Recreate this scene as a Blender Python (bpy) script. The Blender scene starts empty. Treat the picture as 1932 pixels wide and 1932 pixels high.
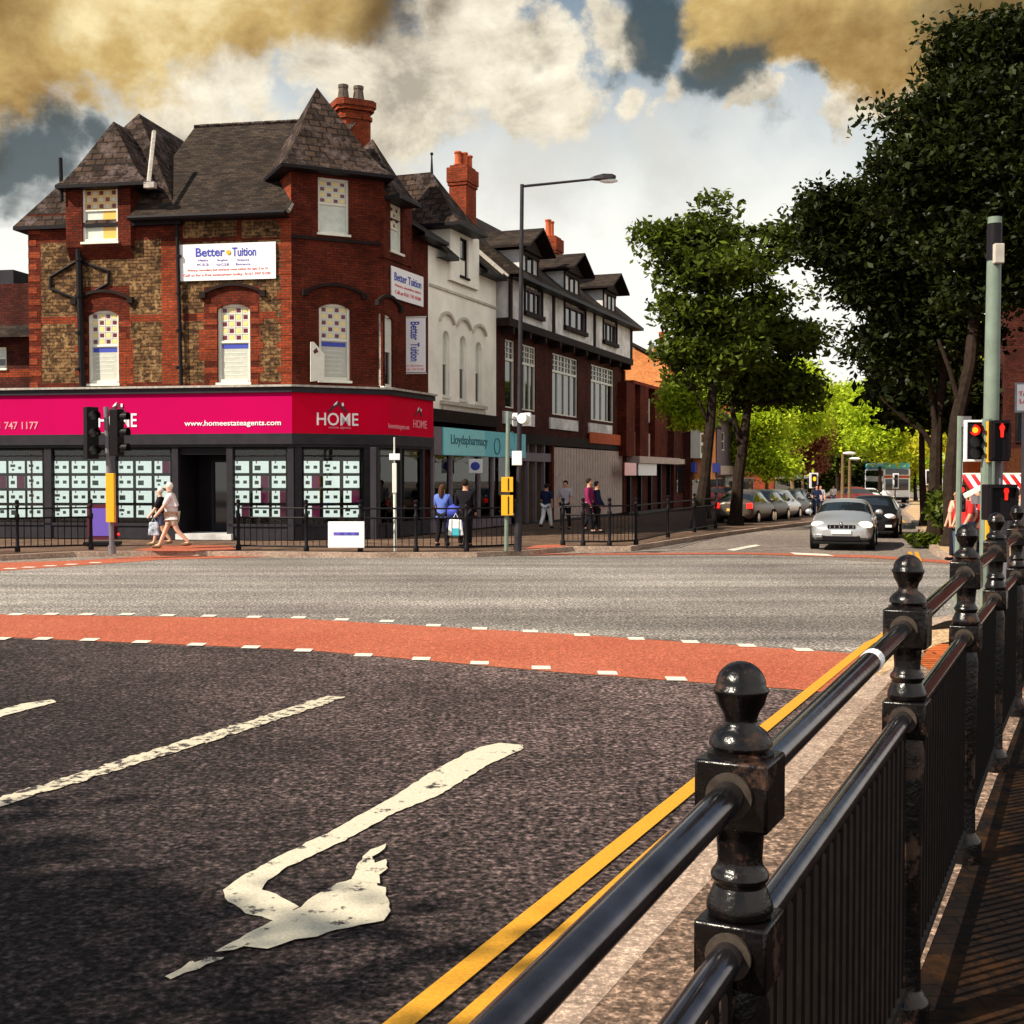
import bpy, bmesh, math, random
import numpy as np
from mathutils import Vector, Matrix
random.seed(7); RNG = np.random.default_rng(11)
R = math.radians
SC = bpy.context.scene
COL = SC.collection

# ------------------------------------------------------------------ camera
F = 2300.0 / 1932.0            # focal length in picture widths
PITCH = math.atan(70 / 2300)
CAMZ = 2.05
cam_d = bpy.data.cameras.new('camera')
cam_d.sensor_width = 36; cam_d.lens = 36 * F
cam_d.clip_start = 0.05; cam_d.clip_end = 3000
cam = bpy.data.objects.new('camera', cam_d); COL.objects.link(cam)
cam.location = (0, 0, CAMZ)
cam.rotation_euler = (R(90) - PITCH, 0, 0)
SC.camera = cam

# ------------------------------------------------------------------ light
SUN_AZ, SUN_EL = 242, 41       # clockwise from +Y
sd = bpy.data.lights.new('sun', 'SUN'); sd.energy = 4.2; sd.angle = R(0.5); sd.color = (1, 0.90, 0.73)
so = bpy.data.objects.new('sun', sd); COL.objects.link(so)
tosun = Vector((math.sin(R(SUN_AZ)) * math.cos(R(SUN_EL)), math.cos(R(SUN_AZ)) * math.cos(R(SUN_EL)), math.sin(R(SUN_EL))))
so.rotation_euler = (-tosun).to_track_quat('-Z', 'Y').to_euler()
SC.view_settings.view_transform = 'Standard'; SC.view_settings.look = 'None'
SC.view_settings.exposure = 0.85; SC.view_settings.gamma = 1
SC.cycles.use_adaptive_sampling = True
SC.cycles.max_bounces = 6; SC.cycles.diffuse_bounces = 2; SC.cycles.glossy_bounces = 3
SC.cycles.transparent_max_bounces = 8

def ray(u, v):
    """direction through a picture point (picture is 1932 wide)"""
    a = (u - 966) / 2300; b = (966 - v) / 2300
    return Vector((a, math.cos(PITCH) + b * math.sin(PITCH), b * math.cos(PITCH) - math.sin(PITCH)))
CAM = Vector((0, 0, CAMZ))
def G(u, v, z=0.0):
    r = ray(u, v); return CAM + r * ((z - CAMZ) / r.z)
def D(u, v, Y):
    r = ray(u, v); return CAM + r * (Y / r.y)
def pxm(px, Y): return px * Y / 2300
def gz(y): return 0.0 if y < 45 else -min(y - 45, 140) * 0.0095

# ------------------------------------------------------------------ node helpers
class NT:
    def __init__(s, nt): s.nt = nt; s.n = nt.nodes; s.l = nt.links
    def new(s, t, **k):
        n = s.n.new(t)
        for a, b in k.items():
            if a[0] == '_':
                key = a[1:]
                n.inputs[int(key) if key.isdigit() else key.replace('_', ' ')].default_value = b
            else: setattr(n, a, b)
        return n
    def link(s, a, b): s.l.new(a, b)
    def math(s, op, a, b=None, c=None, clamp=False):
        n = s.new('ShaderNodeMath', operation=op, use_clamp=clamp)
        for i, x in enumerate((a, b, c)):
            if x is None: continue
            if isinstance(x, (int, float)): n.inputs[i].default_value = x
            else: s.link(x, n.inputs[i])
        return n.outputs[0]
    def mix(s, f, a, b, mode='MIX'):
        n = s.new('ShaderNodeMix', data_type='RGBA', blend_type=mode)
        for i, x in ((0, f), (6, a), (7, b)):
            if isinstance(x, (int, float)): n.inputs[i].default_value = x
            elif isinstance(x, (tuple, list)): n.inputs[i].default_value = (*x[:3], 1)
            else: s.link(x, n.inputs[i])
        return n.outputs[2]
    def ramp(s, f, stops, mode='LINEAR'):
        n = s.new('ShaderNodeValToRGB'); cr = n.color_ramp; cr.interpolation = mode
        while len(cr.elements) < len(stops): cr.elements.new(0.5)
        for e, (p, c) in zip(cr.elements, stops):
            e.position = p; e.color = (*c, 1) if not isinstance(c, (int, float)) else (c, c, c, 1)
        s.link(f, n.inputs[0]); return n.outputs[0]
    def noise(s, vec, scale, detail=3, rough=0.55, dist=0.0):
        n = s.new('ShaderNodeTexNoise'); n.inputs['Scale'].default_value = scale
        n.inputs['Detail'].default_value = detail; n.inputs['Roughness'].default_value = rough
        n.inputs['Distortion'].default_value = dist
        if vec is not None: s.link(vec, n.inputs['Vector'])
        return n.outputs['Fac']

# ------------------------------------------------------------------ world: Nishita sky with cloud banks
def build_world():
    w = bpy.data.worlds.new('World'); SC.world = w; w.use_nodes = True
    t = NT(w.node_tree); t.n.clear()
    out = t.new('ShaderNodeOutputWorld'); bg = t.new('ShaderNodeBackground'); bg.inputs['Strength'].default_value = 0.12
    sky = t.new('ShaderNodeTexSky', sky_type='NISHITA', sun_disc=False, sun_elevation=R(SUN_EL), sun_rotation=R(SUN_AZ))
    sky.air_density = 1.2; sky.dust_density = 1.0
    tc = t.new('ShaderNodeTexCoord').outputs['Generated']
    def fb(scale, detail, rough, dist=0.0, off=0.0):
        mp = t.new('ShaderNodeMapping'); mp.inputs['Location'].default_value = (off, off * .7, off * 1.3); mp.inputs['Scale'].default_value = (1, 1, 1.35); t.link(tc, mp.inputs['Vector'])
        return t.noise(mp.outputs[0], scale, detail, rough, dist)
    nz = t.new('ShaderNodeTexNoise'); nz.inputs['Scale'].default_value = 7; nz.inputs['Detail'].default_value = 9
    nz.inputs['Roughness'].default_value = 0.6; t.link(tc, nz.inputs['Vector'])
    sub = t.new('ShaderNodeVectorMath', operation='SUBTRACT'); t.link(nz.outputs['Color'], sub.inputs[0]); sub.inputs[1].default_value = (.5, .5, .5)
    scl = t.new('ShaderNodeVectorMath', operation='SCALE'); t.link(sub.outputs[0], scl.inputs[0]); scl.inputs['Scale'].default_value = 0.16
    add = t.new('ShaderNodeVectorMath', operation='ADD'); t.link(tc, add.inputs[0]); t.link(scl.outputs[0], add.inputs[1])
    dv = add.outputs[0]
    def blobs(lst):
        acc = None
        for (u, v, rad, amp) in lst:
            c = ray(u, v).normalized()
            d = t.new('ShaderNodeVectorMath', operation='DISTANCE'); t.link(dv, d.inputs[0]); d.inputs[1].default_value = c
            m = t.new('ShaderNodeMapRange', interpolation_type='SMOOTHSTEP')
            m.inputs['From Min'].default_value = rad / 2300 * 1.15; m.inputs['From Max'].default_value = 0
            m.inputs['To Min'].default_value = 0; m.inputs['To Max'].default_value = amp
            t.link(d.outputs['Value'], m.inputs['Value'])
            acc = m.outputs[0] if acc is None else t.math('MAXIMUM', acc, m.outputs[0])
        return acc
    def fract(mask, nse, k=1.5, lo=.30, hi=.56):
        x = t.math('ADD', mask, t.math('MULTIPLY', t.math('SUBTRACT', nse, .5), k))
        x = t.math('MULTIPLY', x, t.ramp(mask, [(0.0, 0.0), (0.12, 1.0)]))
        m = t.new('ShaderNodeMapRange', interpolation_type='SMOOTHSTEP'); m.inputs['From Min'].default_value = lo; m.inputs['From Max'].default_value = hi; t.link(x, m.inputs['Value']); return m.outputs[0]
    sep = t.new('ShaderNodeSeparateXYZ'); t.link(tc, sep.inputs[0])
    sepd = t.new('ShaderNodeSeparateXYZ'); t.link(dv, sepd.inputs[0])
    nA = fb(9, 12, .62, .15, 1.3); nB = fb(6, 10, .6, .1, 4.1); nC = fb(13, 10, .65, .2, 7.7)
    # clear sky, washed pale by haze towards the rooftops
    clear = t.mix(1.0, sky.outputs[0], (0.21, 0.31, 0.34), 'MULTIPLY')
    haze = t.ramp(sepd.outputs['Z'], [(0.0, 1.0), (0.16, 1.0), (0.23, .76), (0.30, .42), (0.38, .10)])
    base = t.mix(haze, clear, (4.9, 4.85, 4.5))
    thin = fract(blobs([(1000, 280, 300, .55), (1250, 260, 200, .45), (700, 330, 260, .6), (250, 430, 260, .4), (1300, 330, 240, .4)]), nB, 1.3, .15, .75)
    base = t.mix(thin, base, (3.3, 3.25, 3.0))
    wh = blobs([(900, 70, 190, .9), (1000, 150, 160, 1), (760, 190, 190, .9), (1060, 220, 90, .6), (620, 150, 190, 1), (1190, 185, 70, .8), (560, 70, 140, .9), (980, 250, 70, .6),
                (1290, 160, 60, .7), (1640, 170, 110, 1), (1700, 130, 120, 1), (1600, 220, 90, 1), (1575, 260, 70, .9), (1500, 180, 60, .9), (1465, 205, 60, 1), (1430, 235, 45, .9), (1130, 30, 90, .7), (930, 190, 120, .8), (1180, 60, 60, .7), (1250, 190, 60, .7), (1010, 60, 110, .9),
                (1380, 60, 80, 1), (330, 230, 150, 1), (450, 200, 180, 1), (560, 250, 120, .6), (1500, 120, 80, .8)])
    whm = fract(wh, nA, 1.9, .26, .60)
    whc = t.ramp(nC, [(0.34, (2.2, 1.95, 1.55)), (0.50, (3.9, 3.5, 2.75)), (0.64, (5.0, 4.6, 3.7))])
    c1 = t.mix(whm, base, whc)
    br = blobs([(60, 60, 260, 1), (230, 80, 220, 1), (420, 30, 190, 1), (600, 0, 150, .8), (-100, 150, 220, 1), (130, 170, 110, .8), (300, 130, 120, .6),
                (1480, 20, 180, 1), (1640, 40, 190, 1), (1800, 20, 270, 1), (1900, 120, 270, 1), (1360, -20, 110, .8), (1750, 150, 120, .5), (1560, 90, 90, .8), (1480, 110, 60, .7)])
    brc = t.ramp(t.math('ADD', t.math('MULTIPLY', nB, .65), t.math('MULTIPLY', nC, .35)), [(0.33, (0.9, .50, .17)), (0.44, (1.8, 1.10, .38)), (0.54, (3.0, 2.1, .82)), (0.64, (4.6, 3.8, 2.1))])
    c2 = t.mix(fract(br, nA, 1.5, .26, .66), c1, brc)
    um = blobs([(700, 0, 170, .9), (860, 0, 130, .9), (960, 20, 90, .7), (1780, 60, 170, .8), (1900, 30, 170, .9), (40, 10, 130, .5), (1460, 60, 90, .5), (1600, 60, 90, .5)])
    c2 = t.mix(t.math('MULTIPLY', fract(um, nB, 1.1, .2, .9), .8), c2, (0.42, 0.26, 0.12))
    gp = blobs([(1240, 30, 100, 1), (1250, 90, 60, .7), (1370, 130, 90, 1), (1430, 150, 90, .9), (1400, 180, 80, .8), (1550, 150, 60, .8), (1580, 175, 55, .9), (1540, 200, 50, .7), (1480, 250, 90, .5), (60, 290, 140, 1), (170, 275, 90, .9), (-60, 300, 150, 1), (1050, 0, 60, .7), (1150, 100, 60, .6), (60, 380, 100, .7), (1360, 220, 120, .5)])
    c3 = t.mix(t.math('MULTIPLY', fract(gp, nA, 1.5, .22, .80), 0.9), c2, (0.25, 0.38, 0.44))
    # added unseen bright patch in the right-hand sky, lighting the right-facing walls
    az_, el_ = R(118), R(32); cb = Vector((math.sin(az_) * math.cos(el_), math.cos(az_) * math.cos(el_), math.sin(el_)))
    d = t.new('ShaderNodeVectorMath', operation='DISTANCE'); t.link(dv, d.inputs[0]); d.inputs[1].default_value = cb
    m = t.new('ShaderNodeMapRange', interpolation_type='SMOOTHSTEP'); m.inputs['From Min'].default_value = 1.05; m.inputs['From Max'].default_value = .5; t.link(d.outputs['Value'], m.inputs['Value'])
    c3 = t.mix(m.outputs[0], c3, (5.4, 5.15, 4.75))
    t.link(c3, bg.inputs['Color']); t.link(bg.outputs[0], out.inputs['Surface'])
build_world()

# ------------------------------------------------------------------ materials
MATS = {}
def mat(name, col=(.5, .5, .5), rough=.7, metal=0.0, var=0.0, vscale=4.0, emit=None, estr=0, bump=0.0, bscale=40.0, spec=None, alpha=None, coat=0):
    if name in MATS: return MATS[name]
    m = bpy.data.materials.new(name); m.use_nodes = True; MATS[name] = m
    t = NT(m.node_tree); b = t.n['Principled BSDF']
    b.inputs['Base Color'].default_value = (*col, 1); b.inputs['Roughness'].default_value = rough; b.inputs['Metallic'].default_value = metal
    if coat: b.inputs['Coat Weight'].default_value = coat; b.inputs['Coat Roughness'].default_value = .08
    if spec is None and rough >= .45: spec = .12 if max(col) < .1 else .3
    if spec is not None: b.inputs['Specular IOR Level'].default_value = spec
    tc = t.new('ShaderNodeTexCoord')
    if var:
        n = t.noise(tc.outputs['Object'], vscale, 5, .62)
        k = t.ramp(n, [(0.3, 1 - var), (0.7, 1 + var * .6)])
        c = t.mix(1.0, (*col, 1), k, 'MULTIPLY'); t.link(c, b.inputs['Base Color'])
    if bump:
        n2 = t.noise(tc.outputs['Object'], bscale, 4, .6)
        bm = t.new('ShaderNodeBump'); bm.inputs['Strength'].default_value = bump; bm.inputs['Distance'].default_value = .02
        t.link(n2, bm.inputs['Height']); t.link(bm.outputs[0], b.inputs['Normal'])
    if emit: b.inputs['Emission Color'].default_value = (*emit, 1); b.inputs['Emission Strength'].default_value = estr
    return m

def brickmat(name, c1, c2, mortar, bw=.225, bh=.075, ms=.012, off=.5, dirt=.5, bias=0.0, rough=.9, bump=.4, third=None):
    m = bpy.data.materials.new(name); m.use_nodes = True; MATS[name] = m
    t = NT(m.node_tree); b = t.n['Principled BSDF']; b.inputs['Roughness'].default_value = rough
    b.inputs['Specular IOR Level'].default_value = .1
    uv = t.new('ShaderNodeUVMap').outputs[0]
    br = t.new('ShaderNodeTexBrick'); t.link(uv, br.inputs['Vector']); br.offset = off
    br.inputs['Scale'].default_value = 1; br.inputs['Brick Width'].default_value = bw; br.inputs['Row Height'].default_value = bh
    br.inputs['Mortar Size'].default_value = ms; br.inputs['Mortar Smooth'].default_value = .2; br.inputs['Bias'].default_value = bias
    br.inputs['Color1'].default_value = (*c1, 1); br.inputs['Color2'].default_value = (*c2, 1); br.inputs['Mortar'].default_value = (*mortar, 1)
    col = br.outputs['Color']
    tc = t.new('ShaderNodeTexCoord').outputs['Object']
    if third:
        n3 = t.noise(tc, 5.5 if 'buff' in name else 2.3, 6, .75)
        col = t.mix(t.ramp(n3, [(0.5, 0.0), (0.62, .85)]), col, third)
    n = t.noise(tc, 1.1, 6, .65)
    col = t.mix(1.0, col, t.ramp(n, [(0.3, 1 - dirt), (0.68, 1.25)]), 'MULTIPLY')
    n2 = t.noise(tc, 14, 3, .6)
    col = t.mix(1.0, col, t.ramp(n2, [(0.3, .72), (0.7, 1.25)]), 'MULTIPLY')
    t.link(col, b.inputs['Base Color'])
    bm = t.new('ShaderNodeBump'); bm.inputs['Strength'].default_value = bump; bm.inputs['Distance'].default_value = .015
    t.link(br.outputs['Fac'], bm.inputs['Height']); bm.invert = True; t.link(bm.outputs[0], b.inputs['Normal'])
    return m

def groundmat(name, c0, c1, speck=.5, s1=.35, s2=55, rough=.92, big=.5, paint=None):
    """speckled ground: coarse patches + chippings; object space metres"""
    m = bpy.data.materials.new(name); m.use_nodes = True; MATS[name] = m
    t = NT(m.node_tree); b = t.n['Principled BSDF']; b.inputs['Roughness'].default_value = rough; b.inputs['Specular IOR Level'].default_value = .2
    tc = t.new('ShaderNodeTexCoord').outputs['Object']
    n1 = t.noise(tc, s1, 5, .6); n2 = t.noise(tc, s2, 2, .7); n3 = t.noise(tc, s2 * .27, 4, .7)
    col = t.mix(t.ramp(n1, [(0.3, 0.0), (0.7, 1.0)]), c0, c1)
    col = t.mix(1.0, col, t.ramp(n3, [(0.3, 1 - big), (0.7, 1 + big)]), 'MULTIPLY')
    col = t.mix(1.0, col, t.ramp(n2, [(0.36, 1 - speck), (0.5, .9), (0.58, 1 + speck * .8), (0.68, 1 + speck * 3)]), 'MULTIPLY')
    t.link(col, b.inputs['Base Color'])
    bm = t.new('ShaderNodeBump'); bm.inputs['Strength'].default_value = .35; bm.inputs['Distance'].default_value = .01
    t.link(n2, bm.inputs['Height']); t.link(bm.outputs[0], b.inputs['Normal'])
    return m

def paintmat(name, col, under, wear=.5, scale=9):
    """thermoplastic marking with chips worn through to the asphalt"""
    m = bpy.data.materials.new(name); m.use_nodes = True; MATS[name] = m
    t = NT(m.node_tree); b = t.n['Principled BSDF']; b.inputs['Roughness'].default_value = .75
    tc = t.new('ShaderNodeTexCoord').outputs['Object']
    n = t.noise(tc, scale, 8, .72); n2 = t.noise(tc, 60, 2, .6)
    f = t.ramp(n, [(wear - .03, 0.0), (wear + .03, 1.0)])
    c = t.mix(1.0, col, t.ramp(n2, [(0.3, .8), (0.7, 1.1)]), 'MULTIPLY')
    t.link(t.mix(f, under, c), b.inputs['Base Color'])
    return m

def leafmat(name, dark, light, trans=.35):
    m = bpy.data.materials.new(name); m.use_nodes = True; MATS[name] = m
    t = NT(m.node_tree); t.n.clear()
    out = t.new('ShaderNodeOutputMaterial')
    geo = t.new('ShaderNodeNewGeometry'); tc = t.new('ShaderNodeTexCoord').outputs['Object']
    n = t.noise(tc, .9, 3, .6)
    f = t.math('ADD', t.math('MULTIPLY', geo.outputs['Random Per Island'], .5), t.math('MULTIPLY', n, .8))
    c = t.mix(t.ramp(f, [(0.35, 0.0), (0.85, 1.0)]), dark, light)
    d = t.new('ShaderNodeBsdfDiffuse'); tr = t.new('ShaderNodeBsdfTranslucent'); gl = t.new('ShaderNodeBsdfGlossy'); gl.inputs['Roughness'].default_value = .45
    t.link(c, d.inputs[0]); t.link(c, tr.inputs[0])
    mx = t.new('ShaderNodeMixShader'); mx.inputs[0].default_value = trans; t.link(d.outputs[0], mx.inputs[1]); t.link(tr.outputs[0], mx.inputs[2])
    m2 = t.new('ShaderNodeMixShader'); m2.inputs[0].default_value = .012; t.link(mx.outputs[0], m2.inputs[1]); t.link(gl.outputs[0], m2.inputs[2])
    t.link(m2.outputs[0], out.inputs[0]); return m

brickmat('red_brick', (.155, .024, .010), (.085, .013, .007), (.035, .017, .012), third=(.12, .022, .012))
brickmat('orange_brick', (.33, .050, .016), (.20, .030, .011), (.09, .045, .028), dirt=.4)
brickmat('dark_brick', (.11, .022, .014), (.06, .014, .010), (.035, .02, .018))
brickmat('buff_brick', (.20, .105, .045), (.016, .009, .007), (.05, .028, .018), bw=.24, bh=.10, ms=.016, bias=-.1, dirt=.55, third=(.34, .21, .095))
brickmat('slate_tile', (.070, .043, .030), (.022, .015, .012), (.014, .010, .010), bw=.34, bh=.24, ms=.026, dirt=.45, bump=.9, third=(.11, .08, .075))
brickmat('slate_small', (.055, .038, .028), (.020, .015, .013), (.02, .016, .015), bw=.26, bh=.12, ms=.012, dirt=.4, bump=.6)
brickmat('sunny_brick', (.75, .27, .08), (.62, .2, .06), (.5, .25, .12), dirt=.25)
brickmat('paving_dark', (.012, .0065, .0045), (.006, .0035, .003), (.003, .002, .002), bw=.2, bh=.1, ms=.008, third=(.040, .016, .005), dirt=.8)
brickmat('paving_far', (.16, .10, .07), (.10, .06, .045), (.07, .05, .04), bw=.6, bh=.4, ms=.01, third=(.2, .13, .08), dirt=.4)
brickmat('tactile_paving', (.55, .14, .035), (.48, .11, .03), (.12, .03, .015), bw=3.0, bh=.13, ms=.018)
groundmat('asphalt', (.11, .092, .088), (.29, .265, .235), speck=.75, s1=.12, s2=26, big=.3)
def streaks(name, ang, k):
    """faint polished wheel paths running with the traffic"""
    m = MATS[name]; t = NT(m.node_tree); b = t.n['Principled BSDF']; src = b.inputs['Base Color'].links[0].from_socket
    mp = t.new('ShaderNodeMapping'); mp.inputs['Rotation'].default_value = (0, 0, R(ang)); mp.inputs['Scale'].default_value = (.05, .9, 1); t.link(t.new('ShaderNodeTexCoord').outputs['Object'], mp.inputs['Vector'])
    n = t.noise(mp.outputs[0], 1.0, 4, .55); t.link(t.mix(1.0, src, t.ramp(n, [(0.36, 1 - k), (0.64, 1 + k)]), 'MULTIPLY'), b.inputs['Base Color'])
streaks('asphalt', -12, .32)
groundmat('asphalt_coarse', (.030, .020, .022), (.060, .044, .045), speck=.85, s1=.5, s2=34, big=.55)
groundmat('asphalt_far', (.16, .125, .11), (.24, .20, .17), speck=.4, s1=.2, s2=20)
groundmat('red_surface', (.33, .080, .042), (.41, .118, .066), speck=.3, s1=.3, s2=40, big=.2)
groundmat('kerb_stone', (.26, .18, .14), (.42, .31, .24), speck=.3, s1=1.2, s2=50, big=.35)
groundmat('pavement_light', (.42, .27, .15), (.55, .38, .22), speck=.3, s1=.6, s2=30, big=.3)
groundmat('gutter', (.20, .13, .115), (.30, .21, .18), speck=.4, s1=.7, s2=50, big=.35)
brickmat('verge_slabs', (.21, .135, .09), (.14, .085, .055), (.04, .025, .018), bw=.6, bh=.45, ms=.008, third=(.035, .02, .014), dirt=.65)
groundmat('kerbside_tarmac', (.12, .075, .052), (.20, .135, .10), speck=.6, s1=.9, s2=30, big=.5)
groundmat('grassy_earth', (.05, .06, .02), (.09, .10, .03), speck=.4)
paintmat('white_paint', (.58, .52, .40), (.025, .018, .018), wear=.40, scale=7)
paintmat('white_worn', (.58, .51, .38), (.035, .025, .027), wear=.47, scale=11)
paintmat('white_solid', (.70, .64, .54), (.1, .09, .09), wear=.2, scale=7)
paintmat('yellow_paint', (.62, .29, .014), (.12, .05, .02), wear=.33, scale=5)
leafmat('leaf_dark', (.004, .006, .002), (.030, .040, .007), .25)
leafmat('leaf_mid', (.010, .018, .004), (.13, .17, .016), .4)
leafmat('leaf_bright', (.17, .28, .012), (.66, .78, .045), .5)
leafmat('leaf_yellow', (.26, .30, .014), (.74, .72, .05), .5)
leafmat('leaf_copper', (.10, .035, .02), (.30, .10, .06), .3)
mat('bark', (.028, .018, .013), .95, var=.5, vscale=6, bump=.6, bscale=20)
mat('bark_light', (.20, .12, .06), .95, var=.4, vscale=4)
mat('shop_grey', (.030, .027, .034), .55, var=.25, vscale=3)
mat('shop_black', (.012, .010, .013), .45, var=.3, vscale=3)
mat('black_gloss', (.11, .10, .115), .13, metal=.9, var=.45, vscale=9, bump=.02, bscale=30)
mat('cast_iron', (.0045, .0032, .0035), .27, var=.6, vscale=14, bump=.16, bscale=40, spec=.35)
mat('iron_bar', (.006, .004, .004), .6, var=.5, vscale=14)
mat('worn_ring', (.055, .042, .034), .5, var=.5, vscale=30)
mat('rust_iron', (.09, .03, .012), .7, var=.6, vscale=20)
mat('white_upvc', (.74, .72, .64), .45, var=.1)
mat('white_render', (.95, .91, .82), .85, var=.16, vscale=.9)
mat('white_plaster', (.68, .66, .66), .85, var=.45, vscale=1.3)
mat('lintel_stone', (.55, .50, .44), .85, var=.3, vscale=3)
mat('beige_shutter', (.48, .37, .33), .7, var=.2)
mat('timber_dark', (.018, .010, .009), .75, var=.4, vscale=3)
mat('fascia_red', (.60, .001, .028), .7, var=.06, vscale=.6, spec=.04)
mat('fascia_pink', (.48, .001, .085), .7, var=.06, vscale=.6, spec=.04)
mat('sign_white', (.86, .84, .86), .5, var=.04)
mat('sign_blue', (.05, .07, .42), .5)
mat('sign_purple', (.16, .10, .50), .5)
mat('sign_red', (.70, .08, .10), .5)
mat('letter_white', (.88, .84, .86), .5)
mat('letter_pink', (.85, .28, .36), .5)
mat('teal_sign', (.07, .55, .68), .4, var=.1)
mat('teal_pale', (.20, .68, .76), .4, var=.1)
mat('teal_dark', (.02, .13, .19), .5)
mat('grey_panel', (.17, .13, .16), .6, var=.2)
mat('steel_grey', (.25, .26, .27), .45, metal=.5, var=.2)
mat('pole_dark', (.035, .03, .036), .5, var=.3)
mat('pole_green', (.17, .215, .175), .5, var=.2, vscale=5)
mat('pole_grey', (.16, .15, .17), .55, var=.2)
mat('pole_white', (.72, .72, .66), .5, var=.1)
mat('yellow_plastic', (.85, .42, .02), .45)
mat('signal_black', (.008, .006, .008), .5)
mat('lamp_red', (.4, .01, .0), .4, emit=(1, .012, .004), estr=.62)
mat('lamp_amber', (.5, .2, .0), .4, emit=(1, .36, .01), estr=1.1)
mat('lamp_off', (.02, .02, .02), .3)
mat('skin', (.55, .27, .17), .6); mat('skin_light', (.72, .42, .30), .6)
mat('hair_dark', (.02, .010, .008), .7); mat('hair_white', (.75, .68, .62), .8); mat('hair_brown', (.07, .03, .015), .7)
mat('red_paint', (.62, .012, .012), .3, coat=.6); mat('maroon', (.10, .012, .03), .6)
mat('car_dark', (.012, .014, .02), .35, spec=.4); mat('car_silver', (.50, .51, .53), .30, metal=.6, coat=.5)
mat('car_white', (.7, .7, .7), .3, coat=.6); mat('car_black', (.006, .006, .008), .35, spec=.4)
mat('car_bronze', (.10, .075, .06), .35, metal=.3)
mat('tyre', (.012, .012, .012), .85); mat('chrome', (.7, .7, .72), .15, metal=1)
mat('headlight', (.85, .85, .85), .12, spec=.8); mat('headlight_on', (.9, .8, .7), .2, emit=(1, .72, .45), estr=1.6)
mat('plate_white', (.85, .85, .8), .5); mat('tail_red', (.6, .01, .01), .3, emit=(1, .02, .01), estr=.8)
mat('awning_stripe', (.7, .25, .10), .8); mat('orange_wood', (.55, .12, .03), .8, var=.3, vscale=6)
mat('clay_pot', (.50, .10, .035), .85, var=.3, vscale=6); mat('stone_pot', (.10, .075, .06), .9, var=.3, vscale=6)
mat('lead_flashing', (.42, .38, .34), .7, var=.4, vscale=8)
mat('gutter_black', (.010, .008, .010), .5)
mat('amber_glass', (.75, .45, .10), .3); mat('maroon_glass', (.12, .010, .03), .25); mat('yellow_glass', (.80, .62, .20), .3); mat('pale_glass', (.62, .60, .52), .3)
mat('blind', (.62, .66, .60), .7, var=.15, vscale=5); mat('blind_white', (.52, .52, .46), .7, var=.1, vscale=6)
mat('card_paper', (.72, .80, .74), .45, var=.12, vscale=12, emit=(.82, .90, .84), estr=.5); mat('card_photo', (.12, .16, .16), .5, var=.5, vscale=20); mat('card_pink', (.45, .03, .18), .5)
mat('interior', (.010, .007, .007), .9); mat('interior_warm', (.10, .055, .03), .9, var=.6, vscale=1.5)
def glassmat(name, col=(.01, .012, .015), rough=.03):
    m = mat(name, col, rough, spec=.9); return m
glassmat('window_glass'); glassmat('car_glass', (.012, .016, .02), .04)
# rust and dust breaking through the black paint of the posts
t = NT(MATS['cast_iron'].node_tree); b_ = t.n['Principled BSDF']; src = b_.inputs['Base Color'].links[0].from_socket
n_ = t.noise(t.new('ShaderNodeTexCoord').outputs['Object'], 9, 9, .74); f_ = t.ramp(n_, [(0.53, 0.0), (0.62, 1.0)])
t.link(t.mix(f_, src, (.050, .020, .010)), b_.inputs['Base Color']); t.link(t.math('ADD', t.math('MULTIPLY', f_, .38), .25), b_.inputs['Roughness'])
# see-through shop glazing
m = bpy.data.materials.new('shop_glass'); m.use_nodes = True; MATS['shop_glass'] = m
t = NT(m.node_tree); t.n.clear(); o_ = t.new('ShaderNodeOutputMaterial'); tr = t.new('ShaderNodeBsdfTransparent'); gl = t.new('ShaderNodeBsdfGlossy')
gl.inputs['Roughness'].default_value = .02; tr.inputs[0].default_value = (.9, .93, .92, 1)
fr_ = t.new('ShaderNodeFresnel'); fr_.inputs[0].default_value = 1.45; mx = t.new('ShaderNodeMixShader')
t.link(fr_.outputs[0], mx.inputs[0]); t.link(tr.outputs[0], mx.inputs[1]); t.link(gl.outputs[0], mx.inputs[2]); t.link(mx.outputs[0], o_.inputs[0])

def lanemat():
    """coarse worn asphalt; darkening towards the near left is painted into its colour"""
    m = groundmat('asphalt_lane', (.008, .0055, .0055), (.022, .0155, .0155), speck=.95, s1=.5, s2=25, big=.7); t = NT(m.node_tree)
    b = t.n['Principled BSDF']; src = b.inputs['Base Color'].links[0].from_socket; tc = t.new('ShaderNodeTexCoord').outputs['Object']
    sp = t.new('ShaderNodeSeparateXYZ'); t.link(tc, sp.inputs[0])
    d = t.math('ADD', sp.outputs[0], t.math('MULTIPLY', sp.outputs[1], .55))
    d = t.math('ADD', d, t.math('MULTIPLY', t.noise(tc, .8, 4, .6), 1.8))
    f = t.ramp(t.math('MULTIPLY', t.math('SUBTRACT', d, 1.6), .17), [(0.0, 0.0), (1.0, 1.0)])  # corner darkening put into the colour, strongest at the near left
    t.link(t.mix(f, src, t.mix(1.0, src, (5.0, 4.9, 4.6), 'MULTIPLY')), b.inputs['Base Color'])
lanemat()
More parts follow.
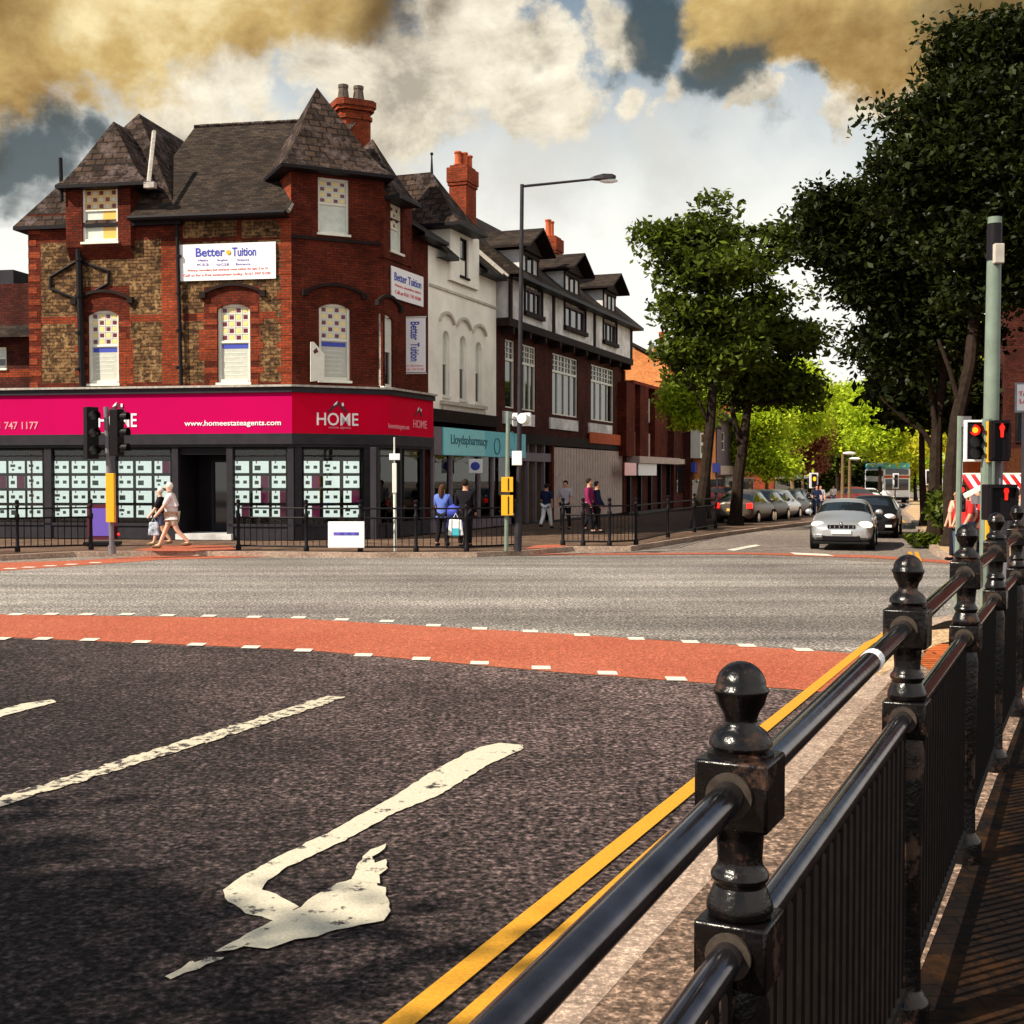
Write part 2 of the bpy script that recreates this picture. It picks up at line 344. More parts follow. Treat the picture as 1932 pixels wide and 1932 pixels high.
# ------------------------------------------------------------------ mesh builder
class Fr:
    """vertical facade frame: s along (to the right seen from outside), n outwards, z up"""
    def __init__(s, o, az):
        s.o = Vector((o[0], o[1], 0)); a = R(az); s.az = az
        s.d = Vector((math.sin(a), math.cos(a), 0)); s.n = Vector((s.d.y, -s.d.x, 0))
    def P(s, a, n, z): return s.o + s.d * a + s.n * n + Vector((0, 0, z))
    def px(s, u, v, n=0.0):
        r = ray(u, v); o = s.o + s.n * n
        k = (o - CAM).dot(s.n) / r.dot(s.n); p = CAM + r * k
        return (p - o).dot(s.d), p.z
    def rect(s, u0, v0, u1, v1, n=0.0):
        um, vm = (u0 + u1) / 2, (v0 + v1) / 2
        return s.px(u0, vm, n)[0], s.px(u1, vm, n)[0], s.px(um, v1, n)[1], s.px(um, v0, n)[1]
WORLD = Fr((0, 0), 90)
class MB:
    def __init__(s): s.v = []; s.f = []; s.m = []
    def add(s, vs, fs, m=0):
        k = len(s.v); s.v += [tuple(v) for v in vs]
        for f in fs: s.f.append(tuple(i + k for i in f)); s.m.append(m)
        return s
    def quad(s, a, b, c, d, m=0): return s.add([a, b, c, d], [(0, 1, 2, 3)], m)
    def poly(s, pts, m=0): return s.add(pts, [tuple(range(len(pts)))], m)
    def hexa(s, p, m=0):  # 8 points: bottom 4 ccw, top 4
        return s.add(p, [(3, 2, 1, 0), (4, 5, 6, 7), (0, 1, 5, 4), (1, 2, 6, 5), (2, 3, 7, 6), (3, 0, 4, 7)], m)
    def fbox(s, fr, s0, s1, n0, n1, z0, z1, m=0):
        if s0 > s1: s0, s1 = s1, s0
        if n0 > n1: n0, n1 = n1, n0
        if z0 > z1: z0, z1 = z1, z0
        P = fr.P
        return s.hexa([P(s0, n1, z0), P(s1, n1, z0), P(s1, n0, z0), P(s0, n0, z0), P(s0, n1, z1), P(s1, n1, z1), P(s1, n0, z1), P(s0, n0, z1)], m)
    def box(s, x0, x1, y0, y1, z0, z1, m=0):
        return s.hexa([(x0, y0, z0), (x1, y0, z0), (x1, y1, z0), (x0, y1, z0), (x0, y0, z1), (x1, y0, z1), (x1, y1, z1), (x0, y1, z1)], m)
    def prism(s, pts, z0, z1, m=0, mtop=None):
        n = len(pts); A = [(p[0], p[1], z0) for p in pts]; B = [(p[0], p[1], z1) for p in pts]
        s.add(A + B, [(i, (i + 1) % n, n + (i + 1) % n, n + i) for i in range(n)], m)
        s.poly(B, m if mtop is None else mtop); s.poly(A[::-1], m); return s
    def fprism(s, fr, pts, n0, n1, m=0):
        """polygon given in (s,z) extruded from n0 to n1 (n1 = front)"""
        k = len(pts); A = [fr.P(a, n1, z) for a, z in pts]; B = [fr.P(a, n0, z) for a, z in pts]
        s.add(A + B, [tuple(range(k)), tuple(range(2 * k - 1, k - 1, -1))] + [(i, k + i, k + (i + 1) % k, (i + 1) % k) for i in range(k)], m); return s
    def tube(s, pts, r, seg=8, m=0, cap=True):
        pts = [Vector(p) for p in pts]; n = len(pts)
        if isinstance(r, (int, float)): r = [r] * n
        rings = []; up = None
        for i, p in enumerate(pts):
            t = (pts[min(i + 1, n - 1)] - pts[max(i - 1, 0)]).normalized()
            if up is None:
                a = Vector((0, 0, 1)) if abs(t.z) < .9 else Vector((1, 0, 0)); up = t.cross(a).normalized()
            up = (up - t * up.dot(t)).normalized(); w = t.cross(up)
            rings.append([p + (up * math.cos(2 * math.pi * j / seg) + w * math.sin(2 * math.pi * j / seg)) * r[i] for j in range(seg)])
        V = [v for g in rings for v in g]
        Fc = [(i * seg + j, i * seg + (j + 1) % seg, (i + 1) * seg + (j + 1) % seg, (i + 1) * seg + j) for i in range(n - 1) for j in range(seg)]
        if cap: Fc += [tuple(range(seg))[::-1], tuple(range((n - 1) * seg, n * seg))]
        return s.add(V, Fc, m)
    def lathe(s, prof, o=(0, 0, 0), seg=20, m=0, rot=0.0):
        o = Vector(o); n = len(prof)
        V = [o + Vector((r * math.cos(rot + 2 * math.pi * j / seg), r * math.sin(rot + 2 * math.pi * j / seg), z)) for r, z in prof for j in range(seg)]
        Fc = [(i * seg + j, i * seg + (j + 1) % seg, (i + 1) * seg + (j + 1) % seg, (i + 1) * seg + j) for i in range(n - 1) for j in range(seg)]
        Fc += [tuple(range(seg))[::-1], tuple(range((n - 1) * seg, n * seg))]
        return s.add(V, Fc, m)
    def ell(s, c, r, seg=12, rings=8, m=0):
        return s.lathe([(max(1e-4, math.sin(math.pi * i / rings)) * 1, -math.cos(math.pi * i / rings)) for i in range(rings + 1)], seg=seg, m=m)._scale_last(c, r, seg * (rings + 1))
    def _scale_last(s, c, r, n):
        if isinstance(r, (int, float)): r = (r, r, r)
        for i in range(len(s.v) - n, len(s.v)):
            v = s.v[i]; s.v[i] = (c[0] + v[0] * r[0], c[1] + v[1] * r[1], c[2] + v[2] * r[2])
        return s
    def build(s, name, mats, parent=None, smooth=False, bevel=0, angle=35, inv=None):
        me = bpy.data.meshes.new(name)
        v = s.v
        if parent is not None and parent.type is not None:
            mw = world_of(parent).inverted(); v = [tuple(mw @ Vector(q)) for q in v]
        me.from_pydata(v, [], s.f)
        if not isinstance(mats, (list, tuple)): mats = [mats]
        for q in mats: me.materials.append(MATS[q] if isinstance(q, str) else q)
        me.polygons.foreach_set('material_index', s.m)
        uvl = me.uv_layers.new(name='UVMap')
        me.update()
        uvs = np.empty(len(me.loops) * 2, dtype=np.float32)
        W = [Vector(q) for q in s.v]
        for p in me.polygons:
            n = p.normal
            vs = [W[me.loops[l].vertex_index] for l in p.loop_indices]
            n = Vector((0, 0, 0))
            for i in range(len(vs)):
                a, b = vs[i], vs[(i + 1) % len(vs)]; n += a.cross(b)
            if n.length < 1e-12: n = Vector((0, 0, 1))
            n.normalize()
            t = Vector((0, 0, 1)).cross(n)
            t = Vector((1, 0, 0)) if t.length < .05 else t.normalized()
            bt = n.cross(t)
            for l, q in zip(p.loop_indices, vs): uvs[2 * l] = q.dot(t); uvs[2 * l + 1] = q.dot(bt)
        uvl.data.foreach_set('uv', uvs)
        if smooth:
            me.polygons.foreach_set('use_smooth', [True] * len(me.polygons))
            me.set_sharp_from_angle(angle=R(angle))
        me.update()
        o = bpy.data.objects.new(name, me); COL.objects.link(o)
        if parent is not None: o.parent = parent
        if bevel:
            b = o.modifiers.new('bevel', 'BEVEL'); b.width = bevel; b.segments = 2; b.limit_method = 'ANGLE'
        return o

def each(mb, name, mats, parent, **k):
    """one mesh object for every connected piece of the builder"""
    par = list(range(len(mb.v)))
    def find(a):
        while par[a] != a: par[a] = par[par[a]]; a = par[a]
        return a
    for f in mb.f:
        for i in f[1:]: par[find(i)] = find(f[0])
    g = {}
    for f, m in zip(mb.f, mb.m): g.setdefault(find(f[0]), []).append((f, m))
    out = []
    for fs in g.values():
        b = MB(); mp = {}
        for f, m in fs:
            for i in f:
                if i not in mp: mp[i] = len(b.v); b.v.append(mb.v[i])
            b.f.append(tuple(mp[i] for i in f)); b.m.append(m)
        out.append(b.build(name, mats, parent, **k))
    return out
def world_of(o):
    m = Matrix.LocRotScale(o.location, o.rotation_euler, o.scale)
    return world_of(o.parent) @ m if o.parent else m
def tag(o, label=None, cat=None, group=None, kind=None):
    if label: o['label'] = label
    if cat: o['category'] = cat
    if group: o['group'] = group
    if kind: o['kind'] = kind
    return o
def thing(name, label, cat, loc=(0, 0, 0), rz=0.0, group=None):
    o = bpy.data.objects.new(name, None); COL.objects.link(o); o.empty_display_size = .3
    o.location = loc; o.rotation_euler = (0, 0, rz); return tag(o, label, cat, group)
def copy_tree(o, loc=None, rz=None, label=None, parent=None):
    c = o.copy(); COL.objects.link(c)
    if parent is not None: c.parent = parent
    if loc is not None: c.location = loc
    if rz is not None: c.rotation_euler = (0, 0, rz)
    if label: c['label'] = label
    for ch in [x for x in COL.objects if x.parent == o and x is not c]: copy_tree(ch, parent=c)
    return c
def text(body, fr, s_c, n, z_c, h, width, material, parent, name='lettering', ext=.01, bold=0.0, turn=0.0):
    """real letter meshes standing on a facade frame"""
    cu = bpy.data.curves.new(name, 'FONT'); cu.body = body; cu.align_x = 'CENTER'; cu.align_y = 'CENTER'; cu.extrude = .005; cu.offset = bold; cu.resolution_u = 3
    tmp = bpy.data.objects.new(name, cu); me = tmp.to_mesh()
    V = [tuple(v.co) for v in me.vertices]; Fc = [tuple(p.vertices) for p in me.polygons]; tmp.to_mesh_clear(); bpy.data.objects.remove(tmp)
    xs = [v[0] for v in V]; ys = [v[1] for v in V]; w0, h0 = max(xs) - min(xs), max(ys) - min(ys); cx, cy = (max(xs) + min(xs)) / 2, (max(ys) + min(ys)) / 2
    mb = MB(); c_, s_ = math.cos(turn), math.sin(turn); P = []
    for x, y, z in V:
        a = (x - cx) / w0 * width; b = (y - cy) / h0 * h; P.append(fr.P(s_c + a * c_ - b * s_, n + z, z_c + a * s_ + b * c_))
    mb.add(P, Fc); return mb.build(name, material, parent)
# ------------------------------------------------------------------ ground
def sheet(name, pts, z, m, thick=0):
    mb = MB()
    if thick: mb.prism(pts, z - thick, z)
    else: mb.poly([(p[0], p[1], z) for p in pts])
    o = mb.build(name, m); o['kind'] = 'structure'; return o
def strip(line, w0, w1):
    """offset polyline band between lateral offsets w0,w1 (to the right of travel)"""
    L = [Vector(p).to_2d() for p in line]; A = []; B = []
    for i, p in enumerate(L):
        t = (L[min(i + 1, len(L) - 1)] - L[max(i - 1, 0)]).normalized(); n = Vector((t.y, -t.x))
        A.append(p + n * w0); B.append(p + n * w1)
    return A, B
def band(mb, line, w0, w1, z, m=0, zf=None):
    A, B = strip(line, w0, w1)
    for i in range(len(A) - 1):
        q = [A[i], B[i], B[i + 1], A[i + 1]]
        mb.poly([(p.x, p.y, z + (gz(p.y) if zf else 0)) for p in q], m)
    return mb
mb = MB()
ys = [-60, -10, 20, 45, 70, 100, 140, 185, 600]
for a, b in zip(ys[:-1], ys[1:]): mb.quad((-400, a, gz(a)), (400, a, gz(a)), (400, b, gz(b)), (-400, b, gz(b)))
mb.build('road', 'asphalt_far')['kind'] = 'structure'
# junction asphalt and the coarser foreground lane surface
def gp(*pts, z=0.0): return [G(u, v, z).to_2d() for u, v in pts]
far_edge = gp((-900, 1092), (0, 1078), (300, 1056), (560, 1052), (1000, 1049), (1400, 1048), (1800, 1068), (2600, 1078))
sheet('junction_surface', far_edge + gp((2600, 1240), (1640, 1232), (1100, 1199), (560, 1168), (0, 1160), (-900, 1160)), .004, 'asphalt')
fg = gp((-900, 1204), (0, 1204), (570, 1228), (1060, 1271), (1500, 1304), (2100, 1345)) + [Vector((30, -12)), Vector((-60, -12))]
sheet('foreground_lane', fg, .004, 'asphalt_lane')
red = gp((-900, 1160), (0, 1160), (560, 1168), (1100, 1199), (1640, 1236), (1700, 1242)) + gp((1640, 1315), (1500, 1302), (1060, 1270), (570, 1227), (0, 1203), (-900, 1203))
sheet('red_crossing_band', red, .008, 'red_surface')
sheet('far_red_crossing_band', gp((-900, 1070), (0, 1062), (150, 1058), (420, 1040), (620, 1040), (600, 1048), (300, 1057), (0, 1078), (-900, 1094)), .009, 'red_surface')
sheet('side_red_crossing_band', gp((1000, 1045), (1400, 1043), (1640, 1048), (1800, 1059), (1800, 1064), (1640, 1053), (1400, 1046), (1000, 1048)), .009, 'red_surface')

# painted marks
def mark(name, pts, m='white_paint', z=.012):
    q0 = gp(*pts); q = []; rr = random.Random(len(pts) * 7 + int(pts[0][0]))
    for a, b in zip(q0, q0[1:] + q0[:1]):      # worn, slightly ragged edges
        k = max(1, min(60, int((b - a).length / .05)))
        for i in range(k):
            p = a.lerp(b, i / k); j = .007 + .014 * (m == 'white_worn'); q.append(p + Vector((rr.gauss(0, j * .5), rr.gauss(0, j))))
    return sheet(name, q, z + (gz(min(p.y for p in q))), m)
for i, (u, v) in enumerate([(32, 1160), (98, 1159.5), (165, 1160), (240, 1160), (317, 1162), (395, 1163), (480, 1165), (564, 1166), (645, 1170), (730, 1173), (818, 1181), (905, 1187), (1001, 1192), (1098, 1199), (1200, 1206), (1302, 1212), (1408, 1219), (1515, 1227)]):
    g = G(u, v); mark_w = .16
    sheet('crossing_stud', [Vector((g.x - .10, g.y - .13)), Vector((g.x + .10, g.y - .15)), Vector((g.x + .10, g.y + .10)), Vector((g.x - .10, g.y + .12))], .013, 'white_solid')
for i, (u, v) in enumerate([(2, 1206), (82, 1206), (170, 1208), (268, 1212), (372, 1217), (474, 1222), (573, 1228), (686, 1237), (795, 1244), (905, 1252), (1021, 1261), (1146, 1271), (1275, 1282)]):
    g = G(u, v)
    sheet('crossing_stud', [Vector((g.x - .10, g.y - .12)), Vector((g.x + .10, g.y - .14)), Vector((g.x + .10, g.y + .09)), Vector((g.x - .10, g.y + .11))], .013, 'white_solid')
for i, u in enumerate([20, 55, 95, 135, 180]):
    g = G(u, 1075 - u * .07)
    sheet('crossing_stud', [Vector((g.x - .13, g.y - .15)), Vector((g.x + .13, g.y - .15)), Vector((g.x + .13, g.y + .12)), Vector((g.x - .13, g.y + .12))], .014, 'white_solid')
mark('lane_line', [(-260, 1415), (-60, 1360), (40, 1330), (98, 1322), (108, 1327), (40, 1344), (-60, 1372), (-260, 1432)], 'white_paint')
mark('lane_line', [(-400, 1632), (-100, 1545), (0, 1508), (250, 1430), (450, 1368), (618, 1315), (650, 1318), (452, 1384), (250, 1447), (0, 1524), (-100, 1562), (-400, 1650)], 'white_worn')
mark('turn_arrow', [(942, 1404), (986, 1408), (988, 1416), (926, 1443), (829, 1503), (748, 1536), (640, 1594), (543, 1640), (504, 1664), (492, 1683), (519, 1691), (566, 1714), (523, 1743), (465, 1726), (430, 1706), (420, 1685), (457, 1656), (523, 1621), (620, 1574), (748, 1503), (810, 1462), (880, 1424), (907, 1412)][::-1], 'white_paint')
mark('turn_arrow_head', [(403, 1803), (453, 1776), (515, 1743), (568, 1718), (581, 1704), (636, 1671), (655, 1668), (678, 1654), (690, 1662), (709, 1664), (712, 1676), (726, 1680), (730, 1702), (738, 1724), (724, 1743), (680, 1752), (636, 1760), (600, 1772), (558, 1778), (530, 1790), (504, 1795), (461, 1791), (440, 1800)][::-1], 'white_paint', z=.016)
mark('arrow_remnant', [(664, 1664), (674, 1640), (684, 1622), (700, 1609), (728, 1598), (722, 1610), (704, 1622), (708, 1634), (729, 1627), (731, 1645), (716, 1656), (716, 1672), (690, 1672)][::-1], 'white_paint', z=.0175)
mark('arrow_remnant', [(310, 1846), (345, 1826), (420, 1812), (415, 1818), (370, 1836), (320, 1850)], 'white_worn')
# double yellow lines and kerb of the near footway
ya = G(760, 1932).to_2d(); yb = G(1640, 1215).to_2d(); yd = (yb - ya).normalized()
y0 = ya - yd * 9; yn = Vector((yd.y, -yd.x))
corner = [yb + yd * .5 + yn * .05, G(1672, 1196).to_2d(), G(1705, 1183).to_2d(), G(1760, 1172).to_2d(), G(1850, 1166).to_2d(), G(2000, 1164).to_2d(), G(2600, 1164).to_2d()]
yl = [y0, ya, ya.lerp(yb, .5), yb] + corner[0:1]
for w0, w1 in ((-.055, .055), (.165, .265)):
    m2 = MB(); band(m2, yl + corner[1:3], w0, w1, .014); m2.build('yellow_line', 'yellow_paint')['kind'] = 'structure'
kl = [y0, ya, ya.lerp(yb, .5), yb - yd * 1.4]
kl = [p + yn * .42 for p in kl] + [G(1700, 1205).to_2d(), G(1740, 1190).to_2d(), G(1800, 1180).to_2d(), G(1900, 1176).to_2d(), G(2600, 1174).to_2d()]
mb = MB(); band(mb, yl[:4], .27, .42, .011); mb.build('gutter_strip', 'gutter')['kind'] = 'structure'
A, B = strip(kl, 0, .30)
mb = MB()
for i in range(len(A) - 1):
    zz = .15
    mb.quad((*A[i], zz), (*B[i], zz), (*B[i + 1], zz), (*A[i + 1], zz)); mb.quad((*A[i], -.05), (*A[i], zz), (*A[i + 1], zz), (*A[i + 1], -.05))
mb.build('near_kerb', 'kerb_stone')['kind'] = 'structure'
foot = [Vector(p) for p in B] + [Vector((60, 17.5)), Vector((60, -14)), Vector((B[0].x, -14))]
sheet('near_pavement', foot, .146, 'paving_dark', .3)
vl = [Vector(p) for p in kl[:4]]; vb = strip(kl[:4], .30, 0)[0]; vf = [Vector((-5.5, -8)), Vector((-1.9, -2.2)), Vector((.444, 2.35)), Vector((4.6, 10.75))]
sheet('kerbside_slabs', [*vb, *vf[::-1]], .1485, 'kerbside_tarmac')
# tactile slabs by the crossing on the near side
def slab(name, pts, z, m): return sheet(name, [G(u, v, z).to_2d() for u, v in pts], z, m)
slab('tactile_slabs', [(1755, 1215), (1885, 1215), (1990, 1240), (1990, 1302), (1880, 1300), (1800, 1300), (1735, 1250)], .152, 'tactile_paving')
slab('pale_slabs', [(1702, 1205), (1745, 1190), (1860, 1180), (1860, 1196), (1770, 1215), (1720, 1240), (1660, 1275), (1640, 1262)], .154, 'pavement_light')

# far corner pavement in front of the shops
ke = gp((-900, 1086), (-300, 1072), (0, 1058), (140, 1051), (300, 1049), (450, 1050), (700, 1053), (900, 1052), (1010, 1047), (1080, 1040), (1190, 1040), (1350, 1014), (1500, 992), (1600, 975), z=0)
A, B = strip(ke, 0, -.16)
def curb(name, A, B, h=.12):
    mb = MB()
    for i in range(len(A) - 1):
        a, b, c, d = A[i], B[i], B[i + 1], A[i + 1]; za, zd = gz(a[1]), gz(d[1])
        mb.quad((*a, za + h), (*b, za + h), (*c, zd + h), (*d, zd + h)); mb.quad((*a, za - .05), (*a, za + h), (*d, zd + h), (*d, zd - .05))
    o = mb.build(name, 'kerb_stone'); o['kind'] = 'structure'
curb('corner_kerb', A, B, .13)
mb = MB()
bk = [Vector((-60, 45)), Vector((-40, 60)), Vector((-20, 60)), Vector((-12, 60)), Vector((-10, 60)), Vector((-8, 60)), Vector((-6, 60)), Vector((-4, 60)), Vector((-3, 60)), Vector((-2, 60)), Vector((0, 62)), Vector((2, 66)), Vector((6, 75)), Vector((10, 85))]
for i in range(len(B) - 1):
    q = [B[i], bk[i], bk[i + 1], B[i + 1]]
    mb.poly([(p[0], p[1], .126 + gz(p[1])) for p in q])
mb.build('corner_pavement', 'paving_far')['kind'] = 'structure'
sheet('dropped_kerb_surface', [G(u, v, .13).to_2d() for u, v in [(250, 1038), (310, 1029), (430, 1029), (450, 1038), (380, 1040), (300, 1040)]], .134, 'red_surface')
sheet('dropped_corner_surface', [G(u, v, .13).to_2d() for u, v in [(985, 1037), (1010, 1029), (1060, 1027), (1075, 1029), (1050, 1033)]], .134, 'red_surface')
# pavement of the left side street arm beyond (between shops and trees), right far corner with the big trees
rf = gp((1795, 1063), (1900, 1068), (2600, 1072), z=0)
pts = [rf[0]] + rf[1:]
rl = [G(1795, 1063).to_2d(), G(1760, 1046).to_2d(), G(1735, 1010).to_2d(), G(1715, 975).to_2d(), Vector((24, 75)), Vector((36, 110)), Vector((48, 150))]
A, B = strip([rf[2], rf[1]] + rl, 0, .2)
curb('tree_corner_kerb', A, B, .13)
mb = MB()
bk = [Vector((60, 26))] * 1 + [Vector((60, 27)), Vector((60, 28)), Vector((60, 30)), Vector((60, 36)), Vector((60, 48)), Vector((70, 75)), Vector((80, 110)), Vector((90, 150))]
for i in range(len(B) - 1):
    mb.poly([(p[0], p[1], .126 + gz(p[1])) for p in [B[i], B[i + 1], bk[i + 1], bk[i]]][::-1])
mb.build('tree_corner_pavement', 'pavement_light')['kind'] = 'structure'
# lines on the far street
for a in ((G(1722, 1060).to_2d(), G(1700, 985).to_2d(), Vector((21.5, 70))), (G(1735, 1060).to_2d(), G(1710, 985).to_2d(), Vector((22, 70)))):
    m2 = MB(); band(m2, a, -.05, .05, .012, zf=1); m2.build('yellow_line', 'yellow_paint')['kind'] = 'structure'
mark('lane_line', [(1370, 1038), (1425, 1028), (1435, 1030), (1385, 1040)], 'white_solid')
mark('lane_line', [(1490, 1043), (1560, 1046), (1575, 1050), (1500, 1047)], 'white_solid')

# ------------------------------------------------------------------ facade helpers
def wall(mb, fr, s0, s1, z0, z1, openings=(), regions=(), m=0, depth=.2, n=0.0):
    S = sorted({s0, s1, *[x for o in openings for x in o[:2]], *[x for r in regions for x in r[:2]]})
    Z = sorted({z0, z1, *[x for o in openings for x in o[2:4]], *[x for r in regions for x in r[2:4]]})
    S = [x for x in S if s0 <= x <= s1]; Z = [x for x in Z if z0 <= x <= z1]
    for a, b in zip(S[:-1], S[1:]):
        if b - a < 1e-5: continue
        for c, d in zip(Z[:-1], Z[1:]):
            if d - c < 1e-5: continue
            sm, zm = (a + b) / 2, (c + d) / 2
            if any(o[0] < sm < o[1] and o[2] < zm < o[3] for o in openings): continue
            k = m
            for r in regions:
                if r[0] < sm < r[1] and r[2] < zm < r[3]: k = r[4]
            mb.quad(fr.P(a, n, c), fr.P(b, n, c), fr.P(b, n, d), fr.P(a, n, d), k)
    for o in openings:
        a, b, c, d = o[:4]; k = o[4] if len(o) > 4 else m
        mb.quad(fr.P(a, n, c), fr.P(a, n, d), fr.P(a, n - depth, d), fr.P(a, n - depth, c), k)
        mb.quad(fr.P(b, n, d), fr.P(b, n, c), fr.P(b, n - depth, c), fr.P(b, n - depth, d), k)
        mb.quad(fr.P(a, n, d), fr.P(b, n, d), fr.P(b, n - depth, d), fr.P(a, n - depth, d), k)
        mb.quad(fr.P(b, n, c), fr.P(a, n, c), fr.P(a, n - depth, c), fr.P(b, n - depth, c), k)
def arch_fill(mb, fr, a, b, zt, rise, n=.003, depth=.2, m=0):
    N = 10; w = (b - a) / 2; c = (a + b) / 2; Rr = (w * w + rise * rise) / (2 * rise)
    pt = []
    for i in range(N + 1):
        x = -w + 2 * w * i / N; pt.append((c + x, zt - rise + math.sqrt(max(0, Rr * Rr - x * x)) - (Rr - rise)))
    for (x0, h0), (x1, h1) in zip(pt[:-1], pt[1:]):
        mb.quad(fr.P(x0, n, h0), fr.P(x1, n, h1), fr.P(x1, n, zt + .01), fr.P(x0, n, zt + .01), m)
        mb.quad(fr.P(x0, n, h0), fr.P(x0, n - depth, h0), fr.P(x1, n - depth, h1), fr.P(x1, n, h1), m)
def hood(fr, a, b, zt, rise, parent, m='timber_dark', w=.09, out=.1, ends=True, name='hood_mould'):
    mb = MB(); N = 12; hw = (b - a) / 2; c = (a + b) / 2; Rr = (hw * hw + rise * rise) / (2 * rise); P = []
    for i in range(N + 1):
        x = -hw + 2 * hw * i / N; P.append((c + x, zt + math.sqrt(max(0, Rr * Rr - x * x)) - Rr))
    for (x0, h0), (x1, h1) in zip(P[:-1], P[1:]):
        mb.fprism(fr, [(x0, h0), (x1, h1), (x1, h1 + w), (x0, h0 + w)], .002, out)
    if ends:
        for x, h in (P[0], P[-1]): mb.fbox(fr, x - .09, x + .09, .002, out + .02, h - .08, h + .1)
    return mb.build(name, m, parent)
def sash(parent, fr, a, b, c, d, rec=.12, n=0.0, top='stained', bot='blind', fw=.07, mid=.52, rise=0, fm='white_upvc', cols=4, rows=4, cols3=('maroon_glass', 'yellow_glass'), bg='pale_glass', name='window', sill=True):
    """timber sash: frame mesh (part), panes as sub-parts"""
    N = n - rec; mb = MB(); zm = c + (d - c) * (1 - mid)
    mb.fbox(fr, a, a + fw, N - .05, N + .05, c, d); mb.fbox(fr, b - fw, b, N - .05, N + .05, c, d)
    mb.fbox(fr, a + fw, b - fw, N - .05, N + .05, d - fw, d); mb.fbox(fr, a + fw, b - fw, N - .05, N + .06, c, c + fw * 1.3)
    mb.fbox(fr, a + fw, b - fw, N - .04, N + .04, zm - fw * .4, zm + fw * .4)
    if sill: mb.fbox(fr, a - .04, b + .04, N + .05, n + .06, c - .07, c + .0)
    w = mb.build(name, fm, parent, bevel=.006)
    # panes
    for (z0, z1, kind) in ((zm + fw * .4, d - fw, top), (c + fw * 1.3, zm - fw * .4, bot)):
        mb = MB(); x0, x1 = a + fw, b - fw; mats = [bg, *cols3, 'blind', 'window_glass', 'sign_blue', 'amber_glass', 'blind_white', 'white_upvc']
        if kind == 'stained':
            mb.fbox(fr, x0, x1, N - .02, N - .005, z0, z1, 0)
            for i in range(cols):
                for j in range(rows):
                    if (i + j) % 2 == 0 and random.random() < .93 or True:
                        k = 1 if (i + j) % 2 == 0 and (j % 2 == 0 or i % 2) else 2
                        if (i + j) % 2: k = 2
                        cx = x0 + (x1 - x0) * (i + .5) / cols; cz = z0 + (z1 - z0) * (j + .5) / rows
                        ww = (x1 - x0) / cols * .30; hh = (z1 - z0) / rows * .30
                        mb.fbox(fr, cx - ww, cx + ww, N - .004, N + .002, cz - hh, cz + hh, k)
            for i in range(1, cols): x = x0 + (x1 - x0) * i / cols; mb.fbox(fr, x - .006, x + .006, N - .004, N + .006, z0, z1, 8)
            for j in range(1, rows): z = z0 + (z1 - z0) * j / rows; mb.fbox(fr, x0, x1, N - .004, N + .006, z - .006, z + .006, 8)
            mb.build('stained_glass', mats, w)
        elif kind == 'blind':
            mb.fbox(fr, x0, x1, N - .02, N - .004, z0, z1, 3)
            mb.build('pane', mats, w)
        elif kind == 'banner':
            mb.fbox(fr, x0, x1, N - .02, N - .004, z0, z1, 7)
            mb.fbox(fr, x0 + .03, x1 - .03, N - .003, N + .002, z1 - .16, z1 - .03, 5)
            for q in range(7):
                z = z1 - .3 - q * .13
                if z > z0 + .1: mb.fbox(fr, x0 + .1, x1 - .08 - random.random() * .15, N - .003, N + .001, z, z + .03, 3)
            mb.build('pane', mats, w)
        elif kind == 'halfamber':
            xm = x0 + (x1 - x0) * .55
            mb.fbox(fr, x0, xm, N - .02, N - .004, z0, z1, 3); mb.fbox(fr, xm, x1, N - .02, N - .003, z0, z1, 6)
            mb.build('pane', mats, w)
        else:
            mb.fbox(fr, x0, x1, N - .02, N - .004, z0, z1, 4); mb.build('pane', mats, w)
    return w
def gable_dormer(parent, fr, sc, wd, ze, zr, nf, nb, oh=.3, roofm='slate_small', wallm='timber_dark', name='dormer_roof', soff='timber_dark', th=.09):
    """ridge runs square to the facade; sc = centre, wd = roof width"""
    mb = MB(); h = wd / 2
    for sg in (-1, 1):
        a = fr.P(sc, nf, zr); b = fr.P(sc, nb, zr); c = fr.P(sc + sg * h, nb, ze); d = fr.P(sc + sg * h, nf, ze)
        up = Vector((0, 0, th)); q = [a + up, b + up, c + up, d + up]; w = [a, b, c, d]
        if sg < 0: mb.poly(q[::-1] if False else [q[3], q[0], q[1], q[2]], 0)
        else: mb.poly([q[0], q[3], q[2], q[1]], 0)
        mb.poly([w[0], w[1], w[2], w[3]], 1); mb.poly([q[0], q[3], w[3], w[0]], 1); mb.poly([q[3], q[2], w[2], w[3]], 1)
    o = mb.build(name, [roofm, soff], parent)
    mb = MB(); mb.fprism(fr, [(sc - h + oh, ze - .02), (sc + h - oh, ze - .02), (sc, zr - .06 - oh * .6)], nb, nf - oh)
    mb.build('gable', wallm, parent)
    return o
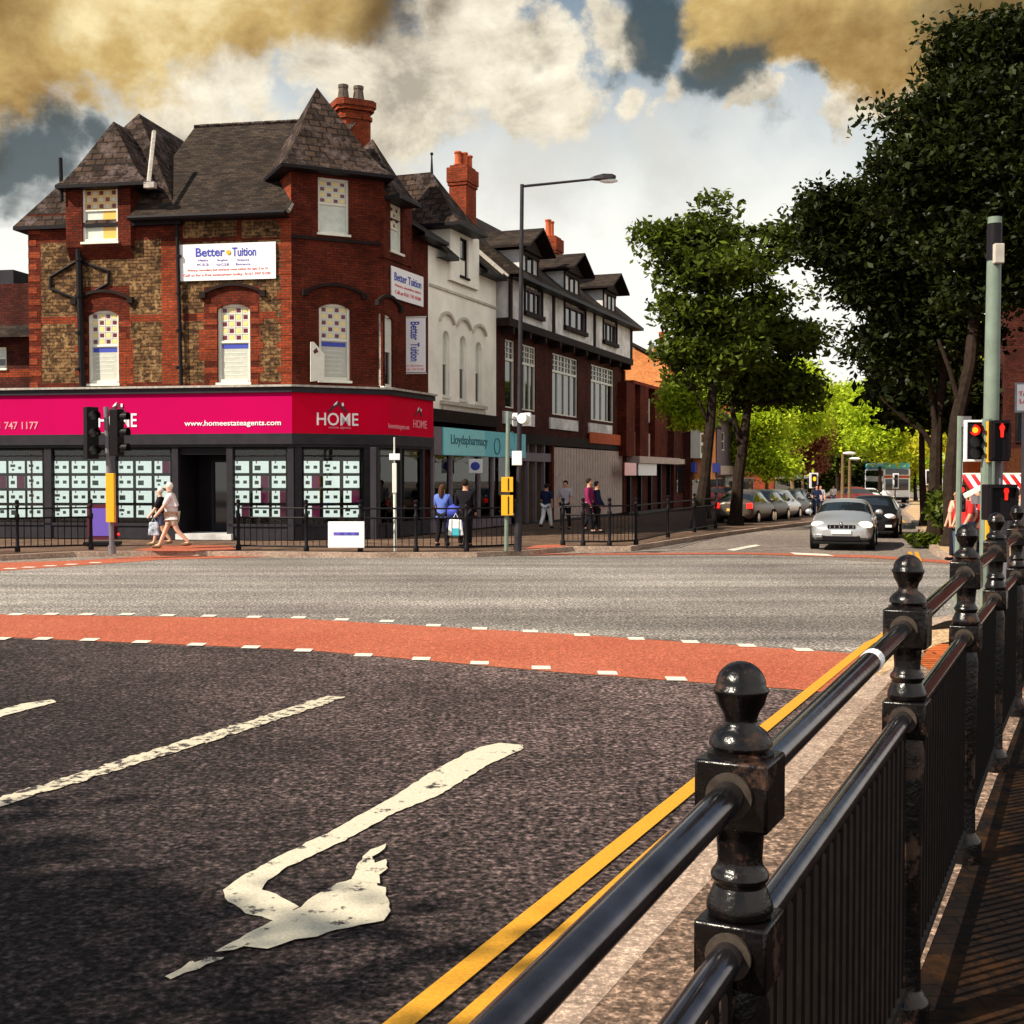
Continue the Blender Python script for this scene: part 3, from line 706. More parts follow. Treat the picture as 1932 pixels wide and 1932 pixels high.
def chimney(name, parent, c, w, d, z0, z1, az, m, potm, pots=2, pot_h=.55, flare=.08):
    fr = Fr((c[0], c[1]), az); mb = MB()
    mb.fbox(fr, -w / 2, w / 2, -d / 2, d / 2, z0, z1 - .7)
    mb.fbox(fr, -w / 2 - flare * .6, w / 2 + flare * .6, -d / 2 - flare * .6, d / 2 + flare * .6, z1 - .82, z1 - .72)
    mb.fbox(fr, -w / 2 - flare, w / 2 + flare, -d / 2 - flare, d / 2 + flare, z1 - .7, z1 - .1)
    mb.fbox(fr, -w / 2 + .02, w / 2 - .02, -d / 2 + .02, d / 2 - .02, z1 - .1, z1)
    ch = mb.build(name, m, parent, bevel=.01)
    for i in range(pots):
        mb = MB(); x = (i - (pots - 1) / 2) * w / pots * .95; y = (.12 if pots > 2 and i % 2 else -.05)
        mb.lathe([(.15, 0), (.17, .04), (.13, .1), (.125, pot_h - .1), (.16, pot_h - .06), (.15, pot_h), (.09, pot_h)], fr.P(x, y, z1 - .01), seg=12)
        mb.build('chimney_pot', potm, ch, smooth=True)
    return ch
def pyramid_roof(parent, base, ze, apex, name='turret_roof', m='slate_tile', bell=.0, th=.1, apex2=None, drop=0.0):
    """base: outer eave polygon (world xy, ccw from above), apex: point; bell = flare near the eaves"""
    mb = MB(); n = len(base); ap = Vector(apex); ap2 = Vector(apex2) if apex2 else ap
    E = [Vector((b[0], b[1], ze)) for b in base]
    rings = [E]
    if bell:
        for k, hh in ((.16, .09), (.38, .30)):
            rings.append([e.lerp(Vector((ap.x if (i < n / 2) else ap2.x, ap.y if i < n / 2 else ap2.y, 0)), k).xy.to_3d() + Vector((0, 0, ze + (ap.z - ze) * hh)) for i, e in enumerate(E)])
    for ra, rb in zip(rings[:-1], rings[1:]):
        for i in range(n): j = (i + 1) % n; mb.poly([ra[i], ra[j], rb[j], rb[i]], 0)
    top = rings[-1]
    for i in range(n):
        j = (i + 1) % n
        a = ap if (i < n / 2) else ap2; b = ap if (j < n / 2) else ap2
        if apex2 and a is not b: mb.poly([top[i], top[j], b, a], 0)
        else: mb.poly([top[i], top[j], a], 0)
    mb.poly([e for e in E[::-1]], 1)
    L = [e - Vector((0, 0, th)) for e in E]
    for i in range(n): j = (i + 1) % n; mb.poly([L[i], L[j], E[j], E[i]], 1)
    mb.poly(L[::-1], 1)
    return mb.build(name, [m, 'gutter_black'], parent)
def gutter(parent, pts, r=.06, name='gutter'):
    mb = MB(); mb.tube(pts, r, 6); return mb.build(name, 'gutter_black', parent)
# ================================================================== corner building
pA = Vector((-6.48, 36.02)); 
L = Fr(pA, 100); T = Fr(pA, 64)
pB = T.P(2.9, 0, 0).xy; RF = Fr(pB, 20.6)
def solve_s(fr, u, n=0): return fr.px(u, 700, n)[0]
sC = solve_s(RF, 808); sD = solve_s(RF, 936); sE = solve_s(RF, 1176)
CB = thing('brick_shop_building', 'red and buff brick corner building with slate turret roofs above a pink estate agent shop', 'building', (-6, 39, 0))
ZF1 = L.px(440, 727)[1]           # top of shopfront cornice
ZEAVE = L.px(440, 404, .1)[1]
sL0 = solve_s(L, 56)
# --- left facade, upper floors
def win(fr, u0, v0, u1, v1, n=0): return fr.rect(u0, v0, u1, v1, n)
W1 = win(L, 166, 585, 224, 724); W2 = win(L, 410, 573, 472, 722); DN = .24; WD = win(L, 155, 352, 222, 456, DN)
mb = MB()
ops = [(*W1, 0), (*W2, 0), (*WD, 0)]
def rg(u0, v0, u1, v1, m): a = L.rect(u0, v0, u1, v1); return (a[0], a[1], a[2], a[3], m)
regions = [rg(78, 455, 305, 722, 1), rg(345, 415, 446, 448, 1), rg(456, 415, 530, 448, 1), rg(345, 455, 530, 722, 1), rg(150, 340, 240, 470, 0),
           rg(76, 592, 600, 606, 0), rg(150, 540, 245, 724, 0), rg(225, 640, 252, 724, 0), rg(385, 540, 490, 724, 0), rg(375, 620, 492, 680, 0), rg(60, 452, 78, 724, 0), rg(305, 455, 345, 724, 0),
           rg(335, 455, 345, 724, 1), rg(530, 404, 560, 724, 0), rg(345, 592, 372, 606, 0), rg(520, 455, 530, 600, 1)]
regions = [r if r[4] == 1 else (r[0], r[1], r[2], r[3], 2 if i % 2 else 0) for i, r in enumerate(regions)]
Z9 = ZEAVE + .25
ZDT = L.px(190, 346, DN)[1]
wall(mb, L, sL0, 0, ZF1 - .3, Z9, ops[:2], regions, 0, .2)
for w in (W1, W2): arch_fill(mb, L, w[0], w[1], w[3], .16)
# stepped quoins
for k in range(14):
    z = ZF1 + k * .36
    if z + .18 > ZEAVE: break
    mb.fbox(L, -.46 if k % 2 else -.34, 0, .0, .012, z, z + .18, 2); mb.fbox(L, sL0, sL0 + (.4 if k % 2 else .28), 0, .012, z, z + .18, 2)
    for w in (W1, W2):
        if z < w[3] - .2:
            mb.fbox(L, w[0] - (.42 if k % 2 else .25), w[0] - .002, 0, .012, z, z + .18, 2); mb.fbox(L, w[1] + .002, w[1] + (.42 if k % 2 else .25), 0, .012, z, z + .18, 2)
# --- chamfer and turret walls
C1 = win(T, 602, 573, 661, 718); C2 = win(T, 600, 336, 659, 441)
ZT = T.px(630, 322, .0)[1]
wall(mb, T, 0, 2.9, ZF1 - .3, ZT, [(*C1, 0), (*C2, 0)], (), 0, .2)
arch_fill(mb, T, C1[0], C1[1], C1[3], .15)
mb.fbox(T, .0, 2.9, .0, .05, T.px(640, 452)[1] - .08, T.px(640, 452)[1] + .02, 3)
# turret side walls
q = [T.P(0, 0, 0), T.P(0, -3.2, 0), T.P(2.9, -3.2, 0), T.P(2.9, 0, 0)]
for a, b in ((q[1], q[0]), (q[3], q[2])): mb.quad((a.x, a.y, ZEAVE - .6), (b.x, b.y, ZEAVE - .6), (b.x, b.y, ZT), (a.x, a.y, ZT), 2)
# --- right facade
R1 = win(RF, 722, 594, 742, 730); RD = win(RF, 737, 386, 760, 476, .05)
ZR = RF.px(770, 425)[1]
ZRD = RF.px(750, 372, .05)[1]
wall(mb, RF, 0, sC, ZF1 - .3, ZR, [(*R1, 0), (RD[0], RD[1], RD[2], ZR, 0)], (), 0, .2)
arch_fill(mb, RF, R1[0], R1[1], R1[3], .15)
wall(mb, RF, RF.px(722, 430)[0], RF.px(775, 430)[0], ZR - 1.3, ZRD, [(*RD, 0)], (), 0, .2, .05)
rq0, rq1 = RF.px(722, 430)[0], RF.px(775, 430)[0]
for s_ in (rq0, rq1): mb.quad(RF.P(s_, .05, ZR - 1.3), RF.P(s_, -2, ZR - 1.3), RF.P(s_, -2, ZRD), RF.P(s_, .05, ZRD), 0)
# left dormer walls
dl0, dl1 = L.px(124, 400, DN)[0], L.px(246, 400, DN)[0]
wall(mb, L, dl0, dl1, WD[2] - .14, ZDT, [(*WD, 0)], (), 0, .25, DN); mb.quad(L.P(dl0, 0, WD[2] - .5), L.P(dl1, 0, WD[2] - .5), L.P(dl1, DN, WD[2] - .14), L.P(dl0, DN, WD[2] - .14), 0)
for s_ in (dl0, dl1): mb.quad(L.P(s_, DN, WD[2] - .14), L.P(s_, -2.5, WD[2] - .14), L.P(s_, -2.5, ZDT), L.P(s_, DN, ZDT), 0)
# back and end walls
bl = L.P(sL0, -9, 0); br_ = RF.P(sC, -9, 0); l0 = L.P(sL0, 0, 0); c0 = RF.P(sC, 0, 0)
for a, b in ((bl, l0), (c0, br_), (br_, bl)): mb.quad((a.x, a.y, 0), (b.x, b.y, 0), (b.x, b.y, ZEAVE), (a.x, a.y, ZEAVE), 0)
mb.build('wall', ['red_brick', 'buff_brick', 'orange_brick', 'timber_dark'], CB)
mb = MB()   # dark interior seen behind glass
ins = [L.P(sL0 + .1, -.5, 0), L.P(-.3, -.5, 0), T.P(2.7, -.55, 0), RF.P(sC - .1, -.5, 0), RF.P(sC - .2, -8, 0), L.P(sL0 + .2, -8, 0)]
mb.prism([p.xy for p in ins], ZF1 - .2, ZEAVE - .1); mb.build('interior', 'interior', CB)
sash(CB, L, *W1, bot='banner', mid=.48, rows=5, fw=.08); sash(CB, L, *W2, bot='banner', mid=.48, rows=5, fw=.08)
sash(CB, L, *WD, rec=.10, n=DN, bot='halfamber', mid=.42, rows=3, cols=5, cols3=('maroon_glass', 'pale_glass'), bg='amber_glass')
sash(CB, T, *C1, bot='banner', mid=.47, rows=5, fw=.08); sash(CB, T, *C2, rec=.14, bot='blind', mid=.46, rows=4)
sash(CB, RF, *R1, bot='glass', top='blind', mid=.5); sash(CB, RF, *RD, rec=.14, n=.05, bot='blind', top='stained', mid=.5)
for fr, w in ((L, W1), (L, W2), (T, C1), (RF, R1)):
    hood(fr, w[0] - .42, w[1] + .42, w[3] + .52, .26, CB)
# hexagonal iron pattress, drain pipes, ledges
mb = MB()
hx = [L.px(u, v)for u, v in [(97, 523), (148, 492), (206, 512), (206, 535), (150, 566), (97, 545)]]
for a, b in zip(hx, hx[1:] + hx[:1]): mb.tube([L.P(a[0], .04, a[1]), L.P(b[0], .04, b[1])], .045, 6)
mb.build('wall_bracket', 'gutter_black', CB)
for u, r_, v0 in ((147, .10, 405), (334, .055, 408)):
    mb = MB(); s_, z0 = L.px(u, v0, .1); mb.tube([L.P(s_, .12, z0), L.P(s_ + .1, .12, ZF1)], r_, 8)
    for k in range(4): mb.tube([L.P(s_ + .02 * k, .12, ZF1 + 1.1 * k + .5), L.P(s_ + .02 * k, .12, ZF1 + 1.1 * k + .58)], r_ * 1.35, 8)
    mb.build('drain_pipe', 'gutter_black', CB, smooth=True)
mb = MB(); s_, z0 = L.px(114, 298, .3); mb.tube([L.P(s_, .3, z0), L.P(s_ + .03, .3, z0 - 1.3)], .06, 8); mb.build('drain_pipe', 'gutter_black', CB)
# --- roofs
mb = MB()
n0 = .42; ze = L.px(440, 401, n0)[1]; nr = -4.2; zr = L.px(420, 238, nr)[1]
sa, sb = solve_s(L, 258), -.02
P = L.P
mb.quad(P(sa, n0, ze), P(sb, n0, ze), P(sb + .8, nr, zr), P(sa, nr, zr), 0)
mb.quad(P(sa, nr, zr), P(sb + .8, nr, zr), P(sb + .8, -8.8, ze), P(sa, -8.8, ze), 0)
mb.quad(P(sa, n0, ze - .12), P(sb, n0, ze - .12), P(sb, n0, ze), P(sa, n0, ze), 1)
mb.quad(P(sb, n0, ze - .12), P(sa, n0, ze - .12), P(sa, -.2, ze - .12), P(sb, -.2, ze - .12), 1)
for k in range(30):
    s_ = sa + (sb + .8 - sa) * k / 30; mb.tube([P(s_, nr, zr + .03), P(s_ + .33, nr, zr + .03)], .07 if k % 2 else .06, 6, 2)
mb.build('main_roof', ['slate_small', 'gutter_black', 'slate_tile'], CB)
gutter(CB, [P(sa, n0 + .05, ze - .06), P(sb, n0 + .05, ze - .06)], .07)
# left hipped wing
a0, z_ = L.px(24, 425, .22); a1 = L.px(340, 402, .22)[0]
ap = L.px(262, 214, -2.4)
pyramid_roof(CB, [L.P(a0, .22, 0).xy, L.P(a1, .22, 0).xy, L.P(a1, -8, 0).xy, L.P(a0, -8, 0).xy], ze - .12, L.P(ap[0], -2.4, ap[1]), 'hipped_roof', 'slate_tile', .0, apex2=L.P(ap[0], -5.6, ap[1]))
# left dormer roof
b0 = L.px(103, 343, .6)[0]; b1, zb = L.px(276, 341, .6); apd = L.px(214, 229, -1.0)
pyramid_roof(CB, [L.P(b0, .6, 0).xy, L.P(b1, .6, 0).xy, L.P(b1, -3.5, 0).xy, L.P(b0, -3.5, 0).xy], zb, L.P(apd[0], -1.0, apd[1]), 'dormer_roof', 'slate_tile', .5, apex2=L.P(apd[0], -3.0, apd[1]))
mb = MB(); v0 = L.px(262, 250, .1); v1 = L.px(281, 352, .5); mb.tube([L.P(v0[0], -.9, L.px(262, 250, -.9)[1]), L.P(v1[0], .5, v1[1] + .12)], .07, 5); mb.fbox(L, v1[0] - .12, v1[0] + .2, .4, .6, v1[1] - .05, v1[1] + .12)
mb.build('flashing', 'lead_flashing', CB)
# turret roof
zt = T.px(634, 318, .5)[1]
apt = T.px(598, 165, -1.4)
pyramid_roof(CB, [T.P(-.42, .5, 0).xy, T.P(3.05, .5, 0).xy, T.P(3.4, -3.6, 0).xy, T.P(-.35, -3.6, 0).xy], zt, T.P(apt[0], -1.4, apt[1]), 'turret_roof', 'slate_tile', .6)
mb = MB()
mb.tube([L.P(.0, .25, ze + .02), L.P(.0, -.35, ze + .55)], .07, 6); mb.build('flashing', 'lead_flashing', CB)
# right facade roof and dormer roof
mb = MB(); P = RF.P
rs0, rz0 = RF.px(745, 400, .5); rs1 = RF.px(862, 478, .5)[0]; zre = RF.px(800, 437, .5)[1]
mb.quad(P(rq1, .5, zre), P(sC + .6, .5, zre), P(sC + .6, -4.2, zre + 3.0), P(1.4, -4.2, zre + 3.0), 0)
mb.quad(P(1.4, -4.2, zre + 3.0), P(sC + .6, -4.2, zre + 3.0), P(sC + .6, -9, zre), P(1.4, -9, zre), 0)
mb.quad(P(rq1, .5, zre - .1), P(sC + .6, .5, zre - .1), P(sC + .6, .5, zre), P(rq1, .5, zre), 1)
mb.quad(P(sC + .6, .5, zre - .1), P(rq1, .5, zre - .1), P(rq1, -.1, zre - .1), P(sC + .6, -.1, zre - .1), 1)
mb.poly([P(sC + .6, .5, zre), P(sC + .6, -9, zre), P(sC + .6, -4.2, zre + 3.0)], 2)
mb.build('side_roof', ['slate_small', 'gutter_black', 'red_brick'], CB)
rb1, rzb = RF.px(795, 386, .6)
apr = RF.px(703, 262, -1.1)
pyramid_roof(CB, [P(-.1, .6, 0).xy, P(rb1, .6, 0).xy, P(rb1, -3.2, 0).xy, P(-.1, -3.2, 0).xy], rzb, P(apr[0], -1.1, apr[1]), 'dormer_roof', 'slate_tile', .5)
# chimney
cc = D(664, 260, 40.4)
chz = D(664, 196, 40.4).z
mb = MB(); fr = Fr((cc.x, cc.y), 64)
oct_ = lambda w, c=.28: [(-w + c * w, -w), (w - c * w, -w), (w, -w + c * w), (w, w - c * w), (w - c * w, w), (-w + c * w, w), (-w, w - c * w), (-w, -w + c * w)]
def opr(w, z0, z1): mb.prism([(cc.x + a * math.cos(.45) - b * math.sin(.45), cc.y + a * math.sin(.45) + b * math.cos(.45)) for a, b in oct_(w)], z0, z1)
opr(.52, cc.z - 2.6, chz - .32); opr(.57, chz - .62, chz - .5); opr(.62, chz - .34, chz - .22); opr(.68, chz - .22, chz - .02)
mb.build('chimney', 'orange_brick', CB, bevel=.01)
chs = [o for o in COL.objects if o.parent == CB and o.name.startswith('chimney')][-1]
for du in (-.26, .22):
    mb = MB(); mb.lathe([(.2, 0), (.2, .1), (.15, .48), (.17, .50), (.17, .60), (.1, .60)], (cc.x + du, cc.y - .05 + du * .3, chz - .03), seg=8)
    mb.build('chimney_pot', 'stone_pot', chs)

# --- shopfront
def zz(fr, u, v, n=.2): return fr.px(u, v, n)[1]
zc1 = zz(L, 450, 727); zf1 = zz(L, 450, 741); zf0 = zz(L, 450, 818); zb0 = zz(L, 450, 838); zg0 = zz(L, 480, 990, .1); GZ = .12
sLm = solve_s(L, -260)
def along(mb, n0, n1, z0, z1, m=0, sl=None, parts='LTR', endr=None):
    """a band that follows the three shop faces with mitred corners"""
    fr3 = [(L, sLm if sl is None else sl, 0), (T, 0, 2.9), (RF, 0, sC if endr is None else endr)]
    def co(f, g, s, n):  # corner point of two frames at offset n
        a = f.P(s, n, 0).xy; b = g.P(0, n, 0).xy; d1 = f.d.xy; d2 = g.d.xy
        den = d1.x * d2.y - d1.y * d2.x; k = ((b.x - a.x) * d2.y - (b.y - a.y) * d2.x) / den
        return a + d1 * k
    def line(n): return [L.P(fr3[0][1], n, 0).xy, co(L, T, 0, n), co(T, RF, 2.9, n), RF.P(fr3[2][2], n, 0).xy]
    I, O = line(n0), line(n1)
    for i, pc in enumerate('LTR'):
        if pc in parts: mb.prism([O[i], O[i + 1], I[i + 1], I[i]], z0, z1, m)
    return mb
mb = MB(); along(mb, -.1, .34, zc1 - .06, zc1, 1); along(mb, -.1, .26, zf1, zc1 - .06, 0)
along(mb, -.1, .2, zb0, zf0, 0); along(mb, -.1, .14, zb0 - .08, zb0, 0)
mb.build('cornice', ['shop_grey', 'lead_flashing'], CB, bevel=.01)
mb = MB(); along(mb, -.05, .18, zf0, zf1, parts='L'); fl = mb.build('fascia', 'fascia_pink', CB)
mb = MB(); along(mb, -.05, .18, zf0, zf1, parts='TR'); ft = mb.build('fascia', 'fascia_red', CB)
def txt(fr, u0, v0, u1, v1, body, m, parent, n=.19, bold=0.0, name='lettering'):
    a, b, c, d = fr.rect(u0, v0, u1, v1, n)
    return text(body, fr, (a + b) / 2, n, (c + d) / 2, abs(d - c), abs(b - a), m, parent, name, .008, bold)
txt(T, 598, 779, 676, 803, 'HOME', 'letter_white', ft, bold=.008)
txt(T, 620, 805, 662, 810, 'estate agents', 'letter_pink', ft)
txt(L, 348, 793, 530, 806, 'www.homeestateagents.com', 'letter_white', fl, bold=.012)
txt(L, 186, 780, 258, 806, 'HOME', 'letter_white', fl, bold=.008)
txt(L, -30, 796, 72, 810, '0161 747 1177', 'letter_pink', fl, bold=.01)
txt(RF, 780, 793, 805, 808, 'HOME', 'letter_pink', ft, bold=.004)
txt(RF, 733, 800, 772, 812, 'homeestateagents.com', 'letter_pink', ft)
def chevron(fr, u, v, w, parent, n=.19):
    s_, z_ = fr.px(u, v, n); k = w; mb = MB()
    mb.fprism(fr, [(s_ - k, z_ - k * .62), (s_ - k * .72, z_ - k * .62), (s_, z_ + k * .02), (s_ + k * .72, z_ - k * .62), (s_ + k, z_ - k * .62), (s_ + k * .5, z_ - k * .05), (s_, z_ + k * .38), (s_ - k * .5, z_ - k * .05)], n - .02, n + .01, 0)
    mb.fprism(fr, [(s_ - k * .45, z_ - .02), (s_ - k * .1, z_ + k * .1), (s_, z_ + k * .40), (s_ - k * .25, z_ + k * .22)], n + .011, n + .02, 1)
    mb.fbox(fr, s_ + k * .38, s_ + k * .55, n + .011, n + .02, z_ - k * .05, z_ + k * .25, 1)
    mb.build('house_emblem', ['maroon', 'letter_white'], parent)
chevron(T, 637, 765, .33, ft); chevron(L, 221, 767, .33, fl); chevron(RF, 790, 775, .3, ft)
# framework below the fascia
mb = MB()
def post(fr, u, w=.14, n0=-.1, n1=.1, z0=GZ, z1=None): s_ = fr.px(u, 900, .1)[0]; mb.fbox(fr, s_ - w / 2, s_ + w / 2, n0, n1, z0, z1 or zb0 - .08)
for u in (-170, -40, 90, 211, 330, 433, 548): post(L, u, .2 if u in (330, 433, 548) else .24)
for u in (563, 694): post(T, u, .22)
for u in (712, 757, 800): post(RF, u, .16)
each(mb, 'pilaster', 'shop_grey', CB, bevel=.008)
doorL, doorR = L.px(334, 900, .1)[0], L.px(430, 900, .1)[0]
mb = MB()
P = L.P
mb.fbox(L, sLm, doorL, -.08, .06, GZ, zg0); mb.fbox(L, doorR, -.02, -.08, .06, GZ, zg0)
mb.fbox(T, .03, 2.87, -.08, .06, GZ, zg0); mb.fbox(RF, .02, sC, -.08, .06, GZ, zg0)
mb.fbox(L, sLm, doorL, .0, .1, zg0 - .06, zg0 + .02); mb.fbox(L, doorR, 0, .0, .1, zg0 - .06, zg0 + .02); mb.fbox(T, 0, 2.9, 0, .1, zg0 - .06, zg0 + .02)
mb.build('stall_riser', 'shop_grey', CB)
mb = MB(); mb.fbox(L, doorL, doorR + .15, -1.4, .25, GZ, GZ + .17); mb.build('doorstep', 'white_plaster', CB)
mb = MB()
mb.fbox(L, doorL, doorL + .06, -1.3, 0, GZ + .17, zb0 - .1); mb.fbox(L, doorR - .06, doorR, -1.3, 0, GZ + .17, zb0 - .1)
mb.fbox(L, doorL, doorR, -1.35, -1.3, GZ + .17, zb0 - .1); mb.fbox(L, doorL, doorR, -1.3, 0, zb0 - .3, zb0 - .1)
mb.build('door_recess', 'shop_black', CB)
mb = MB(); dm = (doorL + doorR) / 2 + .2
mb.fbox(L, dm - .5, dm - .42, -1.29, -1.22, GZ + .17, GZ + 2.4); mb.fbox(L, dm + .42, dm + .5, -1.29, -1.22, GZ + .17, GZ + 2.4); mb.fbox(L, dm - .42, dm + .42, -1.29, -1.22, GZ + 2.32, GZ + 2.4); mb.fbox(L, dm - .42, dm + .42, -1.29, -1.22, GZ + .17, GZ + .45)
dr = mb.build('door', 'shop_grey', CB)
mb = MB(); mb.fbox(L, dm - .42, dm + .42, -1.27, -1.26, GZ + .45, GZ + 2.32); mb.build('pane', 'window_glass', dr)
mb = MB(); mb.tube([L.P(dm + .36, -1.2, 1.0), L.P(dm + .36, -1.2, 1.5)], .02, 6); mb.build('handle', 'chrome', dr)
# shop windows with property cards
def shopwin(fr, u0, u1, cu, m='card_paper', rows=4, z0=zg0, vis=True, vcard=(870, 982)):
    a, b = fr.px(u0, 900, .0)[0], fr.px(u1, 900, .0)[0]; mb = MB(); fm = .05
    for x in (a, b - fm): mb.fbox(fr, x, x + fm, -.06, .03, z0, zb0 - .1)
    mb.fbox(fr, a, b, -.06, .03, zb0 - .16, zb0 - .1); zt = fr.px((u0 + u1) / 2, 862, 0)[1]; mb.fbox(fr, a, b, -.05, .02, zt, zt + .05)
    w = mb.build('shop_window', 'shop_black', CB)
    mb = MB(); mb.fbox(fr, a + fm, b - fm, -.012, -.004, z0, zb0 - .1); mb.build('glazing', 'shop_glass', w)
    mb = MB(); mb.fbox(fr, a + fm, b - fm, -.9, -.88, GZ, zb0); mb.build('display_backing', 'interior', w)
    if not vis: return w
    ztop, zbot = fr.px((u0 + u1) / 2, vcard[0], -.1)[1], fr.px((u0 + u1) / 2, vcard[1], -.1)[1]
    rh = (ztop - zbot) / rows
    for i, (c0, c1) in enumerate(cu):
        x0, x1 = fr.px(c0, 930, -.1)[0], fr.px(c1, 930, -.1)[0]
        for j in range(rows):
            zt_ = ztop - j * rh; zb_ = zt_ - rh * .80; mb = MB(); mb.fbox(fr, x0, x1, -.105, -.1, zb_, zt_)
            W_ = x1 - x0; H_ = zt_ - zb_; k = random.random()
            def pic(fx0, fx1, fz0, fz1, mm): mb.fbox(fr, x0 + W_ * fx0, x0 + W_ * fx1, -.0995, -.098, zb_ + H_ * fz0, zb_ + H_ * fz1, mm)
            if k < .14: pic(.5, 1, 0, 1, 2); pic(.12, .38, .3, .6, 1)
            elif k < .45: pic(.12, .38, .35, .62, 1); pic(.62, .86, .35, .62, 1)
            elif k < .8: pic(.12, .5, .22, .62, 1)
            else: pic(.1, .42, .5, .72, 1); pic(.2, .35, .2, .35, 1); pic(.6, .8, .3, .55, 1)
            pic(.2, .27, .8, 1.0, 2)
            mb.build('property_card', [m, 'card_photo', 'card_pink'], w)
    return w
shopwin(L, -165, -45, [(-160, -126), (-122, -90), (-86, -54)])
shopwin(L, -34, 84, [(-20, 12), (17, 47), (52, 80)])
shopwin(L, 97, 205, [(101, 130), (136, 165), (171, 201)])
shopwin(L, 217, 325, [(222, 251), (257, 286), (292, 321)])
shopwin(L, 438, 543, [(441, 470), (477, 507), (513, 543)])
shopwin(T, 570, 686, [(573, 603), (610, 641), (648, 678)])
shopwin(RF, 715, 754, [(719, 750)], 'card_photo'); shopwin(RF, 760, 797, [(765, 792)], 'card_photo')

# ================================================================== banners on the corner building
def board(name, label, cat, fr, u0, v0, u1, v1, n=.05, m='sign_white', th=.03, rnd=0):
    t_ = thing(name, label, cat, fr.P(fr.px((u0 + u1) / 2, v1, n)[0], n, fr.px((u0 + u1) / 2, v1, n)[1]))
    a, b, c, d = fr.rect(u0, v0, u1, v1, n); mb = MB(); mb.fbox(fr, a, b, n - th, n, c, d)
    p = mb.build('panel', m, t_, bevel=rnd); return t_, p
def lines(fr, parent, u0, v0, u1, v1, n, m, body):
    return txt(fr, u0, v0, u1, v1, body, m, parent, n)
t_, p_ = board('tuition_banner', 'wide white banner with blue Better Tuition lettering on the buff brick wall', 'banner', L, 333, 459, 520, 528, .07)
txt(L, 369, 467, 424, 484, 'Better', 'sign_blue', p_, .075, .02); txt(L, 438, 466, 483, 483, 'Tuition', 'sign_blue', p_, .075, .02)
mb = MB(); s_, z_ = L.px(431, 476, .075); mb.lathe([(.07, 0), (.07, .02)], (0, 0, 0), 8); mb.v = [tuple(L.P(s_ + x, .075 + z, z_ + y)) for x, y, z in mb.v]; mb.build('star_dot', 'yellow_plastic', p_)
for u0, u1, v0, s1, s2 in ((374, 392, 489, 'Maths', 'KS2'), (410, 430, 489, 'English', 'GCSE'), (447, 470, 488, 'Science', 'Entrance')):
    txt(L, u0, v0, u1, v0 + 4, s1, 'sign_purple', p_, .075); txt(L, u0 - 2, v0 + 8, u1 + 2, v0 + 12, s2, 'sign_purple', p_, .075)
txt(L, 354, 506, 505, 511, 'Primary, secondary and entrance exam tuition for ages 5 to 16', 'sign_red', p_, .075)
txt(L, 346, 515, 510, 521, 'Call us for a free assessment today  0161 747 0100', 'sign_red', p_, .075)
t_, p_ = board('side_tuition_banner', 'slanting white banner with blue and red writing high on the shaded side wall', 'banner', RF, 739, 541 - 29, 799, 541 + 29, .07)
a, b, c, d = RF.rect(739, 512, 799, 570, .07)
text('Better Tuition', RF, (a + b) / 2, .078, c + (d - c) * .70, (d - c) * .26, (b - a) * .84, 'sign_blue', p_, bold=.01)
text('Primary, secondary tuition', RF, (a + b) / 2, .078, c + (d - c) * .42, (d - c) * .10, (b - a) * .8, 'sign_red', p_)
text('Call us 0161 747 0100', RF, (a + b) / 2, .078, c + (d - c) * .22, (d - c) * .12, (b - a) * .8, 'sign_red', p_)
# hanging vertical flag: stands out from the side wall, facing the viewer
sh = RF.px(762, 650, .0)[0]
VF = Fr(RF.P(sh + .55, .0, 0).xy, 110.6 - 8)
fr = Fr(D(782, 650, RF.P(sh, 0, 0).y + .1).xy - Fr((0, 0), 102).d.xy * 0, 102)
a, b, c, d = fr.rect(761, 600, 803, 702)
FT = thing('tuition_flag_sign', 'tall white projecting banner sign reading Better Tuition sideways beside the side window', 'sign', fr.P(a, 0, c))
mb = MB(); mb.fbox(fr, a, b, -.01, .01, c, d); fp = mb.build('panel', 'sign_white', FT)
mb = MB()
for z in (c - .04, d + .03): mb.tube([fr.P(a - .35, 0, z), fr.P(b + .03, 0, z)], .02, 6)
each(mb, 'bracket', 'pole_white', FT)
H_ = d - c
text('Better', fr, (a + b) / 2 + .02, .014, d - H_ * .24, (b - a) * .40, H_ * .34, 'sign_blue', fp, bold=.02, turn=-math.pi / 2)
text('Tuition', fr, (a + b) / 2 + .02, .014, d - H_ * .63, (b - a) * .40, H_ * .34, 'sign_blue', fp, bold=.02, turn=-math.pi / 2)
text('For information', fr, (a + b) / 2, .014, c + H_ * .12, H_ * .04, (b - a) * .8, 'sign_red', fp); text('0161 747 0100', fr, (a + b) / 2, .014, c + H_ * .05, H_ * .045, (b - a) * .85, 'sign_red', fp)
# white house-shaped estate board fixed by the chamfer window
a_ = [T.px(u, v, .3) for u, v in [(586, 720), (586, 645), (592, 645), (612, 668), (612, 717)]]
HB = thing('house_shaped_board', 'small white house shaped board with a cut-out standing on the cornice by the arched window', 'sign', T.P(a_[0][0], .3, a_[0][1]))
mb = MB(); mb.fprism(T, a_[::-1], .27, .31); o = mb.build('panel', 'white_upvc', HB)
mb = MB(); q = [T.px(u, v, .312) for u, v in [(591, 662), (597, 656), (601, 664), (593, 668)]]; mb.fprism(T, q[::-1], .3125, .314); mb.build('roof_emblem', 'maroon', o)

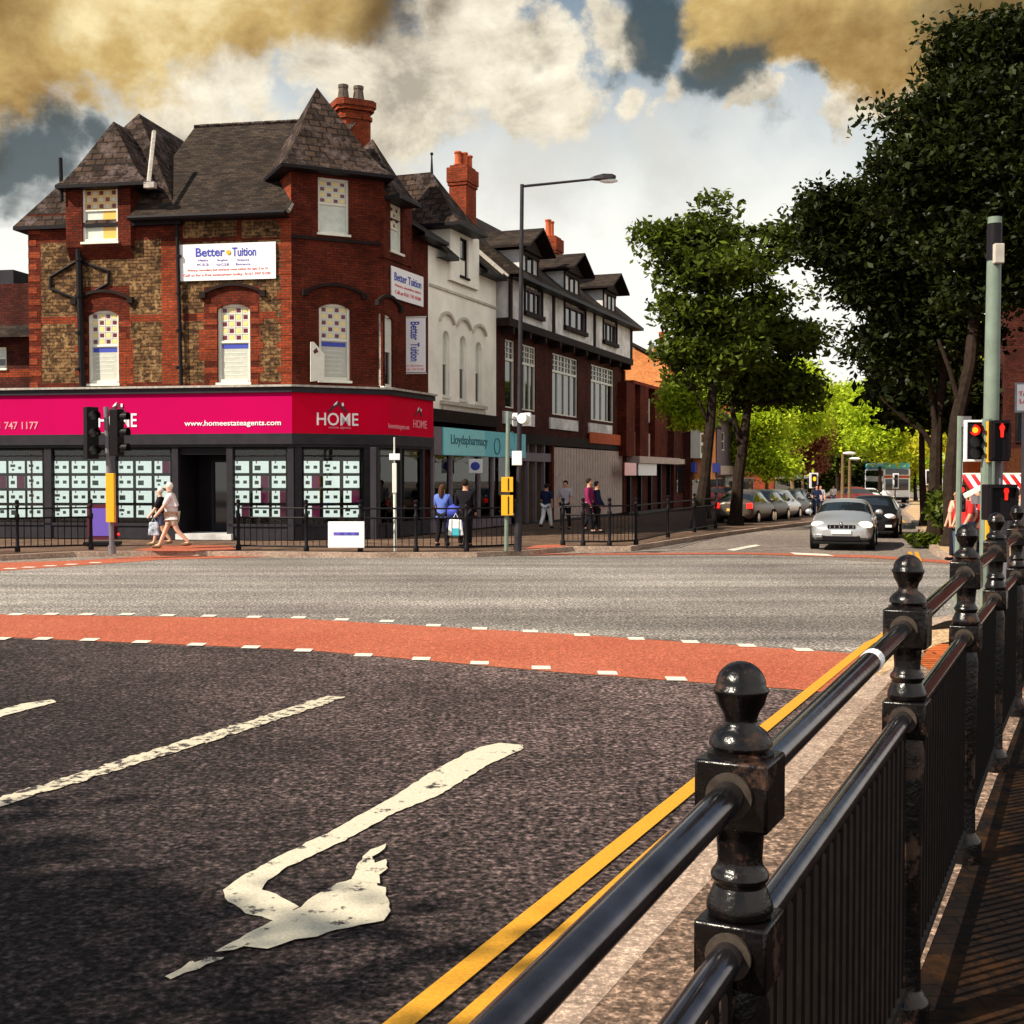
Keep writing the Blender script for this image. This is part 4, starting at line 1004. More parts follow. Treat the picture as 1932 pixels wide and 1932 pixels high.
# ================================================================== white rendered building
WB = thing('white_building', 'cream rendered building with three narrow arched windows above a turquoise pharmacy sign', 'building', RF.P((sC + sD) / 2, -1, 0))
aw = [win(RF, u0, v0, u1, v1) for u0, v0, u1, v1 in ((835, 624, 848, 748), (867, 634, 880, 755), (897, 645, 909, 761))]
ZW0 = RF.px(875, 772, .0)[1] - .12; ZWE = RF.px(845, 484, .0)[1] + .1
ZW0 = RF.px(873, 778)[1]; zfas = RF.px(905, 812, .1)
mb = MB(); wall(mb, RF, sC, sD, ZW0, ZWE, aw, (), 0, .22)
for w in aw: arch_fill(mb, RF, w[0], w[1], w[3], (w[1] - w[0]) * .45, depth=.22)
b1 = RF.P(sC, -9, 0); b2 = RF.P(sD, -9, 0); c1 = RF.P(sD, 0, 0)
for a, b in ((c1, b2), (b2, b1)): mb.quad((a.x, a.y, 0), (b.x, b.y, 0), (b.x, b.y, ZWE), (a.x, a.y, ZWE), 1)
mb.build('wall', ['white_render', 'dark_brick'], WB)
mb = MB(); mb.fbox(RF, sC + .05, sD - .05, -8, -.4, ZW0, ZWE - .1); mb.build('interior', 'interior', WB)
for w in aw:
    sash(WB, RF, *w, rec=.15, top='blind', bot='glass', mid=.5, fw=.05); hood(RF, w[0] - .32, w[1] + .32, w[3] + .55, .3, WB, 'lintel_stone', .1, .1, False)
mb = MB(); z_ = aw[1][2] - .12; mb.fbox(RF, aw[0][0] - .25, aw[2][1] + .25, 0, .14, z_ - .12, z_ + .0); mb.fbox(RF, aw[0][0] - .15, aw[2][1] + .15, 0, .09, z_ - .3, z_ - .2)
zb_ = RF.px(870, 560, 0)[1]; mb.fbox(RF, sC + .05, sD, 0, .05, zb_, zb_ + .08); each(mb, 'sill_band', 'lintel_stone', WB)
mb = MB(); mb.fbox(RF, sC, sD, -.05, .12, RF.px(870, 800)[1], ZW0); mb.build('shop_cornice', 'timber_dark', WB)
# roof
zre2 = RF.px(905, 502, .45)[1]; mb = MB(); P = RF.P
nr2 = -4.4; zr2 = zre2 + 4.2
TA, TBb = RF.px(850, 480, .12)[0], RF.px(904, 480, .12)[0]
for q0_, q1_ in ((sC + .6, TA), (TBb, sD)):
    mb.quad(P(q0_, .45, zre2), P(q1_, .45, zre2), P(q1_, nr2, zr2), P(q0_, nr2, zr2), 0)
    mb.quad(P(q0_, .45, zre2 - .12), P(q1_, .45, zre2 - .12), P(q1_, .45, zre2), P(q0_, .45, zre2), 1); mb.quad(P(q1_, .45, zre2 - .12), P(q0_, .45, zre2 - .12), P(q0_, -.1, zre2 - .12), P(q1_, -.1, zre2 - .12), 1)
mb.quad(P(sC + .6, nr2, zr2), P(sD, nr2, zr2), P(sD, -9, zre2), P(sC + .6, -9, zre2), 0)
mb.poly([P(sD, .45, zre2), P(sD, -9, zre2), P(sD, nr2, zr2)], 2)
mb.build('roof', ['slate_small', 'gutter_black', 'dark_brick'], WB)
for off in (.0, -.55):
    mb = MB(); mb.tube([P(sD + off, .5, zre2 + .06), P(sD + off, nr2, zr2 + .06)], .05, 5); mb.build('verge', 'lead_flashing', WB)
# tower dormer on the facade
TN = .12; t0, t1 = RF.px(850, 480, TN)[0], RF.px(904, 480, TN)[0]
ztd = RF.px(878, 440, TN)[1]
tw = win(RF, 868, 450, 884, 523, TN)
mb = MB(); wall(mb, RF, t0, t1, ZWE - .9, ztd, [tw], (), 0, .2, TN); 
for s_ in (t0, t1): mb.quad(P(s_, TN, ZWE - .9), P(s_, -3.5, ZWE - .9), P(s_, -3.5, ztd), P(s_, TN, ztd), 0)
mb.build('dormer_wall', 'white_render', WB); sash(WB, RF, *tw, n=TN, rec=.12, top='glass', bot='glass', fm='timber_dark', fw=.05)
s1_ = RF.px(921, 450, .7)[0]; s0_ = t0 - .55
apw = RF.px(820, 337, -1.2)
nb_ = -3.8
pyramid_roof(WB, [P(s0_, .7, 0).xy, P(s1_, .7, 0).xy, P(s1_, nb_, 0).xy, P(s0_, nb_, 0).xy], ztd + .02, P((s0_ + s1_) / 2, -.9, apw[1]), 'dormer_roof', 'slate_tile', .5, apex2=P((s0_ + s1_) / 2, -3.2, apw[1]))
fa = P((s0_ + s1_) / 2, -.9, apw[1])
mb = MB(); mb.tube([fa - Vector((0, 0, .1)), fa + Vector((0, 0, .6))], [.06, .025], 6); mb.ell(fa + Vector((0, 0, .62)), .06, 8, 5); mb.build('finial', 'gutter_black', WB)
cz = D(873, 316, 49.5); chimney('chimney', WB, (cz.x, cz.y), 1.05, .75, D(873, 400, 49.5).z - 1.5, cz.z, 20.6, 'orange_brick', 'clay_pot', 4, .55)
# pharmacy shopfront
zs1, zs0 = RF.px(905, 812, .15)[1], RF.px(905, 861, .15)[1]
PH = RF.px(991, 840, .15)[0]
mb = MB(); mb.fbox(RF, sC + .15, RF.px(835, 820, .15)[0], 0, .14, zs0, zs1); mb.build('fascia_end', 'grey_panel', WB)
mb = MB(); mb.fbox(RF, RF.px(835, 820, .15)[0] + .01, PH, 0, .17, zs0, zs1, 0)
a_ = RF.px(890, 840, .15)[0]; mb.fbox(RF, RF.px(835, 820, .15)[0] + .02, a_ + 1.2, .171, .174, zs0 + .02, zs1 - .02, 1)
pf_ = mb.build('fascia', ['teal_sign', 'teal_pale'], WB)
txt(RF, 851, 822, 920, 845, 'Lloydspharmacy', 'teal_dark', pf_, .18, .01)
def ring(fr, u, v, n, r, parent, m='teal_dark'):
    s_, z_ = fr.px(u, v, n); mb = MB(); mb.tube([fr.P(s_ + r * math.cos(k * .524), n, z_ + r * math.sin(k * .524)) for k in range(13)], .02, 5); mb.build('emblem', m, parent)
ring(RF, 938, 842, .175, .3, pf_); ring(RF, 966, 832, .175, .35, pf_, 'teal_pale')
mb = MB(); 
for u in (818, 852, 905, 930): s_ = RF.px(u, 900, .05)[0]; mb.fbox(RF, s_ - .07, s_ + .07, -.1, .06, GZ, zs0)
mb.fbox(RF, sC + .1, sD + 1.5, -.1, .04, GZ, .5); each(mb, 'shop_frame', 'grey_panel', WB)
mb = MB(); mb.fbox(RF, sC + .1, sD + 1.5, -.03, -.02, .5, zs0); mb.build('shop_glazing', 'shop_glass', WB)
mb = MB(); mb.fbox(RF, sC + .1, sD + 1.5, -2.5, -2.45, GZ, zs0)
for k in range(14):
    a_ = sC + .3 + random.random() * 6; z_ = .6 + random.random() * 1.8; mb.fbox(RF, a_, a_ + .2 + random.random() * .5, -2.44, -2.3 + random.random(), z_, z_ + .2 + random.random() * .4, 1 + k % 4)
mb.build('shop_interior', ['interior_warm', 'white_plaster', 'leaf_mid', 'beige_shutter', 'sign_white'], WB)
mb = MB(); a, b, c, d = RF.rect(827, 868, 853, 900, -.1); mb.fbox(RF, a, b, -.14, -.1, c, d); mb.build('window_poster', 'leaf_bright', WB)
PS = thing('pharmacy_hanging_sign', 'small square white hanging sign with dark blue oval under the turquoise fascia', 'sign', RF.P(RF.px(897, 885, .5)[0], .5, 2))
fr = Fr(D(895, 880, RF.P(RF.px(897, 885, .5)[0], .5, 0).y).xy, 104); a, b, c, d = fr.rect(885, 866, 910, 893); mb = MB(); mb.fbox(fr, a, b, -.05, .05, c, d); p_ = mb.build('panel', 'sign_white', PS, bevel=.02)
mb = MB(); mb.ell((0, 0, 0), (1, 1, 1), 16, 8); mb.v = [tuple(fr.P((a + b) / 2 + x * (b - a) * .36, .05 + y * .02, (c + d) / 2 + z * (d - c) * .3)) for x, y, z in mb.v]; mb.build('oval', 'sign_blue', p_, smooth=True)

# ================================================================== timber framed building
TB = thing('timber_framed_building', 'black and white timber framed building with three gabled dormers and dark red brick middle floor', 'building', RF.P((sD + sE) / 2, -1, 0))
zj = RF.px(1036, 641, .2)[1]; zbd = RF.px(1036, 808, .1)[1]; zev = RF.px(1036, 545, .3)[1]
zgd = RF.px(1036, 838, .1)[1]
bw_ = []
mb = MB()
mids = [win(RF, u0, v0, u1, v1) for u0, v0, u1, v1 in ((953, 650, 971, 768), (983, 655, 1011, 775), (1042, 672, 1090, 785), (1115, 695, 1158, 795))]
zwt, zwb = mids[2][3], mids[2][2]
mids = [(a, b, zwb, zwt) for a, b, c, d in mids]
wall(mb, RF, sD, sE, zgd, zj, mids, (), 0, .2)
ee = [RF.P(sE, 0, 0), RF.P(sE, -9, 0), RF.P(sD, -9, 0)]
mb.quad((*ee[0].xy, 0), (*ee[1].xy, 0), (*ee[1].xy, zev), (*ee[0].xy, zev), 0); mb.quad((*ee[1].xy, 0), (*ee[2].xy, 0), (*ee[2].xy, zev), (*ee[1].xy, zev), 0)
mb.build('brick_wall', 'dark_brick', TB)
def mullioned(parent, fr, w, rows=(.27,), cols=3, n=0.0, rec=.1, fm='white_upvc', fw=.06, name='window', tiny=True):
    a, b, c, d = w; mb = MB(); N = n - rec
    mb.fbox(fr, a, a + fw, N - .05, N + .05, c, d); mb.fbox(fr, b - fw, b, N - .05, N + .05, c, d); mb.fbox(fr, a + fw, b - fw, N - .05, N + .05, d - fw, d); mb.fbox(fr, a + fw, b - fw, N - .05, N + .05, c, c + fw)
    tr = d - (d - c) * rows[0]; mb.fbox(fr, a + fw, b - fw, N - .05, N + .055, tr - .1, tr)
    for i in range(1, cols): x = a + (b - a) * i / cols; mb.fbox(fr, x - fw * .6, x + fw * .6, N - .045, N + .045, c + fw, d - fw)
    if tiny:
        for i in range(cols):
            x = a + (b - a) * (i + .5) / cols; mb.fbox(fr, x - .015, x + .015, N - .03, N + .03, tr, d - fw)
        for k in (.33, .66): z = tr + (d - fw - tr) * k; mb.fbox(fr, a + fw, b - fw, N - .028, N + .028, z - .015, z + .015)
    o = mb.build(name, fm, parent); mb = MB(); mb.fbox(fr, a, b, N - .02, N - .01, c, d); mb.build('pane', 'window_glass', o); return o
for w, cn in zip(mids, (1, 3, 4, 4)): mullioned(TB, RF, w, cols=cn)
for u0, u1 in ((952, 1010), (1040, 1092), (1113, 1156)):
    a, b = RF.px(u0, 800, .1)[0], RF.px(u1, 800, .1)[0]; mb = MB(); mb.fbox(RF, a, b, 0, .08, zbd, zwb - .15); mb.build('apron_board', 'white_plaster', TB)
# jettied upper floor
JN = .45
ups = [win(RF, u0, v0, u1, v1, JN) for u0, v0, u1, v1 in ((990, 560, 1021, 628), (1065, 600, 1103, 657), (1138, 625, 1162, 682))]
pil = []
mb = MB(); zp0 = zj + .25
uw = [(a, b, zp0 + .5, zev - .05) for a, b, c, d in ups]
wall(mb, RF, sD + .3, sE - .05, zp0, zev, uw, (), 0, .2, JN)
mb.quad(RF.P(sD + .3, JN, zp0), RF.P(sD + .3, JN, zev), RF.P(sD + .3, -.3, zev), RF.P(sD + .3, -.3, zp0)); mb.quad(RF.P(sE - .05, JN, zev), RF.P(sE - .05, JN, zp0), RF.P(sE - .05, -.3, zp0), RF.P(sE - .05, -.3, zev))
mb.build('plaster_wall', 'white_plaster', TB)
mb = MB(); mb.fbox(RF, sD, sE, -.1, JN + .08, zj - .05, zp0)
for u in (948, 1032, 1108, 1172, 975, 1063): pass
for sx in [sD + .3, (uw[0][1] + uw[1][0]) / 2, (uw[1][1] + uw[2][0]) / 2, sE - .2]: mb.fbox(RF, sx - .13, sx + .13, JN - .02, JN + .06, zp0, zev)
for a, b, c, d in uw:
    mb.fbox(RF, a - .12, a, JN - .02, JN + .06, c - .1, d + .1); mb.fbox(RF, b, b + .12, JN - .02, JN + .06, c - .1, d + .1); mb.fbox(RF, a - .16, b + .16, JN, JN + .14, c - .2, c - .02)
for k in range(10): sx = sD + .6 + (sE - sD - 1) * k / 9; mb.fbox(RF, sx - .08, sx + .08, -.1, JN + .05, zj - .3, zj - .05)
mb.fbox(RF, sD, sE, .0, .1, zgd - .05, zgd + .35)
mb.build('timber_frame', 'timber_dark', TB)
for w in uw: mullioned(TB, RF, w, cols=3, n=JN, rec=.06, fw=.04, tiny=False, fm='grey_panel')
mb = MB(); mb.fbox(RF, sD + .1, sE - .1, -8, -.45, zgd + .1, zev - .1); mb.build('interior', 'interior', TB)
# roof with dormers
EN = .95; zve = RF.px(1120, 577, EN)[1]; mb = MB(); P = RF.P
nr3 = -3.6; zr3 = RF.px(905, 414, nr3)[1]
mb.quad(P(sD + .1, EN, zve), P(sE + .5, EN, zve), P(sE + .5, nr3, zr3), P(sD + .1, nr3, zr3), 0); mb.quad(P(sD + .1, nr3, zr3), P(sE + .5, nr3, zr3), P(sE + .5, -9, zve), P(sD + .1, -9, zve), 0)
mb.quad(P(sD + .1, EN, zve - .13), P(sE + .5, EN, zve - .13), P(sE + .5, EN, zve), P(sD + .1, EN, zve), 1); mb.quad(P(sE + .5, EN, zve - .13), P(sD + .1, EN, zve - .13), P(sD + .1, JN - .1, zve - .13), P(sE + .5, JN - .1, zve - .13), 1)
mb.poly([P(sE + .5, EN, zve), P(sE + .5, -9, zve), P(sE + .5, nr3, zr3)], 2); mb.poly([P(sD + .1, EN, zve), P(sD + .1, nr3, zr3), P(sD + .1, -9, zve)], 0)
mb.build('roof', ['slate_small', 'gutter_black', 'white_plaster'], TB)
for (ua, va, ve) in ((1024, 432, 488), (1102, 479, 527), (1171, 517, 561)):
    s_, z_ = RF.px(ua, va, 1.0); ze_ = RF.px(ua + 12, ve, 1.0)[1]
    gable_dormer(TB, RF, s_, 3.0, ze_ + .12, z_ - .05, 1.05, -3.4, oh=.42)
    mb = MB(); mb.fbox(RF, s_ - 1.05, s_ + 1.05, -2.5, .42, zve - .3, ze_ + .1); mb.build('dormer_cheek', 'white_plaster', TB)
    mb = MB()
    for q in (-1.0, -.35, .35, 1.0): mb.fbox(RF, s_ + q - .07, s_ + q + .07, .422, .47, zve, ze_ + .1)
    mb.fbox(RF, s_ - 1.06, s_ + 1.06, .422, .5, ze_ - .05, ze_ + .12); mb.build('dormer_frame', 'timber_dark', TB)
    mb = MB(); mb.fbox(RF, s_ - .33, s_ + .33, .425, .44, zve + .1, ze_); mb.build('dormer_window', 'window_glass', TB)
cz = D(1039, 448, 58); chimney('chimney', TB, (cz.x, cz.y), .95, .8, D(1039, 540, 58).z - 1, cz.z, 20.6, 'orange_brick', 'clay_pot', 2, .8)
# ground floor: dark shop then pale roller shutters
shs = RF.px(1098 - 55, 900, .05)[0]
mb = MB()
k = 0; a_ = shs
while a_ < sE - .35:
    b_ = min(a_ + .42, sE - .3); mb.fbox(RF, a_ + .03, b_ - .03, -.02, .05, GZ, zgd - .1); mb.fbox(RF, b_ - .03, b_ + .03, -.02, .02, GZ, zgd - .1); a_ = b_; k += 1
mb.build('panelled_shutter', 'beige_shutter', TB)
mb = MB(); mb.fbox(RF, PH + .1, shs - .3, -.3, -.25, GZ, zgd); mb.build('shop_interior', 'interior_warm', TB)
mb = MB()
for u in (997, 1012, 1028): s_ = RF.px(u, 900, .05)[0]; mb.fbox(RF, s_ - .05, s_ + .05, -.1, .04, GZ, zgd)
mb.fbox(RF, PH, shs - .2, -.02, .06, 2.6, 2.95); each(mb, 'shop_frame', 'grey_panel', TB)
mb = MB(); mb.fbox(RF, shs - .25, shs - .02, -.05, .12, GZ, zgd); mb.fbox(RF, sE - .3, sE, -.05, .12, GZ, zj - .3); each(mb, 'pier', 'red_brick', TB)
mb = MB(); a, b, c, d = RF.rect(1112, 818, 1172, 838, .12); mb.fbox(RF, a, b, .1, .16, c, d); mb.build('shop_fascia', 'clay_pot', TB)

# ================================================================== brick building with piers
pE = RF.P(sE, 0, 0).xy
P2 = Fr(RF.P(sE + .3, .3, 0).xy, 20.6)
PBd = thing('low_brick_building', 'low red brick building with tall pale recessed windows between brick piers', 'building', P2.P(5, -1, 0))
ztp = P2.px(1215, 730)[1]; sp1 = P2.px(1268, 850)[0]
mb = MB(); z1_ = P2.px(1215, 862)[1]; mb.fbox(P2, 0, sp1, -8, -.25, GZ, ztp - .4); mb.build('wall', 'dark_brick', PBd)
mb = MB()
us = [1180, 1196, 1205, 1222, 1233, 1252, 1268]
for u0, u1 in ((1180, 1196), (1206, 1222), (1234, 1254)):
    a, b = P2.px(u0, 800, .1)[0], P2.px(u1, 800, .1)[0]; mb.fbox(P2, a, b, -.3, .15, z1_, ztp)
each(mb, 'pier', 'red_brick', PBd)
mb = MB(); mb.fbox(P2, -.05, sp1, -.32, .17, ztp, ztp + .16); mb.build('coping', 'orange_brick', PBd)
for u0, u1 in ((1197, 1205), (1223, 1233)):
    a, b = P2.px(u0, 800, -.1)[0], P2.px(u1, 800, -.1)[0]
    mb = MB(); zw = z1_ + (ztp - z1_) * .75; mb.fbox(P2, a, b, -.24, -.15, zw - .9, zw + .4); mb.build('upper_panel', 'white_plaster', PBd)
    mb = MB(); mb.fbox(P2, a, b, -.24, -.18, z1_ + 1.3, zw - .9); mb.build('window', 'window_glass', PBd)
    mb = MB(); mb.fbox(P2, a, b, -.24, -.12, z1_, z1_ + 1.3); mb.build('lower_panel', 'beige_shutter', PBd)
mb = MB(); mb.fbox(P2, 0, sp1, -.2, .5, z1_ - .35, z1_); mb.build('canopy', 'beige_shutter', PBd)
for u0, u1, m_ in ((1182, 1204, 'red_paint'), (1208, 1242, 'sign_white')):
    a, b = P2.px(u0, 880, .45)[0], P2.px(u1, 880, .45)[0]; mb = MB(); z_ = P2.px(1210, 897, .45)[1]; mb.fbox(P2, a, b, .3, .36, z_, z1_ - .36); mb.build('shop_fascia', m_, PBd)
mb = MB()
for k in range(5): a_ = .3 + (sp1 - .5) * k / 4; mb.fbox(P2, a_ - .08, a_ + .08, -.25, -.05, GZ, z1_ - .36)
each(mb, 'shop_frame', 'shop_black', PBd)
# dark flank beyond, then the gabled house behind
P3 = Fr(P2.P(sp1, 0, 0).xy, 20.6)
FB = thing('dark_brick_house', 'tall dark brick house end just past the low brick building behind the leaning tree trunk', 'building', P3.P(3, -1, 0))
s3 = P3.px(1303, 900)[0]; z3 = P3.px(1285, 770)[1]
mb = MB(); mb.fbox(P3, .05, s3, -7, .1, gz(70), z3); mb.build('wall', 'dark_brick', FB)
mb = MB(); mb.fbox(P3, .6, s3 - .4, .1, .16, 1.0, 2.6); mb.build('window', 'window_glass', FB)
mb = MB(); mb.fbox(P3, .3, s3 - .3, .1, .2, 2.7, 3.0); mb.build('lintel', 'lintel_stone', FB)
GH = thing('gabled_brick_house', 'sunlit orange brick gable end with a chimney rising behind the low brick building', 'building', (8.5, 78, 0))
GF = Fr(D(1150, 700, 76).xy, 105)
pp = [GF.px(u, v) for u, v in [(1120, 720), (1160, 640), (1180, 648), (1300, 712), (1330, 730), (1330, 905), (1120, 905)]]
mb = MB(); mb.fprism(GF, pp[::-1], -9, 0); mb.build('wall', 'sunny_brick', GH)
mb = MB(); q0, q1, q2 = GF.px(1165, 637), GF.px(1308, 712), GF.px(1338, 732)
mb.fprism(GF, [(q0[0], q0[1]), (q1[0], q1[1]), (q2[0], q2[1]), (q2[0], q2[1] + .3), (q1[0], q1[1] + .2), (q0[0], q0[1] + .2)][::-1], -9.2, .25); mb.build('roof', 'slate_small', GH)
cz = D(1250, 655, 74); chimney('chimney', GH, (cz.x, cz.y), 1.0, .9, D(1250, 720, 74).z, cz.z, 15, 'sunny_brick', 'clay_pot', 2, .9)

for par_, fr_q, a_, b_ in ((WB, RF, sC, sD), (TB, RF, sD + .01, sE), (PBd, P2, .02, sp1), (FB, P3, .1, s3)):
    mb = MB(); mb.fbox(fr_q, a_, b_, -.6, -.06, -1.2, GZ); mb.build('plinth', 'shop_black', par_)
# ================================================================== other buildings
# dark lower building at the left edge
LB = thing('left_brick_annexe', 'low dark brick annexe with a flat roof block at the far left edge', 'building', L.P(sL0 - 3, -2, 0))
LN = Fr(L.P(sL0, -1.5, 0).xy, 100)
za = LN.px(30, 535)[1]; zb_ = LN.px(30, 497)[1]
wl = LN.rect(-30, 655, 12, 695)
mb = MB(); wall(mb, LN, -14, 0, ZF1 - .6, za, [wl], [(-14, 0, LN.px(0, 697)[1] - .25, LN.px(0, 697)[1], 1)], 0, .2); mb.quad(LN.P(-14, 0, za), LN.P(0, 0, za), LN.P(0, -8, za), LN.P(-14, -8, za)); mb.fbox(LN, -14, .0, -8, -.25, 0, za - .02)
mb.build('wall', ['dark_brick', 'orange_brick'], LB)
mb = MB(); mb.fbox(LN, -14, LN.px(38, 520, -2)[0], -7, -1.6, za, zb_ + .1); mb.build('roof_block', 'shop_grey', LB)
mb = MB(); mb.quad(LN.P(-14, .6, LN.px(20, 640)[1]), LN.P(0, .6, LN.px(20, 640)[1]), LN.P(0, -1.8, za + .05), LN.P(-14, -1.8, za + .05)); mb.build('lean_to_roof', 'slate_small', LB)
sash(LB, LN, *wl, top='blind', bot='glass')
mb = MB(); mb.fbox(L, sLm, sL0, -1.6, -.0, ZF1 - .12, ZF1 - .02); mb.fbox(L, sLm, sL0, -4, -1.0, GZ, ZF1 - .13); mb.build('shop_roof', 'shop_grey', LB)

def far_house(name, label, fr, s0, s1, z0, z1, wm, rm, wins, depth=8, ridge=2.5, bays=(), shop=None, group=None):
    t_ = thing(name, label, 'building', fr.P((s0 + s1) / 2, -1, z0), group=group)
    mb = MB(); ops = [w for w in wins]; wall(mb, fr, s0, s1, z0, z1, ops, (), 0, .15)
    for a in (s0, s1): mb.quad(fr.P(a, 0, z0), fr.P(a, -depth, z0), fr.P(a, -depth, z1), fr.P(a, 0, z1)); mb.poly([fr.P(a, 0, z1), fr.P(a, -depth, z1), fr.P(a, -depth / 2, z1 + ridge)])
    mb.quad(fr.P(s0, -depth, z0), fr.P(s1, -depth, z0), fr.P(s1, -depth, z1), fr.P(s0, -depth, z1)); mb.build('wall', wm, t_)
    mb = MB(); o = .3
    for n0_, n1_ in ((o, -depth / 2), (-depth - o, -depth / 2)):
        z_ = z1 - .1
        mb.quad(fr.P(s0 - .1, n0_, z_), fr.P(s1 + .1, n0_, z_), fr.P(s1 + .1, n1_, z1 + ridge + .06), fr.P(s0 - .1, n1_, z1 + ridge + .06))
        mb.quad(fr.P(s0 - .1, n0_, z_ - .15), fr.P(s1 + .1, n0_, z_ - .15), fr.P(s1 + .1, n0_, z_), fr.P(s0 - .1, n0_, z_))
    rf_ = mb.build('roof', rm, t_)
    for a, b, c, d in wins:
        mb = MB(); fw = .08; N = -.1
        mb.fbox(fr, a, a + fw, N - .04, N + .04, c, d); mb.fbox(fr, b - fw, b, N - .04, N + .04, c, d); mb.fbox(fr, a, b, N - .04, N + .04, d - fw, d); mb.fbox(fr, a, b, N - .04, N + .06, c, c + fw); mb.fbox(fr, a, b, N - .04, N + .04, (c + d) / 2 - .04, (c + d) / 2 + .04)
        w = mb.build('window', 'white_upvc', t_); mb = MB(); mb.fbox(fr, a, b, N - .02, N, c, d); mb.build('pane', 'window_glass', w)
    if shop:
        mb = MB(); mb.fbox(fr, s0 + .1, s1 - .1, 0, .25, z0 + 2.5, z0 + 3.1); mb.build('shop_fascia', shop, t_)
        mb = MB(); mb.fbox(fr, s0 + .3, s1 - .3, 0, .04, z0 + .4, z0 + 2.4); mb.build('shop_window', 'window_glass', t_)
    return t_, rf_
HF = Fr(D(1303, 890, 74).xy, 21)
# white bay gabled terrace and grey terrace behind the left trees
def zl(fr, u, v, n=0): return fr.px(u, v, n)[1]
def rect2(fr, u0, v0, u1, v1): return fr.rect(u0, v0, u1, v1)
s_a, s_b = 0.0, HF.px(1352, 880)[0]
t_, _ = far_house('terrace_house', 'grey terraced house with a white bay window behind the leaning tree trunk', HF, 0, s_b, gz(75), zl(HF, 1330, 800), 'dark_brick', 'slate_small', [], ridge=2.2, shop='sign_blue')
mb = MB(); a, b, c, d = HF.rect(1303, 812, 1326, 865); mb.fbox(HF, a, b, 0, .6, c, d); w_ = mb.build('bay_window', 'white_upvc', t_)
mb = MB(); mb.fbox(HF, a + .25, b - .25, .61, .63, c + .3, (c + d) / 2 - .1); mb.fbox(HF, a + .25, b - .25, .61, .63, (c + d) / 2 + .1, d - .3); mb.build('pane', 'window_glass', w_)
s_c = HF.px(1395, 880)[0]; s_d = HF.px(1422, 880)[0]
far_house('terrace_house', 'brown terraced house with beige shop front between the two left tree trunks', HF, s_b + .05, s_c, gz(90), zl(HF, 1370, 790), 'grey_panel', 'slate_small', [HF.rect(1362, 815, 1368, 850)], ridge=2.4, shop='beige_shutter')
far_house('terrace_house', 'pale rendered end house past the second left tree trunk', HF, s_c + .05, s_d, gz(115), zl(HF, 1410, 832), 'white_plaster', 'slate_small', [], ridge=2.0, shop='clay_pot')
# far terraces closing the street on both sides (mostly behind leaves)
KF = Fr(D(1460, 890, 118).xy, 24)
for k, (w_, h_, mm, lab) in enumerate(((9, 7.2, 'orange_brick', 'distant orange brick house among the bright trees on the left side'), (8, 6.4, 'white_plaster', 'distant pale house beyond the orange brick one on the left side'))):
    far_house('distant_house', lab, KF, k * 9.5, k * 9.5 + w_, gz(130), h_, mm, 'slate_small', [(k * 9.5 + 2, k * 9.5 + 3.2, 3.6, 5.0), (k * 9.5 + 5, k * 9.5 + 6.2, 3.6, 5.0)], shop='sign_white')
# right hand buildings, dark, seen past the columns
QF = Fr(D(1985, 896, 27).xy, 204)     # facade facing the street (towards the left)
t_, _ = far_house('right_brick_house', 'tall dark red brick house with tall windows at the right edge behind the signal column', QF, -26, -2.0, .1, 9.2, 'dark_brick', 'slate_small', [(-7 - k * 4.5, -5.6 - k * 4.5, z_, z_ + 1.8) for k in range(4) for z_ in (3.9, 6.6)], ridge=2.6, depth=9)
cz = D(1893, 600, 40); 
XB = thing('right_corner_house', 'dark brick house end with a chimney at the right edge of the picture', 'building', (D(1990, 896, 22).x + 3, 24, 0))
xf = Fr(D(1905, 896, 44).xy, 108)
mb = MB(); a, b, c, d = xf.rect(1896, 560, 1990, 905); mb.fbox(xf, a, b + 4, -8, 0, .1, d); mb.build('wall', 'dark_brick', XB)
mb = MB(); mb.fprism(xf, [(a - .2, d), (b + 4.2, d), (b + 3.2, d + 3.4), (a + 2.2, d + 3.4)], -8.2, .25); mb.build('roof', 'slate_small', XB)
chimney('chimney', XB, xf.P(a + .5, -1.2, 0).xy, .8, .7, d - 1, d + 1.3, 108, 'dark_brick', 'clay_pot', 1, .8)
for k in range(2):
    mb = MB(); mb.fbox(xf, a + .35 + k * 1.25, a + .95 + k * 1.25, 0, .05, 3.2, 5.0); w_ = mb.build('window', 'timber_dark', XB); mb = MB(); mb.fbox(xf, a + .42 + k * 1.25, a + .88 + k * 1.25, .05, .06, 3.3, 4.9); mb.build('pane', 'window_glass', w_)
mb = MB(); mb.fbox(xf, a + .1, a + 3.2, 0, .06, 1.9, 3.0); mb.build('shop_fascia', 'rust_iron', XB)
# striped awning and timber kiosk
AW = thing('striped_awning', 'red and cream striped awning sloping out over the crowd at the right', 'awning', D(1890, 905, 38))
fr = Fr(D(1860, 896, 37).xy, 96)
mb = MB(); a, z0_ = fr.px(1812, 922); b = fr.px(1940, 922)[0]; z1__ = fr.px(1880, 895)[1]
nn = 14
for k in range(nn):
    x0, x1 = a + (b - a) * k / nn, a + (b - a) * (k + 1) / nn
    mb.hexa([fr.P(x0, 1.1, z0_ - .02), fr.P(x1, 1.1, z0_ - .02), fr.P(x1, 0, z1__ - .02), fr.P(x0, 0, z1__ - .02), fr.P(x0, 1.1, z0_), fr.P(x1, 1.1, z0_), fr.P(x1, 0, z1__), fr.P(x0, 0, z1__)], k % 2)
    mb.fbox(fr, x0, x1, 1.1, 1.12, z0_ - .22, z0_, k % 2)
mb.build('canvas', ['red_paint', 'sign_white'], AW)
mb = MB()
for x in (a, (a + b) / 2, b): mb.tube([fr.P(x, 0, 1.2), fr.P(x, 1.05, z0_ - .05)], .025, 6)
